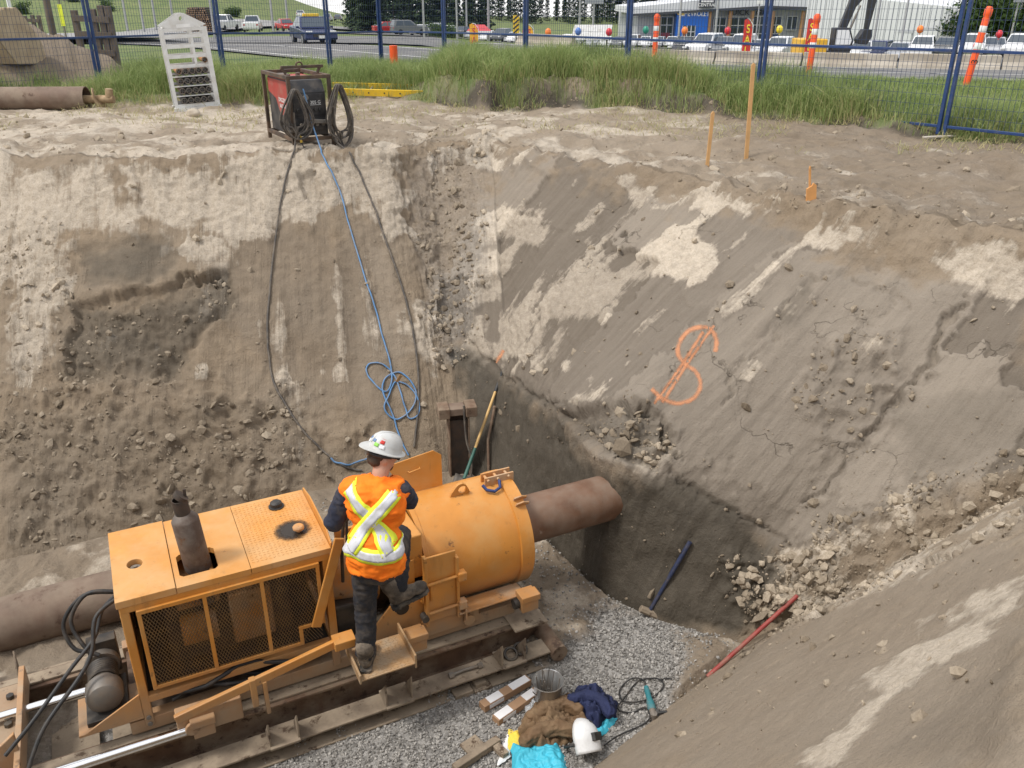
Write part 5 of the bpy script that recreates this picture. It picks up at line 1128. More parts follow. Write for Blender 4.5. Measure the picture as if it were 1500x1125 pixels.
h, n = hit(1375, 203); o = MB().box((0, 0, 0), (.55, .09, .02)).build('board', plain('grey_board', (.42, .38, .32), .85), None, bevel=.002); o.location = h + V3((0, 0, .03)); o.rotation_euler = (0, 0, .3); tag(o, 'weathered board lying under the fence joint', 'board')
M_YEL = plain('yellow_fibreglass', (.80, .52, .03), .5, 0, .06, (.4, .3, .12), .2, 6); M_ALU = plain('aluminium', (.55, .55, .55), .35, .8)
h, n = hit(505, 132); lad = thing('ladder', 'yellow fibreglass ladder lying half hidden in the tall grass', 'ladder', V3((-3.45, 18.75, gz(-3.3, 18.6) + .14)), (math.radians(12), .02, math.radians(-3)))
for y in (0, .40): mb = MB(); mb.b2((-.4, y, -.07), (2.3, y + .03, .07)); part(mb, 'side_rail', M_YEL, lad, bevel=.003)
for i in range(7): part(MB().cyl((-.2 + i * .33, .02, 0), (-.2 + i * .33, .41, 0), .016, n=10), 'rung', M_ALU, lad, 40)
for i in range(6): part(MB().cyl((-.2 + i * .33, .0, .0), (-.2 + i * .33, -.006, .0), .016, n=10), 'rung_cap', M_BLACK, lad)
# ------------------------------------------------------------------ tools leaning in the pit
def along(p0, p1, rs, ts=None): return [V3(p0).lerp(V3(p1), t_) for t_ in (ts or [0, 1])]
M_WOODH = plain('ash_handle', (.55, .35, .13), .6, 0, .1); M_GREEN = plain('green_socket', (.03, .10, .075), .5)
top, n = hit(733, 541); top = top + n * .05; bot = V3((-.62, 8.05, FLOORZ + .08)); dv = (bot - top)
sh = thing('shovel', 'wooden handled shovel with black grip leaning in the pit corner', 'shovel', bot); L = lambda t_: top.lerp(bot, t_) - bot
part(MB().cyl(L(0), L(.19), .020, n=12), 'grip', M_BLACK, sh, 40); part(MB().cyl(L(.19), L(.62), .0165, n=12), 'handle', M_WOODH, sh, 40); part(MB().cyl(L(.62), L(.84), .019, .022, 12), 'socket', M_GREEN, sh, 40)
q = dv.to_track_quat('Z', 'Y').to_matrix().to_4x4(); mb = MB(); V = []
for i in range(7):
    for j in range(7):
        u, v = i / 6, j / 6 * 2 - 1; w = .11 * (1 - max(0, u - .55) ** 2 * 3.6); V.append(q @ V3((v * w, .03 * v * v, u * .28)) + L(.82))
o = part(mb.add(V, [(i * 7 + j, (i + 1) * 7 + j, (i + 1) * 7 + j + 1, i * 7 + j + 1) for i in range(6) for j in range(6)]), 'blade', M_DKST, sh, 60); o.modifiers.new('s', 'SOLIDIFY').thickness = .004
t1, n = hit(728, 598); b1, _ = hit(716, 695); o = MB().tube([t1 + n * .04, t1.lerp(b1, .5) + n * .08, b1 + V3((0, -.05, .02))], .017, 10).ball(t1 + n * .04, .024, 10, 6).build('pry_bar', M_RUST, None, 50); tag(o, 'dark rusty pry bar leaning against the wet soil face', 'bar')
t1, n = hit(1010, 792); b1, _ = hit(950, 903); t1 = t1 + n * .03; M_HBLUE = plain('dark_blue_handle', (.022, .032, .075), .5, 0, .2, (.1, .08, .06), .3, 8)
hm = thing('sledgehammer', 'blue handled sledgehammer leaning on the wet pit face', 'hammer', b1 + V3((0, 0, .05))); q0 = t1 - (b1 + V3((0, 0, .05)))
part(MB().tube([V3((0, 0, 0)), q0 * .45, q0 * .55, q0], [.018, .017, .021, .022], 12), 'handle', M_HBLUE, hm, 50); sd = q0.cross(V3((0, 1, 0))).normalized(); part(MB().cyl(sd * -.09, sd * .09, .036, n=8), 'head', M_MUDST, hm, bevel=.006)
a, n1 = hit(1032, 992); b, n2 = hit(1165, 871); o = MB().cyl(a + n1 * .03 + V3((0, 0, .01)), b + n2 * .05, .019, n=12).build('red_bar', plain('red_painted_steel', (.27, .035, .028), .55, 0, .2, (.25, .17, .12), .4, 9), None, 40); tag(o, 'long red steel bar lying up the foot of the near slope', 'bar')
# steel post in the corner
pb = V3((-.62, 8.75, FLOORZ)); ps = thing('steel_post', 'rusty steel post with blocks at its head in the pit corner', 'post', pb, (0, 0, math.radians(12))); ps.scale = (.8, .9, .95)
mb = MB(); mb.b2((-.15, -.10, 0), (-.13, .12, .86)); mb.b2((.13, -.10, 0), (.15, .12, .86)); mb.b2((-.13, .09, 0), (.13, .11, .86)); part(mb, 'channel', M_RUST, ps, bevel=.004); mb = MB(); mb.b2((-.128, -.06, .0), (.128, -.045, .80)); part(mb, 'web_plate', M_SOOT, ps)
for x in (-.22, .17): mb = MB(); mb.b2((x - .07, -.13, .86), (x + .09, .12, .99)); part(mb, 'end_block', M_RUST, ps, bevel=.01)
mb = MB(); mb.b2((-.128, -.10, .88), (.098, .10, .97)); part(mb, 'head_beam', M_PIPE2, ps, bevel=.008)
t1, n = hit(700, 605); o = MB().tube(smooth_path([pb + V3((.08, -.16, 1.0)), pb + V3((.10, -.2, .6)), pb + V3((.16, -.26, .35)), pb + V3((.14, -.32, .06))]), .012, 8).build('hose_end', M_CABLE, None, 60); tag(o, 'dark hose end hanging over the rusty steel post', 'hose')
# ------------------------------------------------------------------ clutter on the gravel
def fl(x, y, z=0.0): return V3(onz(x, y, FLOORZ + z))
M_STEELB = NT('stainless_pail'); M_STEELB.col((.55, .55, .54)); M_STEELB.set(.34, .85); M_STEELB = M_STEELB.m
bc = fl(802, 1032); pail = thing('pail', 'shiny steel pail holding welding rods on the gravel', 'pail', bc)
part(MB().lathe([(.0, .008), (.095, .008), (.122, .245), (.127, .25), (.124, .256), (.118, .25), (.090, .0), (.0, .0)], None, 32), 'shell', M_STEELB, pail, 40)
part(MB().tube([(.122 * math.cos(a), .122 * math.sin(a) * .35 - .10, .24 - .10 * math.sin(a)) for a in np.linspace(0, math.pi, 14)], .004, 6), 'handle', M_GREY, pail, 60)
for k in range(12):
    a = random.uniform(0, 6.28); r = random.uniform(.02, .07); b_ = a + random.uniform(-.5, .5); part(MB().cyl((r * math.cos(a), r * math.sin(a), .02), (.095 * math.cos(b_), .095 * math.sin(b_), random.uniform(.26, .36)), .004, n=6), 'welding_rod', M_GREY, pail, 40)
M_CARD = plain('cardboard', (.36, .22, .125), .85, 0, .1, bump=.1); M_LAB = plain('paper_label', (.76, .75, .74), .7, 0, .04)
def carton(p0, p1, lab, l2):
    a, b = fl(*p0), fl(*p1); d = b - a; o = thing('carton', lab, 'box', (a + b) / 2, (0, 0, math.atan2(d.y, d.x))); Lh = d.length / 2
    mb = MB(); mb.b2((-Lh, -.04, .012), (Lh, .04, .075)); part(mb, 'box_body', M_CARD, o, bevel=.003)
    for x0, x1 in l2: mb = MB(); mb.b2((x0 * Lh, -.036, .0755), (x1 * Lh, .036, .0775)); part(mb, 'paper_label', M_LAB, o)
    mb = MB(); mb.b2((-Lh * .8, -.0425, .03), (-Lh * .2, -.0405, .065)); part(mb, 'paper_label', M_LAB, o)
carton((706, 1042), (774, 1002), 'long cardboard rod carton with two white labels', [(-.75, -.2), (.2, .95)]); carton((726, 1062), (786, 1020), 'long cardboard rod carton nearest the clear plastic sleeve', [(-.95, -.3), (.35, .9)])
def cloth(name, poly, height, mat, lab, cat, seed, fold=.03, fsc=9, base=.004, kink=1.0, thick=.006):
    W = [fl(x, y) for x, y in poly]; xs = [w.x for w in W]; ys = [w.y for w in W]; n = 70
    X, Y = np.meshgrid(np.linspace(min(xs), max(xs), n), np.linspace(min(ys), max(ys), n), indexing='ij'); P = np.stack([X, Y, X * 0], -1)
    sd = poly_sd(X + .012 * fbm(P, 14, 3, seed), Y + .012 * fbm(P, 14, 3, seed + 5), [(w.x, w.y) for w in W])
    ins = sd > -.008; Z = FLOORZ + base + height * np.sqrt(np.clip(sd, 0, .09) / .09) + fold * kink * np.clip(sd / .03, 0, 1) * (billow(P + .05 * fbm(P, 6, 2, seed + 31)[..., None], fsc, 2, seed + 9) * .55 + .28 * billow(P, fsc * 2.6, 2, seed + 19)) + .3 * fold * fbm(P, fsc * 3, 2, seed + 3) * np.clip(sd / .03, 0, 1)
    Z = np.maximum(Z, FLOORZ + base)
    V = np.stack([X, Y, Z], -1).reshape(-1, 3); idx = np.arange(n * n).reshape(n, n); q_ = np.stack([idx[:-1, :-1], idx[1:, :-1], idx[1:, 1:], idx[:-1, 1:]], -1).reshape(-1, 4); q_ = q_[ins.ravel()[q_].all(1)]
    u, inv = np.unique(q_, return_inverse=True); o = np_mesh(name, V[u], inv.reshape(-1, 4), mat); s = o.modifiers.new('s', 'SOLIDIFY'); s.thickness = thick; s.offset = 1
    o.modifiers.new('sub', 'SUBSURF').render_levels = 1; return tag(o, lab, cat)
M_BRN = plain('brown_leather', (.13, .075, .035), .75, 0, .25, (.24, .165, .095), .4, 7, .3, 70); M_NVY = plain('navy_cloth', (.012, .018, .06), .85, 0, .25, bump=.3, bsc=90); M_CYAN = plain('cyan_cloth', (.05, .42, .55), .6, 0, .08); M_YLW = plain('yellow_paper', (.80, .58, .07), .6, 0, .05)
t = NT('clear_plastic'); t.col((.75, .77, .78)); t.set(.25); t.b.inputs['Alpha'].default_value = .45; M_PLAS = t.m
cloth('leather_jacket', [(772, 1048), (800, 1028), (835, 1024), (850, 1045), (868, 1066), (850, 1082), (818, 1095), (790, 1105), (765, 1092), (758, 1070)], .075, M_BRN, 'crumpled brown leather welding jacket on the gravel', 'jacket', 5, .065, 8)
cloth('work_shirt', [(828, 1030), (850, 1014), (882, 1012), (890, 1028), (905, 1032), (902, 1052), (886, 1055), (878, 1074), (858, 1068), (842, 1052)], .09, M_NVY, 'crumpled navy blue shirt heaped beside the brown jacket', 'shirt', 15, .075, 11)
cloth('cloth_bag', [(748, 1092), (790, 1098), (815, 1090), (828, 1110), (830, 1125), (835, 1150), (750, 1150)], .05, M_CYAN, 'bright cyan cloth bag below the brown jacket', 'bag', 25, .03, 8)
cloth('cloth_scrap', [(862, 1072), (892, 1052), (905, 1055), (890, 1072), (872, 1084)], .03, M_CYAN, 'small cyan rag sticking out under the navy shirt', 'rag', 26, .02, 12)
cloth('paper_sheet', [(744, 1068), (762, 1072), (768, 1100), (742, 1100)], .035, M_YLW, 'yellow paper sheet tucked beside the cyan bag', 'paper', 35, .015, 8, thick=.002)
cloth('paper_sheet', [(742, 1072), (750, 1070), (746, 1110), (728, 1122), (736, 1098)], .02, M_LAB, 'white paper sheet with torn edge beside the yellow one', 'paper', 45, .012, 12, thick=.002)
cloth('plastic_sleeve', [(764, 1030), (782, 1012), (790, 1040), (776, 1056)], .05, M_PLAS, 'clear plastic sleeve between the cartons and the pail', 'plastic', 55, .04, 14, thick=.002)
jk = bpy.data.objects['leather_jacket']
for pth, r0 in (([(778, 1050), (800, 1036), (828, 1030), (846, 1040)], .05), ([(770, 1085), (790, 1070), (818, 1066), (845, 1072)], .055)):
    mbs = MB(); chain(mbs, [fl(x, y, .10) for x, y in pth], [r0 * .8, r0, r0 * 1.05, r0 * .9]); remesh(mbs, 'sleeve', M_BRN, jk, .009, 5, .010, 16)
sh2 = bpy.data.objects['work_shirt']; mbs = MB(); chain(mbs, [fl(x, y, .13) for x, y in [(838, 1024), (858, 1020), (880, 1026), (893, 1044)]], [.035, .045, .045, .038]); remesh(mbs, 'sleeve', M_NVY, sh2, .009, 4, .010, 18)
# welding helmet: silver shell, dark lens side
M_HSIL = plain('silver_helmet', (.66, .66, .65), .4, .1, .05, (.35, .33, .3), .25, 7, .05)
hc = fl(852, 1100); wh = thing('welding_helmet', 'silver welding helmet lying beside the brown jacket', 'helmet', hc + V3((0, 0, .12)), (math.radians(-35), math.radians(38), math.radians(55)))
mb = MB(); V = []; n1, n2 = 14, 20
for i in range(n1 + 1):
    e = -.75 + i / n1 * (math.pi / 2 + .75)
    for j in range(n2 + 1): a = -1.75 + 3.5 * j / n2; V.append((.118 * math.cos(max(e, -.2) if e < 0 else e) * math.sin(a), -.135 * math.cos(max(e, -.2) if e < 0 else e) * math.cos(a), .15 * math.sin(e)))
o = part(mb.add(V, [(i * (n2 + 1) + j, (i + 1) * (n2 + 1) + j, (i + 1) * (n2 + 1) + j + 1, i * (n2 + 1) + j + 1) for i in range(n1) for j in range(n2)]), 'shell', M_HSIL, wh, 50); o.modifiers.new('s', 'SOLIDIFY').thickness = .004
mb = MB(); mb.b2((-.07, -.135, -.03), (.07, -.10, .03)); part(mb, 'lens_window', M_BLACK, wh, bevel=.006); part(MB().tube([(.12 * math.cos(a), .12 * math.sin(a) + .02, -.03) for a in np.linspace(0, math.pi, 16)], .012, 8), 'headband', M_BLACK, wh, 60)
text('lettering', '10', .035, M_BLACK, wh, Matrix.Translation((.0, -.098, .108)) @ Matrix.Rotation(math.radians(42), 4, 'X'), .002)
# grinder and cord
g0, g1 = fl(947, 1008, .04), fl(957, 1046, .04); gd_ = g1 - g0; ag = thing('angle_grinder', 'teal angle grinder with black cord on the gravel', 'grinder', (g0 + g1) / 2, (0, 0, math.atan2(gd_.y, gd_.x))); M_TEAL = plain('teal_plastic', (.03, .17, .19), .5, 0, .1, (.2, .17, .14), .25, 12)
part(MB().tube([(-.15, 0, 0), (-.10, 0, 0), (-.03, 0, 0), (.02, 0, 0), (.08, 0, 0), (.10, 0, 0)], [.020, .024, .022, .032, .034, .028], 14), 'body', M_TEAL, ag, 40); part(MB().cyl((.10, 0, .0), (.17, 0, -.005), .028, .026, 14).cyl((.15, 0, .02), (.15, 0, -.03), .028, n=14), 'gear_head', M_GREY, ag, 40); part(MB().cyl((.15, 0, -.030), (.15, 0, -.034), .058, n=24), 'disc', M_DKST, ag, 40); part(MB().cyl((.13, .03, 0), (.13, .11, .01), .013, n=10), 'side_handle', M_BLACK, ag, 40)
o = MB().tube(smooth_path([fl(x, y, .015 + .012 * (i % 3)) for i, (x, y) in enumerate([(946, 1008), (942, 996), (925, 994), (908, 1010), (912, 1026), (935, 1028), (958, 1020), (972, 1004), (962, 994), (935, 998), (915, 1022), (905, 1038), (925, 1044), (945, 1036), (952, 1050), (940, 1062), (905, 1078), (885, 1092)])]), .0065, 6).build('power_cord', M_BLACK, None, 60); tag(o, 'tangled black power cord of the teal grinder', 'cord')
o = MB().tube(smooth_path([fl(x, y, .02) for x, y in [(966, 996), (980, 994), (992, 1000), (1005, 1008)]]), .0065, 6).build('power_cord', M_BLACK, None, 60); tag(o, 'loose black cord end running to the soil slope', 'cord')
def scrap(p, rz, pieces, lab):
    o = thing('steel_clamp', lab, 'clamp', fl(*p), (0, 0, rz))
    for lo, hi in pieces: part(MB().b2(lo, hi), 'clamp_piece', M_MUDST, o, bevel=.006)
    return o
scrap((690, 1012), .5, [((-.16, -.05, .0), (.0, .05, .05)), ((.01, -.06, .0), (.17, .05, .03)), ((.03, -.03, .03), (.13, .04, .07))], 'dirty steel clamp halves lying against the track channel')
scrap((700, 1108), .7, [((-.22, -.03, .0), (.20, .03, .06)), ((-.05, .03, .0), (.10, .16, .03)), ((.12, -.15, .0), (.18, -.03, .05))], 'dirty steel bracket lying left of the cyan bag')
# ------------------------------------------------------------------ spray paint on the wall
t = NT('orange_spray_paint'); t.col((.62, .27, .13)); t.set(.9); n_ = t.noise(90, 6, .75); n2_ = t.noise(14, 4, .6)
e_ = t.math('ADD', t.attr('edge'), t.math('MULTIPLY', t.math('SUBTRACT', n_, .5), 1.2)); e_ = t.math('ADD', e_, t.math('MULTIPLY', t.math('SUBTRACT', n2_, .5), .9))
t.lk(t.math('MULTIPLY', t.ramp(e_, .30, 1.0), .72), t.b.inputs['Alpha']); M_SPRAY = t.m
def ribbon(name, paths, w):
    V, F, E = [], [], []; K = 7
    for pts in paths:
        D = smooth_path([(a, b, 0) for a, b in pts], 10)
        for i, p in enumerate(D):
            tg = (D[min(i + 1, len(D) - 1)] - D[max(i - 1, 0)]).normalized(); sx, sy = -tg.y, tg.x
            for k in range(K): q_ = (k / (K - 1) - .5) * w; h, n = hit(p.x + sx * q_, p.y + sy * q_); V.append(tuple(h + n * .004)); E.append(1 - abs(k / (K - 1) * 2 - 1) ** 1.5)
            if i:
                o_ = len(V) - 2 * K
                F += [(o_ + k, o_ + k + 1, o_ + K + k + 1, o_ + K + k) for k in range(K - 1)]
    return np_mesh(name, V, F, M_SPRAY, {'edge': E})
o = ribbon('spray_mark', [[(1048, 516), (1049, 496), (1037, 481), (1015, 482), (998, 497), (993, 518), (1004, 534), (1019, 545), (1026, 562), (1018, 582), (995, 591), (972, 585), (954, 570)]], 11)
tag(o, 'orange spray painted dollar sign on the grey pit wall', 'paint mark')
for p in ([(1046, 477), (1012, 525), (988, 562), (970, 590)], [(1030, 486), (1003, 528), (980, 562), (958, 592)]): ribbon('stroke', [p], 8).parent = o
for p, l in (((735, 518), 'small orange paint dot high on the pit corner'), ((729, 527), 'small orange paint dot just below another on the pit corner')):
    o = ribbon('spray_dot', [[(p[0] - 3, p[1] + 5), (p[0] + 3, p[1] - 5)]], 9); tag(o, l, 'paint mark')
# ------------------------------------------------------------------ road, kerb berm
M_ASPH = plain('asphalt', (.115, .113, .112), .9, 0, .12, (.2, .19, .175), .5, .6, .3, 8); M_LINE = plain('road_paint', (.62, .61, .58), .7, 0, .08); M_CONC = plain('concrete_barrier', (.40, .36, .30), .85, 0, .12, (.26, .22, .17), .55, .8, .3, 6)
KL = smooth_path([(x, y, 0) for x, y in KERB[1:-1]], 14)          # far kerb line of the road
def road_sheet(name, mat, offs, dz):
    V, F = [], []; k = len(offs)
    for i, p in enumerate(KL):
        tg = KL[min(i + 1, len(KL) - 1)] - KL[max(i - 1, 0)]; tg.normalize(); nn = V3((-tg.y, tg.x, 0)); nn = nn if nn.y > 0 else -nn
        for o_ in offs: q_ = p + nn * o_; V.append((q_.x, q_.y, gz(q_.x, q_.y) + dz))
    for i in range(len(KL) - 1):
        for j in range(k - 1): F.append((i * k + j, i * k + j + 1, (i + 1) * k + j + 1, (i + 1) * k + j))
    o = MB().add(V, F).build(name, mat, None, 60); o['kind'] = 'structure'; return o
road_sheet('road', M_ASPH, [-8, -6, -4, -2, -.1], .06)
for o_ in (-4.2, -7.5, -.7): road_sheet('road_marking', M_LINE, [o_, o_ + .14], .068)
seg = None; acc = 0; last = KL[-1]
for p in reversed(KL):
    if p.x < -1.5: break
    d = p - last
    while d.length > 3.05:
        d2 = d.normalized(); ang_ = math.atan2(d2.y, d2.x)
        if seg is None: seg = MB().prism([(-.30, 0), (.30, 0), (.25, .14), (.13, .26), (.11, .48), (-.11, .48), (-.13, .26), (-.25, .14)], 3.0, Matrix(((0, 0, 1, 0), (1, 0, 0, 0), (0, 1, 0, 0), (0, 0, 0, 1)))).build('road_barrier', M_CONC, None, bevel=.02); ob = seg; tag(seg, 'long concrete barrier section along the far road edge', 'barrier', 'barrier sections along the road')
        else: ob = seg.copy(); COL.objects.link(ob)
        ob.location = (last.x, last.y, gz(last.x, last.y) + .0); ob.rotation_euler = (0, 0, ang_); last = last + d2 * 3.05; d = p - last
# gravel windrow behind the barrier, road climbing the hill on the left, side road
def strip(name, mat, pts, w, dz, kind='structure'):
    P = smooth_path(pts, 10); V, F = [], []
    for i, p in enumerate(P):
        tg = (P[min(i + 1, len(P) - 1)] - P[max(i - 1, 0)]); tg.z = 0; tg.normalize(); s_ = V3((-tg.y, tg.x, 0))
        for k in (-1, -.5, 0, .5, 1): q_ = p + s_ * (w / 2 * k); V.append((q_.x, q_.y, gz(q_.x, q_.y) + dz))
    for i in range(len(P) - 1):
        for j in range(4): F.append((i * 5 + j, i * 5 + j + 1, (i + 1) * 5 + j + 1, (i + 1) * 5 + j))
    o = MB().add(V, F).build(name, mat, None, 60); o['kind'] = kind; return o
M_ASPH2 = plain('pale_asphalt', (.25, .245, .235), .9, 0, .08)
strip('side_road', M_ASPH2, [(-24, 52, 0), (-34, 72, 0), (-40, 100, 0), (-42, 140, 0), (-32, 190, 0), (-26, 240, 0), (-40, 320, 0)], 11, .35); strip('lane', M_ASPH2, [(-38, 78, 0), (-60, 84, 0), (-80, 92, 0), (-110, 110, 0)], 9, .30)
strip('car_park', M_ASPH, [(-26, 70, 0), (0, 68, 0), (30, 62, 0), (70, 58, 0), (110, 52, 0)], 36, .10)
strip('car_park', M_ASPH, [(-32, 136, 0), (-10, 134, 0), (10, 134, 0), (34, 132, 0)], 22, .12)
def place(x, Y): z = gz(x, Y); return V3((x, Y, z))
def px_at(px, Y): return (px - 750) / FPX * (Y * CP + (CAMH + .03 * Y) * SP)
# ------------------------------------------------------------------ cars
M_TYRE = plain('tyre', (.02, .02, .02), .8); M_RIM = plain('wheel_rim', (.35, .35, .36), .4, .6); M_WIN = NT('car_glass'); M_WIN.col((.07, .085, .10)); M_WIN.set(.08); M_WIN = M_WIN.m; M_LAMP = plain('lamp_glass', (.7, .7, .68), .2); M_TAIL = plain('tail_lamp', (.4, .02, .02), .3)
PAINT = {k: plain(k + '_car_paint', c, .25, .1, .04) for k, c in dict(white=(.72, .72, .72), silver=(.42, .43, .45), black=(.025, .025, .028), grey=(.15, .155, .16), blue=(.02, .045, .16), navy=(.015, .025, .085), red=(.45, .025, .02), teal=(.05, .20, .24), green=(.10, .16, .10)).items()}
def car(kind, paint, label, loc, rz, group=None, detail=True):
    o = thing('pickup_truck' if kind == 'pickup' else 'parked_car' if group else 'car', label, 'truck' if kind == 'pickup' else 'car', loc, (0, 0, rz), group)
    L, W, Hh = {'sedan': (4.5, 1.78, 1.45), 'suv': (4.6, 1.85, 1.70), 'pickup': (5.5, 1.95, 1.85)}[kind]
    wb = .30; lo = .32; belt = Hh * .60
    if kind == 'sedan': low = [(-L / 2, .45), (-L / 2 + .05, .95), (-L / 2 + .9, belt + .06), (L * .12, belt), (L / 2 - .35, .78), (L / 2 - .05, .66), (L / 2, .42)]; cab = [(-L * .38, belt), (-L * .22, Hh), (L * .02, Hh), (L * .20, belt)]
    elif kind == 'suv': low = [(-L / 2, .5), (-L / 2 + .03, belt), (L * .16, belt), (L / 2 - .25, .95), (L / 2, .80), (L / 2 + .02, .48)]; cab = [(-L * .49, belt), (-L * .44, Hh), (L * .02, Hh), (L * .19, belt)]
    else: low = [(-L / 2, .55), (-L / 2, 1.12), (-L * .08, 1.12), (L * .22, 1.14), (L / 2 - .1, 1.05), (L / 2, .9), (L / 2, .5)]; cab = [(-L * .10, 1.12), (-L * .07, Hh), (L * .12, Hh), (L * .24, 1.13)]
    bot = [(L / 2 - .05, lo), (-L / 2 + .05, lo)]
    def loft(prof, w0, w1, zmid):
        mb = MB(); n = len(prof); V = []
        for s_ in (-1, 1):
            for x, z in prof:
                k = 1 if z < zmid else 0; ww = (w0 if z <= zmid else w1) / 2; V.append((x, s_ * ww, z))
        F = [tuple(range(n)), tuple(range(n, 2 * n))[::-1]] + [(i, n + i, n + (i + 1) % n, (i + 1) % n) for i in range(n)]
        return mb.add(V, F)
    b = part(loft(low + bot, W, W * .985, .7), 'body', paint, o, bevel=.07)
    part(loft(cab, W * .96, W * .74, belt + .15 if kind != 'pickup' else 1.2), 'cabin', paint, o, bevel=.05)
    def shr(p, k): cx = sum(a for a, _ in p) / len(p); cz = sum(c for _, c in p) / len(p); return [(cx + (a - cx) * k, cz + (c - cz) * k) for a, c in p]
    base_z = cab[0][1]
    for s_ in (-1, 1):
        g = shr(cab, .80); yy = lambda z: W * .5 * (.96 + (.74 - .96) * (z - base_z) / (Hh - base_z)) + .004
        xm = (g[1][0] + g[2][0]) / 2
        for gg in ([g[0], g[1], (xm - .05, g[1][1]), (xm - .05, g[0][1])], [(xm + .05, g[0][1]), (xm + .05, g[2][1]), g[2], g[3]]):
            V = [(a, s_ * yy(z), z) for a, z in gg]; V2 = [(a, s_ * (yy(z) - .02), z) for a, z in gg]; n = 4
            part(MB().add(V + V2, [tuple(range(n)), tuple(range(n, 2 * n))] + [(i, (i + 1) % n, n + (i + 1) % n, n + i) for i in range(n)]), 'side_window', M_WIN, o)
    for (xa, za), (xb, zb), nm in ((cab[3], cab[2], 'windscreen'), (cab[0], cab[1], 'rear_window')):
        pa, pb_ = [(xa + (xb - xa) * t_, za + (zb - za) * t_) for t_ in (.12, .90)]; sx = .012 * (1 if nm == 'windscreen' else -1)
        wa, wb_ = W * .42, W * .34; V = [(pa[0] + sx, -wa, pa[1] + .008), (pa[0] + sx, wa, pa[1] + .008), (pb_[0] + sx, wb_, pb_[1] + .008), (pb_[0] + sx, -wb_, pb_[1] + .008)]
        V += [(a - sx * 2, c, d - .01) for a, c, d in V]; part(MB().add(V, [(0, 1, 2, 3), (4, 5, 6, 7), (0, 1, 5, 4), (1, 2, 6, 5), (2, 3, 7, 6), (3, 0, 4, 7)]), nm, M_WIN, o)
    for x in (-L * .31, L * .31):
        for s_ in (-1, 1):
            w_ = part(MB().cyl((x, s_ * (W / 2 - .20), .33), (x, s_ * (W / 2 + .015), .33), .33, n=20), 'wheel', M_TYRE, o, 40)
            if detail: part(MB().cyl((x, s_ * (W / 2 + .015), .33), (x, s_ * (W / 2 + .025), .33), .20, n=14), 'rim', M_RIM, w_, 40)
    for s_ in (-1, 1):
        part(MB().box((L / 2 - .06, s_ * W * .36, .72 if kind != 'pickup' else .9), (.14, .34, .13)), 'headlight', M_LAMP, o, bevel=.02); part(MB().box((-L / 2 + .04, s_ * W * .40, .85), (.12, .22, .16)), 'tail_light', M_TAIL, o, bevel=.02)
    if detail:
        part(MB().box((L / 2 - .0, 0, .56), (.05, W * .5, .16)), 'grille', M_BLACK, o, bevel=.01); part(MB().box((L / 2 + .03, 0, .48), (.02, .32, .15)), 'number_plate', M_TXT, o)
        for s_ in (-1, 1): part(MB().box((L * .14, s_ * (W / 2 + .06), belt + .06), (.10, .16, .12)), 'wing_mirror', paint, o, bevel=.03)
    return o
p = place(px_at(462, 52), 52); tx = car('sedan', PAINT['navy'], 'dark blue taxi with yellow roof light on the road behind the fence', p, math.radians(-66)); p.z += .05
part(MB().box((-.2, 0, 1.52), (.22, .9, .16)), 'roof_light', M_YEL, tx, bevel=.03)
for kind, pt, lab, px, Y, rz in [('sedan', 'red', 'bright red car on the road beyond the blue taxi', 421, 122, -60), ('pickup', 'white', 'white pickup truck driving away on the side road', 373, 116, 100), ('pickup', 'white', 'white pickup truck beside the log pile', 331, 120, 80), ('suv', 'teal', 'teal car parked beside the log pile', 311, 122, 80),
    ('suv', 'black', 'dark car far up the side road hill', 453, 190, 100), ('sedan', 'white', 'white car far up the side road hill', 443, 205, 100), ('suv', 'silver', 'silver van far along the side road', 482, 215, 95), ('sedan', 'grey', 'grey car at the top of the side road', 497, 232, 95),
    ('sedan', 'red', 'dark red car at the end of the parked row', 572, 122, 20), ('pickup', 'black', 'black pickup behind the dark red parked car', 578, 134, 15), ('suv', 'grey', 'grey wagon parked next to the dark red car', 600, 118, 25)]:
    p = place(px_at(px, Y), Y); p.z += .30 if Y > 100 else .1; car(kind, PAINT[pt], lab, p, math.radians(rz), None, False)
protos = {}
order = ['white', 'silver', 'white', 'black', 'silver', 'white', 'grey', 'white', 'navy', 'silver', 'white', 'white', 'black', 'silver', 'white', 'grey', 'white', 'white', 'silver', 'white', 'black', 'white', 'grey', 'white', 'silver', 'white', 'white', 'navy', 'silver', 'white', 'grey', 'white', 'silver', 'white']
pxs = list(np.linspace(618, 985, 20)) + [1003, 1033, 1062, 1086, 1112, 1140, 1262, 1285, 1318, 1350, 1385, 1425, 1455, 1490]
for i, (px, c) in enumerate(zip(pxs, order)):
    kind = 'suv' if (i % 5 == 1 or (px > 1000 and i % 2)) else 'sedan'; key = (kind, c); Y = 132 if px < 1000 else 78 - .01 * (px - 1000); p = place(px_at(px, Y), Y); p.z += .10
    lab = f'{c} {"tall" if kind == "suv" else "low"} car in the dealership row behind the barrier'
    if key not in protos: protos[key] = car(kind, PAINT[c], lab, p, math.radians((-112 if px < 1000 else -124) + 3 * (i % 3)), f'{c} {kind} cars parked at the dealership', False)
    else: o = copy_tree(protos[key]); o.location = p; o.rotation_euler = (0, 0, math.radians((-112 if px < 1000 else -124) + 3 * (i % 3)))
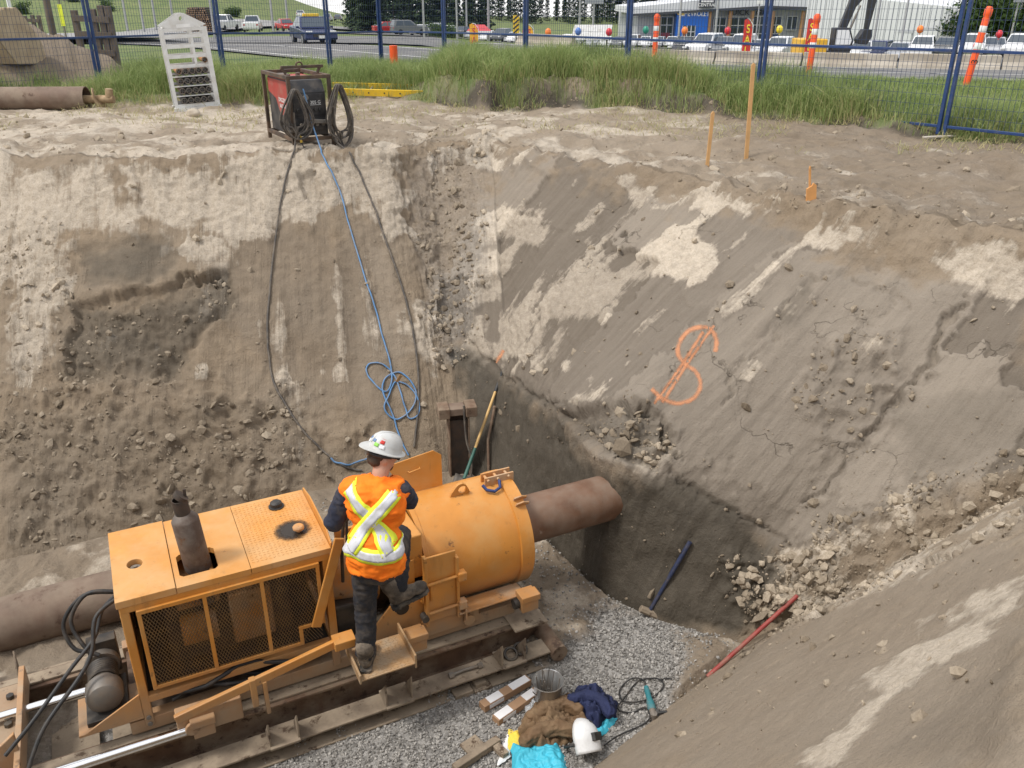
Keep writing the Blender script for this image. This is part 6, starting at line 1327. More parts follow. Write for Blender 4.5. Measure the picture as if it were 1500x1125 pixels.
# ------------------------------------------------------------------ fence panels
M_FBLUE = plain('blue_fence_paint', (.012, .040, .135), .4, 0, .1, (.10, .10, .11), .15, 9); M_WIRE = plain('blue_wire', (.025, .045, .10), .5)
FH, FM = 2.35, 1.2
FP = [(8.65, 10.62), (6.58, 13.50), (4.51, 16.38), (2.44, 19.26), (.33, 22.2), (-1.85, 25.1), (-3.95, 27.6), (-5.2, 26.0), (-7.45, 23.4), (-9.0, 19.7), (-11.2, 16.6)]
fz = lambda p, i: min(float(G(p[0], p[1])), 9) if 0 else [0.08, .03, -.03, -.07, -.11, -.17, -.24, -.22, -.12, -.06, .0][i]
wheres = ['at the bare dirt on the right end', 'behind the tall survey stake', 'behind the orange stake and grass', 'in front of the dealership row', 'in front of the row of silver cars', 'standing far back by the parked cars', 'joining the two fence lines at the far corner', 'in front of the blue taxi', 'behind the white rod rack', 'behind the spoil heap']
for i, (a, b) in enumerate(zip(FP[:-1], FP[1:])):
    A = V3((a[0], a[1], fz(a, i))); B = V3((b[0], b[1], fz(b, i + 1))); d = B - A; Lp = d.length; d.normalize(); A = A + d * .05; B = B - d * .05; Lp -= .10
    o = thing('fence_panel', f'blue temporary mesh fence panel {wheres[i]}', 'fence', A, (0, 0, math.atan2(d.y, d.x)), None); sl = (B.z - A.z) / Lp
    lx = lambda x, z: (x, 0, z + sl * x)
    for x in (0, Lp): part(MB().bar((x, 0, sl * x), (x, 0, FH + sl * x), .055, .055, (0, 1, 0)), 'post', M_FBLUE, o, bevel=.008)
    for z in (.12, FM, FH - .03): part(MB().bar(lx(.03, z), lx(Lp - .03, z), .042, .042), 'rail', M_FBLUE, o, bevel=.006)
    mb = MB(); nv = int(Lp / .077)
    for k in range(1, nv): x = Lp * k / nv; mb.bar((x, .0, .14 + sl * x), (x, .0, FH - .05 + sl * x), .0044, .0044, (0, 1, 0))
    for k in range(1, 15): z = .12 + k * .15; mb.bar(lx(.03, z), lx(Lp - .03, z), .0044, .0044)
    part(mb, 'wire_mesh', M_WIRE, o)['kind'] = 'stuff'
# ------------------------------------------------------------------ roadside posts
M_DEL = plain('orange_delineator', (.85, .10, .015), .5, 0, .05); M_REFL = plain('white_reflector', (.78, .78, .76), .4)
for (px, Y, z0_, lab, tilt) in [(955, 27.5, -.1, 'orange delineator post with white bands behind the fence opposite the blue portal', 0), (1177, 22.5, .0, 'orange delineator post with white bands in front of the excavator', .02), (1404, 20.3, .0, 'leaning orange delineator post with a black number behind the fence joint', .10)]:
    x = px_at(px, Y); o = thing('delineator_post', lab, 'post', (x, Y, z0_), (0, tilt, 0)); hh = 1.55 if px < 1300 else 1.75
    part(MB().lathe([(.075, 0), (.075, hh - .25), (.065, hh - .22), (.085, hh - .17), (.085, hh - .06), (.05, hh), (0, hh + .005)], None, 18), 'tube', M_DEL, o, 40)
    for k in (.50, .70): part(MB().lathe([(.0765, hh * k), (.0775, hh * k + .002), (.0775, hh * k + .13), (.0765, hh * k + .132)], None, 18), 'reflective_band', M_REFL, o, 40)
    if px > 1300: text('lettering', '3', .22, M_BLACK, o, Matrix.Translation((0, -.079, .62)) @ Matrix.Rotation(math.pi / 2, 4, 'X') @ Matrix.Rotation(math.pi / 2, 4, 'Z'), .001)
x = px_at(580, 27); o = thing('marker_cone', 'small orange tube marker standing in the tall grass', 'marker', (x, 27, -.15)); part(MB().lathe([(.13, 0), (.12, .5), (.12, .75), (0, .76)], None, 18), 'tube', M_DEL, o, 40); part(MB().lathe([(.18, 0), (.18, .04), (.13, .05)], None, 18), 'base', M_BLACK, o, 40)
# wooden posts, old board fence, white marker
M_OLDW = plain('weathered_wood', (.13, .105, .08), .9, 0, .25, bump=.5, bsc=18)
for px, Y, z1, w_, lab in [(98, 24.5, 2.6, .16, 'grey weathered wooden pole behind the spoil heap'), ]:
    x = px_at(px, Y); o = MB().cyl((0, 0, 0), (.03, 0, z1), w_ * .6, w_ * .5, 12).build('wooden_pole', M_OLDW, None, 40); o.location = (x, Y, -.1); tag(o, lab, 'pole')
def board_fence(px0, px1, Y, h, lab):
    a, b = px_at(px0, Y), px_at(px1, Y); o = thing('board_fence', lab, 'fence', (a, Y, gz(a, Y))); L_ = b - a
    for x in (0, L_ * .55, L_ * .8, L_): part(MB().b2((x - .07, -.07, -.2), (x + .07, .07, h + random.uniform(-.15, .1))), 'post', M_OLDW, o, bevel=.01)
    for z in (.45, .8, 1.1): part(MB().box((L_ / 2, -.09, z * h / 1.3), (L_ * 1.05, .03, .14), Euler((0, .05, 0)).to_matrix()), 'board', M_OLDW, o, bevel=.004)
board_fence(136, 184, 23.0, 1.55, 'broken weathered wooden board fence in the grass behind the blue fence'); board_fence(30, 74, 40, 1.6, 'old grey board fence far behind the wooden pole')
o = thing('marker_post', 'white plastic marker post beside the spoil heap', 'post', (px_at(46, 25), 25, -.1)); part(MB().cyl((0, 0, 0), (-.02, 0, 2.1), .05, n=12), 'tube', M_REFL, o, 40); part(MB().cyl((-.02, 0, 2.1), (-.02, 0, 2.4), .09, .07, 12), 'cap', M_REFL, o, 40)
o = thing('road_sign', 'yellow road marker sign beyond the wooden pole', 'sign', (px_at(107, 42), 42, -.4)); part(MB().cyl((0, 0, 0), (0, 0, 2.6), .04, n=8), 'pole', M_GREY, o, 40); part(MB().box((0, -.05, 1.5), (.18, .02, .9)), 'plate', plain('fluorescent_yellow', (.75, .80, .05), .5), o); part(MB().box((.25, -.05, 2.7), (.9, .03, .9), Euler((0, .78, 0)).to_matrix()), 'diamond_plate', M_GREY, o)
# ------------------------------------------------------------------ poles, flags, banners, balloons
M_POLE = plain('galvanised_pole', (.38, .38, .38), .5, .3); M_FLAG = plain('red_flag', (.62, .04, .03), .6); M_FLAGY = plain('yellow_flag', (.85, .42, .03), .6)
def lamp_pole(px, Y, h, arm, lab, banner=None):
    z = gz(px_at(px, Y), Y); o = thing('light_pole', lab, 'pole', (px_at(px, Y), Y, z)); r = .09 * Y / 70
    part(MB().cyl((0, 0, 0), (0, 0, h), r, r * .7, 10), 'shaft', M_POLE, o, 40)
    if arm: part(MB().box((arm * .6, 0, h), (abs(arm) * 1.2, .35, .22)), 'lamp_head', M_POLE, o, bevel=.03)
    if banner: part(MB().box((0, -.15, h * .62), banner), 'banner', plain('grey_banner', (.30, .31, .33), .6), o)
for a in [(622, 95, 9.5, 1.2, 'tall light pole in front of the dark wood'), (670, 105, 9.5, None, 'light pole with yellow and white hanging sign', (1.6, .1, 1.8)), (684, 140, 10, 1.2, 'slim light pole left of the thick pole'), (716, 85, 12, None, 'thick pale pole behind the car row'), (848, 100, 9.5, None, 'bare pole in front of the green slope'), (868, 110, 11.5, None, 'pole with dark banner in front of the green slope', (2.2, .1, 4)), (993, 90, 9, None, 'pole standing in front of the blue portal'), (1046, 88, 10, None, 'grey pole right of the blue portal'), (1318, 75, 10, None, 'tall pole in front of the white warehouse'), (1278, 80, 9, None, 'slim pole at the left end of the white warehouse'), (1478, 95, 10, None, 'grey pole in front of the green trees', (1.2, .1, 3)), (1484, 96, 9, None, 'second slim pole next to the green trees'), (190, 112, 9, None, 'twin pole on the hillside road', (2.4, .1, 1.2)), (214, 110, 8, None, 'thin pole on the hillside'), (232, 116, 9, None, 'thin pole beside the log pile left'), (258, 118, 9, None, 'thin pole just left of the log pile'), (402, 130, 9, None, 'thin pole over the side road', (2.2, .1, 1.2)), (424, 132, 9, None, 'thin pole above the red car', (2.2, .1, 1.2)), (318, 62, 8, None, 'pale thick pole beside the log pile')]: lamp_pole(*a)
M_FLET = plain('flag_yellow_letter', (.9, .7, .05), .6)
def flag(px, Y, ytop, mat, txt, lab):
    x_ = px_at(px, Y); z = gz(x_, Y); h = at_depth(px, ytop, Y)[2] - z; o = thing('feather_flag', lab, 'flag', (x_, Y, z)); part(MB().cyl((.0, 0, 0), (.0, 0, h), .02, n=8), 'pole', M_POLE, o, 40)
    w_ = .46 * Y / 50; out = [(0, h - 2.4), (w_, h - 2.3), (w_, h - .5), (w_ * .75, h - .2), (w_ * .3, h), (0, h - .08)]
    fb = part(MB().prism([(-w_ + a, b) for a, b in out], .02, Matrix(((1, 0, 0, 0), (0, 0, 1, -.05), (0, 1, 0, 0), (0, 0, 0, 1)))), 'banner', mat, o)
    part(MB().tube([(-w_ * .7, -.04, h), (-.2, -.04, h - .03), (.02, -.04, h - .3), (.02, -.04, h - 2.4)], .02, 6), 'edge', M_REFL, fb, 60)
    for k, ch in enumerate(txt): text('lettering', ch, .56, M_FLET if mat is M_FLAG else M_FLAG, fb, Matrix.Translation((-w_ / 2, -.07, h - .5 - k * .52)) @ Matrix.Rotation(math.pi / 2, 4, 'X'), .005, .85, .006)
flag(1096, 47, 27, M_FLAG, 'SALE', 'red feather flag with yellow SALE letters opposite the showroom'); flag(1188, 52, 26, M_FLAG, 'SALE', 'red feather flag with yellow SALE letters beside the excavator'); flag(701, 60, 34, M_FLAGY, 'SALE', 'yellow feather flag beside the red canopy'); flag(781, 64, 36, M_FLAGY, 'SALE', 'yellow feather flag near the striped hazard sign')
M_BAL = {k: plain(k + '_balloon', c, .3) for k, c in dict(red=(.6, .03, .04), orange=(.85, .22, .03), yellow=(.8, .62, .03), green=(.02, .25, .16), blue=(.10, .2, .5)).items()}
for px, py, Y, c, lab in [(1003, 45, 58, 'orange', 'orange balloon in front of the portal door'), (1066, 45, 58, 'red', 'red balloon in front of the showroom glass'), (1142, 43, 57, 'yellow', 'yellow balloon in front of the showroom'), (1348, 43, 57, 'orange', 'orange balloon before the white warehouse'), (1464, 50, 57, 'red', 'red balloon before the green trees'), (1431, 67, 55, 'red', 'red balloon low over the parked cars'), (946, 44, 58, 'green', 'green balloon left of the orange delineator'), (847, 46, 58, 'blue', 'blue balloon in front of the display ramp'), (892, 47, 58, 'red', 'red balloon at the display ramp end'), (803, 47, 60, 'orange', 'orange balloon on the left of the display ramp'), (770, 46, 60, 'red', 'red balloon next to the hazard sign'), (1098, 52, 56, 'red', 'red balloon beside the feather flag')]:
    P = V3(at_depth(px, py, Y)); o = thing('balloon', lab, 'balloon', P); part(MB().ball((0, 0, 0), (.2, .2, .24), 16, 10).cyl((0, 0, -.32), (0, 0, -.27), .05, .02, 8), 'envelope', M_BAL[c], o, 60); part(MB().cyl((0, 0, -.3), (.05, 0, -1.5), .008, n=5), 'string', M_REFL, o)
o = thing('hazard_sign', 'black and yellow striped hazard marker near the yellow flag', 'sign', (px_at(756, 44), 44.6, -.8)); part(MB().cyl((0, 0, 0), (0, 0, 1.6), .04, n=8), 'pole', M_GREY, o, 40); part(MB().box((0, -.05, 1.45), (.30, .02, .80)), 'plate', M_YEL, o)
for k in range(4): part(MB().box((0, -.065, 1.15 + k * .2), (.34, .006, .07), Euler((0, -.7, 0)).to_matrix()), 'stripe', M_BLACK, o)
o = thing('info_sign', 'small blue information sign on a pole before the showroom', 'sign', (px_at(1103, 50), 50, gz(px_at(1103, 50), 50))); part(MB().cyl((0, 0, 0), (0, 0, 4.4), .04, n=8), 'pole', M_POLE, o, 40); part(MB().box((0, -.06, 4.1), (.42, .03, .72)), 'plate', plain('sign_blue', (.03, .10, .32), .5), o); part(MB().box((0, -.06, 3.55), (.40, .03, .2)), 'tab_plate', M_TXT, o)
for k, (w_, z) in enumerate(((.16, 4.25), (.22, 4.0), (.22, 3.9))): part(MB().box((0, -.08, z), (w_, .006, .05 if k else .16)), 'symbol', M_TXT, o)
# red canopy, display ramp with car
o = thing('canopy', 'red and white roadside canopy beyond the parked cars', 'canopy', (px_at(702, 84), 84, gz(px_at(702, 84), 84))); o.scale = (.42, .5, (at_depth(700, 36, 84)[2] - o.location.z) / 3.6)
for x in (-1.8, 1.8):
    for y in (-1.2, 1.2): part(MB().cyl((x, y, 0), (x, y, 2.6), .06, n=8), 'leg', M_POLE, o, 40)
part(MB().add([(-2.6, -1.6, 2.6), (2.6, -1.6, 2.6), (2.6, 1.6, 2.6), (-2.6, 1.6, 2.6), (-1.2, 0, 3.6), (1.2, 0, 3.6)], [(0, 1, 5, 4), (1, 2, 5), (2, 3, 4, 5), (3, 0, 4), (0, 3, 2, 1)]), 'roof', plain('canopy_red', (.5, .06, .07), .6), o); part(MB().b2((-2.6, -1.62, 2.3), (2.6, -1.58, 2.6)), 'valance', M_TXT, o)
o = thing('display_ramp', 'sloping white display ramp behind the parked car row', 'ramp', (px_at(865, 68), 68, gz(px_at(865, 68), 68))); rz_ = at_depth(865, 58, 68)[2] - o.location.z
part(MB().prism([(-1.5, 0), (1.3, 0), (1.6, 1.0), (-1.2, 1.0)], .10, Matrix(((1, 0, 0, 0), (0, .5, -1, 0), (0, 1, 0, rz_), (0, 0, 0, 1)))), 'deck', M_RACK, o)
for x in (-1.2, 1.2): part(MB().b2((x - .06, .2, 0), (x + .06, .32, rz_ + .6)), 'leg', M_DKST, o)
# ------------------------------------------------------------------ excavator
ey = 72; ex0 = px_at(1213, ey); ez_ = gz(ex0, ey); M_EXB = plain('excavator_black', (.03, .03, .032), .5, 0, .2); M_EXY = plain('excavator_yellow', (.72, .40, .03), .5, 0, .06)
xc = thing('excavator', 'yellow and black excavator with raised boom behind the barrier', 'excavator', (ex0, ey, ez_), (0, 0, 0))
for y in (-1.0, 1.0):
    tk_ = part(MB().prism([(-1.9, .15), (-1.5, 0), (1.5, 0), (1.9, .15), (2.0, .45), (1.7, .8), (-1.7, .8), (-2.0, .45)], .55, Matrix(((1, 0, 0, 0), (0, 0, -1, y + .27), (0, 1, 0, 0), (0, 0, 0, 1)))), 'crawler_track', M_EXB, xc, bevel=.03)
part(MB().b2((-2.6, -1.25, .95), (-.55, 1.25, 2.15)), 'engine_deck', M_EXY, xc, bevel=.08); part(MB().b2((-.55, -1.2, .95), (1.3, 1.25, 1.3)), 'turntable_deck', M_EXB, xc, bevel=.03)
cb = part(MB().prism([(-.1, 1.3), (1.35, 1.3), (1.45, 2.0), (1.05, 2.95), (-.1, 2.95)], 1.0, Matrix(((1, 0, 0, 0), (0, 0, -1, -.2), (0, 1, 0, 0), (0, 0, 0, 1)))), 'cab', M_EXB, xc, bevel=.05); part(MB().prism([(.05, 1.75), (1.2, 1.75), (1.28, 2.05), (.95, 2.8), (.05, 2.8)], .02, Matrix(((1, 0, 0, 0), (0, 0, -1, -1.2), (0, 1, 0, 0), (0, 0, 0, 1)))), 'cab_window', NT('cab_glass').m, cb)
part(MB().prism([(.2, 1.4), (.7, 1.3), (1.7, 4.4), (2.9, 5.9), (2.75, 6.25), (1.2, 4.9)], .45, Matrix(((1, 0, 0, 0), (0, 0, -1, .45), (0, 1, 0, 0), (0, 0, 0, 1)))), 'boom', M_EXB, xc, bevel=.04); part(MB().prism([(2.4, 6.5), (2.9, 6.6), (3.3, 5.6), (2.95, 2.7), (2.65, 2.7), (2.6, 5.4)], .36, Matrix(((1, 0, 0, 0), (0, 0, -1, .40), (0, 1, 0, 0), (0, 0, 0, 1)))), 'stick', M_EXB, xc, bevel=.03)
part(MB().cyl((1.0, -.15, 1.6), (1.75, -.15, 3.9), .09, n=10).cyl((1.75, -.15, 3.9), (1.95, -.15, 4.5), .06, n=10), 'boom_cylinder', M_GREY, xc, 40); part(MB().cyl((1.5, .2, 5.4), (2.5, .2, 6.4), .09, n=10), 'stick_cylinder', M_GREY, xc, 40); part(MB().prism([(2.5, 2.8), (3.1, 2.8), (3.2, 2.3), (2.9, 1.7), (2.2, 1.75), (2.1, 2.1)], .9, Matrix(((1, 0, 0, 0), (0, 0, -1, .65), (0, 1, 0, 0), (0, 0, 0, 1)))), 'bucket', M_EXB, xc, bevel=.04)
for px, lab in ((1227, 'orange striped traffic barrel in front of the excavator cab'), (1241, 'orange striped traffic barrel under the excavator stick')):
    x_ = px_at(px, 42); P = V3((x_, 42, gz(x_, 42))); o = thing('traffic_barrel', lab, 'barrel', P); part(MB().lathe([(.30, 0), (.29, .1), (.26, .9), (.20, .98), (0, .99)], None, 18), 'shell', M_DEL, o, 40)
    for z in (.3, .6): part(MB().lathe([(.292 - z * .03, z), (.288 - z * .03, z + .13)], None, 18), 'band', M_REFL, o, 40)
# ------------------------------------------------------------------ dealership
BY = 140.0; BZ = gz(px_at(1080, BY), BY) - .3
def bx(px): return (px - 750) / FPX * (BY * CP + 2 * SP)
def bz(py): return at_depth(1000, py, BY)[2]
M_CLAD = plain('white_cladding', (.62, .63, .64), .5, 0, .03); M_GCLAD = plain('grey_cladding', (.42, .43, .45), .5, 0, .04); M_ROOFD = plain('dark_roof_edge', (.05, .052, .056), .5); M_GLASSB = NT('showroom_glass'); M_GLASSB.col((.035, .05, .055)); M_GLASSB.set(.08); M_GLASSB = M_GLASSB.m
M_PBLUE = plain('portal_blue', (.008, .12, .52), .35, 0, .04); M_TIMB = plain('timber_column', (.42, .23, .10), .6); M_MULL = plain('mullion', (.60, .61, .62), .5); M_GOLD = plain('gold_emblem', (.75, .52, .15), .3, .3); M_DKSIGN = plain('dark_sign', (.03, .032, .04), .4)
dl = thing('dealership', 'glass fronted car showroom with blue portal and timber columns', 'building', (0, BY, BZ)); zz = lambda py: bz(py) - BZ
part(MB().b2((bx(936), .6, 0), (bx(1255), 26, zz(14))), 'wall', M_GCLAD, dl)
part(MB().prism([(bx(925), zz(20)), (bx(1120), zz(8)), (bx(1262), zz(13)), (bx(1262), zz(2)), (bx(1100), zz(-8)), (bx(925), zz(10))], 24, Matrix(((1, 0, 0, 0), (0, 0, 1, -1.6), (0, 1, 0, 0), (0, 0, 0, 1)))), 'roof', M_CLAD, dl)
part(MB().prism([(bx(925), zz(23)), (bx(1120), zz(12)), (bx(1262), zz(16)), (bx(1262), zz(13)), (bx(1120), zz(8)), (bx(925), zz(20))], 2.2, Matrix(((1, 0, 0, 0), (0, 0, 1, -1.8), (0, 1, 0, 0), (0, 0, 0, 1)))), 'roof_edge', M_ROOFD, dl)
def glazing(p0, p1, y0, y1, nx, ny, nm='window'):
    g = part(MB().b2((bx(p0), .35, zz(y1)), (bx(p1), .55, zz(y0))), nm, M_GLASSB, dl); mb = MB()
    for i in range(nx + 1): x = bx(p0) + (bx(p1) - bx(p0)) * i / nx; mb.b2((x - .06, .22, zz(y1)), (x + .06, .349, zz(y0)))
    for j in range(ny + 1): z = zz(y1) + (zz(y0) - zz(y1)) * j / ny; mb.b2((bx(p0) - .05, .20, z - .06), (bx(p1) + .05, .348, z + .06))
    part(mb, 'frame', M_MULL, g)
glazing(970, 988, 24, 62, 2, 3); glazing(1048, 1066, 25, 62, 2, 3); glazing(1071, 1098, 25, 62, 2, 3); glazing(1104, 1128, 24, 62, 2, 3); glazing(1132, 1148, 24, 62, 2, 3); glazing(1156, 1171, 24, 44, 2, 1); glazing(1189, 1206, 25, 45, 2, 1)
for px in (964, 1038, 1068, 1100, 1130, 1174): part(MB().cyl((bx(px), -1.0, 0), (bx(px) + .1, -1.0, zz(16)), .32, .28, 12), 'timber_column', M_TIMB, dl, 40)
po = part(MB().b2((bx(990), -1.4, 0), (bx(1036), 1.0, zz(60) * 0 + zz(10))), 'portal', M_PBLUE, dl, bevel=.08)
part(MB().b2((bx(1000), -1.46, 0), (bx(1018), -1.41, zz(37))), 'door_glass', M_GLASSB, po); mb = MB()
for x in (1000, 1006, 1012, 1018): mb.b2((bx(x) - .06, -1.52, 0), (bx(x) + .06, -1.461, zz(37)))
mb.b2((bx(1000), -1.515, zz(46) - .05), (bx(1018), -1.462, zz(46) + .05)); part(mb, 'door_frame', M_MULL, po)
RXT = Matrix.Rotation(math.pi / 2, 4, 'X')
text('lettering', 'CHEVROLET', 1.0, M_TXT, po, Matrix.Translation((bx(1016), -1.46, zz(20))) @ RXT, .04, .78, .012); part(MB().prism([(-.55, -.14), (-.22, -.14), (-.26, -.26), (.20, -.26), (.24, -.14), (.60, -.14), (.50, .14), (.22, .14), (.26, .26), (-.20, .26), (-.24, .14), (-.60, .14)], .06, Matrix.Translation((bx(996), -1.41, zz(20))) @ RXT), 'emblem', M_GOLD, po)
sg = part(MB().b2((bx(1020), -2.2, zz(11)), (bx(1042), -1.75, zz(-8))), 'name_sign', M_DKSIGN, dl); text('lettering', 'CENTRAL', .62, M_TXT, sg, Matrix.Translation((bx(1031), -2.22, zz(7))) @ RXT, .03, 1.0, .01); part(MB().b2((bx(1022), -2.24, zz(3)), (bx(1040), -2.205, zz(0))), 'sign_band', M_TXT, sg)
text('lettering', 'BUICK   GMC', 1.0, M_DKSIGN, dl, Matrix.Translation((bx(1100), .16, zz(18.5))) @ RXT, .04, 1.15, .02)
part(MB().b2((bx(971), .10, zz(61)), (bx(984), .18, zz(48))), 'poster', plain('maroon_poster', (.25, .03, .04), .6), dl); part(MB().b2((bx(1132), .10, zz(62)), (bx(1146), .18, zz(50))), 'poster', plain('navy_poster', (.03, .06, .16), .6), dl)
# white warehouse with vertical ribs
W0 = V3((px_at(1205, 118), 126, 0)); W1 = V3((px_at(1396, 112), 112, 0)); dW = W1 - W0; LW_ = dW.length; wz = gz(W0.x, W0.y) - .5
wh_ = thing('warehouse', 'large pale ribbed metal warehouse behind the excavator', 'building', (W0.x, W0.y, wz), (0, 0, math.atan2(dW.y, dW.x)))
h0, h1 = at_depth(1250, -6, 124)[2] - wz, at_depth(1395, 11, 112)[2] - wz
part(MB().prism([(0, 0), (LW_, 0), (LW_, h1), (LW_ * .25, h0), (0, h0)], 22, Matrix(((1, 0, 0, 0), (0, 0, 1, 0), (0, 1, 0, 0), (0, 0, 0, 1)))), 'wall', M_CLAD, wh_)
for i in range(26): x = LW_ * (i + .5) / 26; part(MB().b2((x - .05, -.06, 0), (x + .05, -.001, h0 + (h1 - h0) * max(0, (x / LW_ - .25) / .75) - .1)), 'rib', M_GCLAD, wh_)
for x0_, x1_, z_ in ((.66, .74, 2.9), (.80, .90, 3.3)): d_ = part(MB().b2((LW_ * x0_, -.10, 0), (LW_ * x1_, -.065, z_)), 'roller_door', M_CLAD, wh_); part(MB().b2((LW_ * x0_ - .15, -.12, z_), (LW_ * x1_ + .15, -.066, z_ + .3)), 'lintel', M_GCLAD, d_)
part(MB().b2((LW_ * .81, -.14, 0), (LW_ * .89, -.11, 1.6)), 'open_doorway_shade', M_DARKIN, wh_)  # near-black slab paints the shade of an opening onto the closed wall
# ------------------------------------------------------------------ log pile on the hillside
lp = thing('log_pile', 'stack of cut logs seen end on beside the hillside road', 'log pile', (px_at(293, 112), 112, gz(px_at(293, 112), 112))); mb = MB(); m2 = MB()
for r in range(13):
    for k in range(15 - r // 2):
        x = (k - (14 - r // 2) / 2) * .25 + random.uniform(-.03, .03); z = .13 + r * .235; rr = random.uniform(.09, .13); y = random.uniform(-.1, .1); mb.cyl((x, y + .01, z), (x, 2.4 + y, z), rr, n=9); m2.cyl((x, y, z), (x, y + .009, z), rr * .9, n=9)
o = part(mb, 'logs', plain('log_bark', (.055, .035, .025), .9), lp); o['kind'] = 'stuff'; o = part(m2, 'log_ends', plain('log_end', (.26, .165, .10), .85, 0, .4), lp); o['kind'] = 'stuff'
# ------------------------------------------------------------------ trees
M_BARK = plain('bark', (.075, .055, .04), .9); 
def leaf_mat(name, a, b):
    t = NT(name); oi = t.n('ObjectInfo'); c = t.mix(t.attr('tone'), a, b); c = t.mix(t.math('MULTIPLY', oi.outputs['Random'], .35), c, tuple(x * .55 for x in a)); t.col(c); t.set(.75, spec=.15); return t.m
M_NEED = leaf_mat('needles', (.018, .036, .016), (.050, .075, .030)); M_LEAF = leaf_mat('leaves', (.030, .058, .018), (.10, .15, .045))
def tris(name, C, D1, D2, tone, mat, parent):
    n = len(C); V = np.stack([C - D1 * .5, C + D1 * .5, C + D2], 1).reshape(-1, 3); o = np_mesh(name, V, np.arange(3 * n).reshape(-1, 3), mat, {'tone': np.repeat(tone, 3)}, False); o.parent = parent; return o
def conifer(seed, lab, grp):
    rg = np.random.default_rng(seed); o = thing('pine_tree', lab, 'tree', (0, 0, 0), (0, 0, 0), grp); part(MB().tube([(0, 0, 0), (.05, .03, 7), (0, 0, 14.5)], [.22, .14, .02], 8), 'trunk', M_BARK, o, 60)
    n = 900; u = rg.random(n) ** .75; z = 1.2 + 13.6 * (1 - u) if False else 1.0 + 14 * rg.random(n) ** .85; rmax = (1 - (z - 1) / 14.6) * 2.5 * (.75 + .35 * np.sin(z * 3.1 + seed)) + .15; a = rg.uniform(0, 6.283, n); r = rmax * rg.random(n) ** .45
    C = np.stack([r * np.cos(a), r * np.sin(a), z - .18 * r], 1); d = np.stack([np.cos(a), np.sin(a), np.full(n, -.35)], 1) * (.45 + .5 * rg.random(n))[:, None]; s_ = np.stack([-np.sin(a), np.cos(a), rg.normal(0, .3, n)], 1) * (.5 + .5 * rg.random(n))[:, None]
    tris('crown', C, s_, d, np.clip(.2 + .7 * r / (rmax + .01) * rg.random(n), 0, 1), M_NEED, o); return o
grpw = 'conifers in the dark wood'; labw = 'tall dark conifer in the wood beyond the side road'
pro = [conifer(1, labw, grpw), conifer(2, labw, grpw), conifer(3, labw, grpw)]; used = [False] * 3
def put(px, Y, s_, lab, grp, i):
    k = i % 3
    if not used[k]: o = pro[k]; used[k] = True
    else: o = copy_tree(pro[k])
    x = px_at(px, Y); o.location = (x, Y, gz(x, Y) - .3); o.scale = (s_, s_, s_ * random.uniform(.85, 1.15)); o.rotation_euler = (0, 0, random.uniform(0, 6.28)); o['label'] = lab; o['group'] = grp
i = 0
for px in np.linspace(512, 712, 44): put(px + random.uniform(-4, 4), random.uniform(150, 200) - (px - 512) * .05, random.uniform(.62, .95) * (1.0 if px < 660 else .8), labw, grpw, i); i += 1
for px in list(np.linspace(722, 800, 12)): put(px + random.uniform(-4, 4), random.uniform(285, 320), random.uniform(.55, .9), 'far conifer on the skyline left of the striped banner pole', 'conifers on the far left skyline', i); i += 1
for px in list(np.linspace(812, 958, 26)): put(px + random.uniform(-4, 4), random.uniform(290, 330), random.uniform(.5, .85) + (.25 if px > 880 else 0), 'far conifer on the skyline left of the showroom', 'conifers on the skyline by the showroom', i); i += 1
for px in list(np.linspace(215, 300, 12)): put(px + random.uniform(-5, 5), random.uniform(200, 230), random.uniform(.5, .75), 'dark conifer on the hill above the log pile', 'conifers above the log pile', i); i += 1
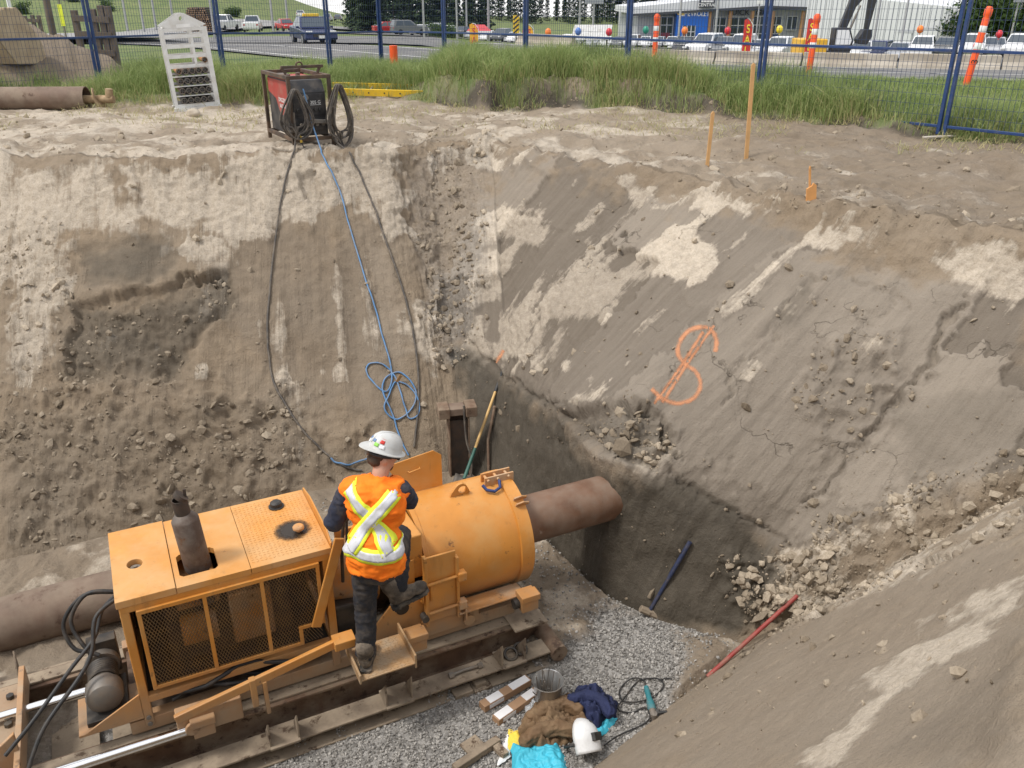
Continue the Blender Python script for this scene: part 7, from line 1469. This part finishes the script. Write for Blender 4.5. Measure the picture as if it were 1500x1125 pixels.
def broadleaf(seed, H_, R_):
    rg = np.random.default_rng(seed); o = thing('leafy_tree', 'x', 'tree'); mb = MB(); mb.tube([(0, 0, 0), (.1, 0, H_ * .35), (0, .1, H_ * .7)], [.22, .16, .05], 8); ctrs = []
    for k in range(16):
        a = rg.uniform(0, 6.28); r = R_ * .65 * rg.random() ** .5; z = H_ * (.38 + .5 * rg.random()); ctrs.append((r * math.cos(a), r * math.sin(a), z)); mb.tube([(0, 0, H_ * .3), (r * .5 * math.cos(a), r * .5 * math.sin(a), (z + H_ * .3) / 2), ctrs[-1]], [.08, .05, .02], 6)
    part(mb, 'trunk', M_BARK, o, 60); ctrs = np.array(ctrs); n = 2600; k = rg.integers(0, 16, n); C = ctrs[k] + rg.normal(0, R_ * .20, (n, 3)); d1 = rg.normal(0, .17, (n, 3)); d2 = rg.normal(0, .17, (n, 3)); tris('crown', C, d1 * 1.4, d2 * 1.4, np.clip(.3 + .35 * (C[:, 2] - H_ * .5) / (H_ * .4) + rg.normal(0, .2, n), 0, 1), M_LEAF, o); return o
bt = [broadleaf(5, 7.0, 3.2), broadleaf(6, 6.0, 3.4)]
for j, (px, Y, s_, lab) in enumerate([(1432, 98, 1.05, 'tall leafy tree with open crown right of the warehouse'), (1470, 104, .95, 'round leafy tree behind the pole pair'), (1408, 112, .9, 'low leafy tree touching the warehouse corner'), (1500, 96, .9, 'dense leafy tree at the end of the tree row'), (1450, 118, 1.0, 'leafy tree standing behind the others in the row'), (1525, 110, 1.1, 'leafy tree beyond the end of the row')]):
    o = bt[j] if j < 2 else copy_tree(bt[j % 2]); x = px_at(px, Y); o.location = (x, Y, gz(x, Y) - .2); o.scale = (s_,) * 3; o.rotation_euler = (0, 0, j * 1.7); o['label'] = lab; o['group'] = 'leafy trees by the warehouse'
# shrubs on the slopes
for j, (px, Y, lab) in enumerate([(640, 128, 'rounded shrub at the foot of the dark wood'), (655, 120, 'low shrub beside the tall light pole'), (560, 150, 'green shrub at the bend of the side road'), (735, 190, 'small shrub on the green slope'), (40, 150, 'rounded shrub on the hill above the old board fence'), (120, 170, 'bushy shrub high on the left hill'), (165, 155, 'pair of low shrubs near the twin pole'), (345, 165, 'wide shrub above the white pickup'), (470, 175, 'shrub cluster beside the climbing road'), (75, 185, 'dark shrub near the top of the left hill')]):
    o = copy_tree(bt[j % 2]); x = px_at(px, Y); o.location = (x, Y, gz(x, Y) - 1.2); o.scale = (.5, .5, .45); o.rotation_euler = (0, 0, j); o['label'] = lab; o['group'] = 'shrubs on the slope'; o['category'] = 'shrub'
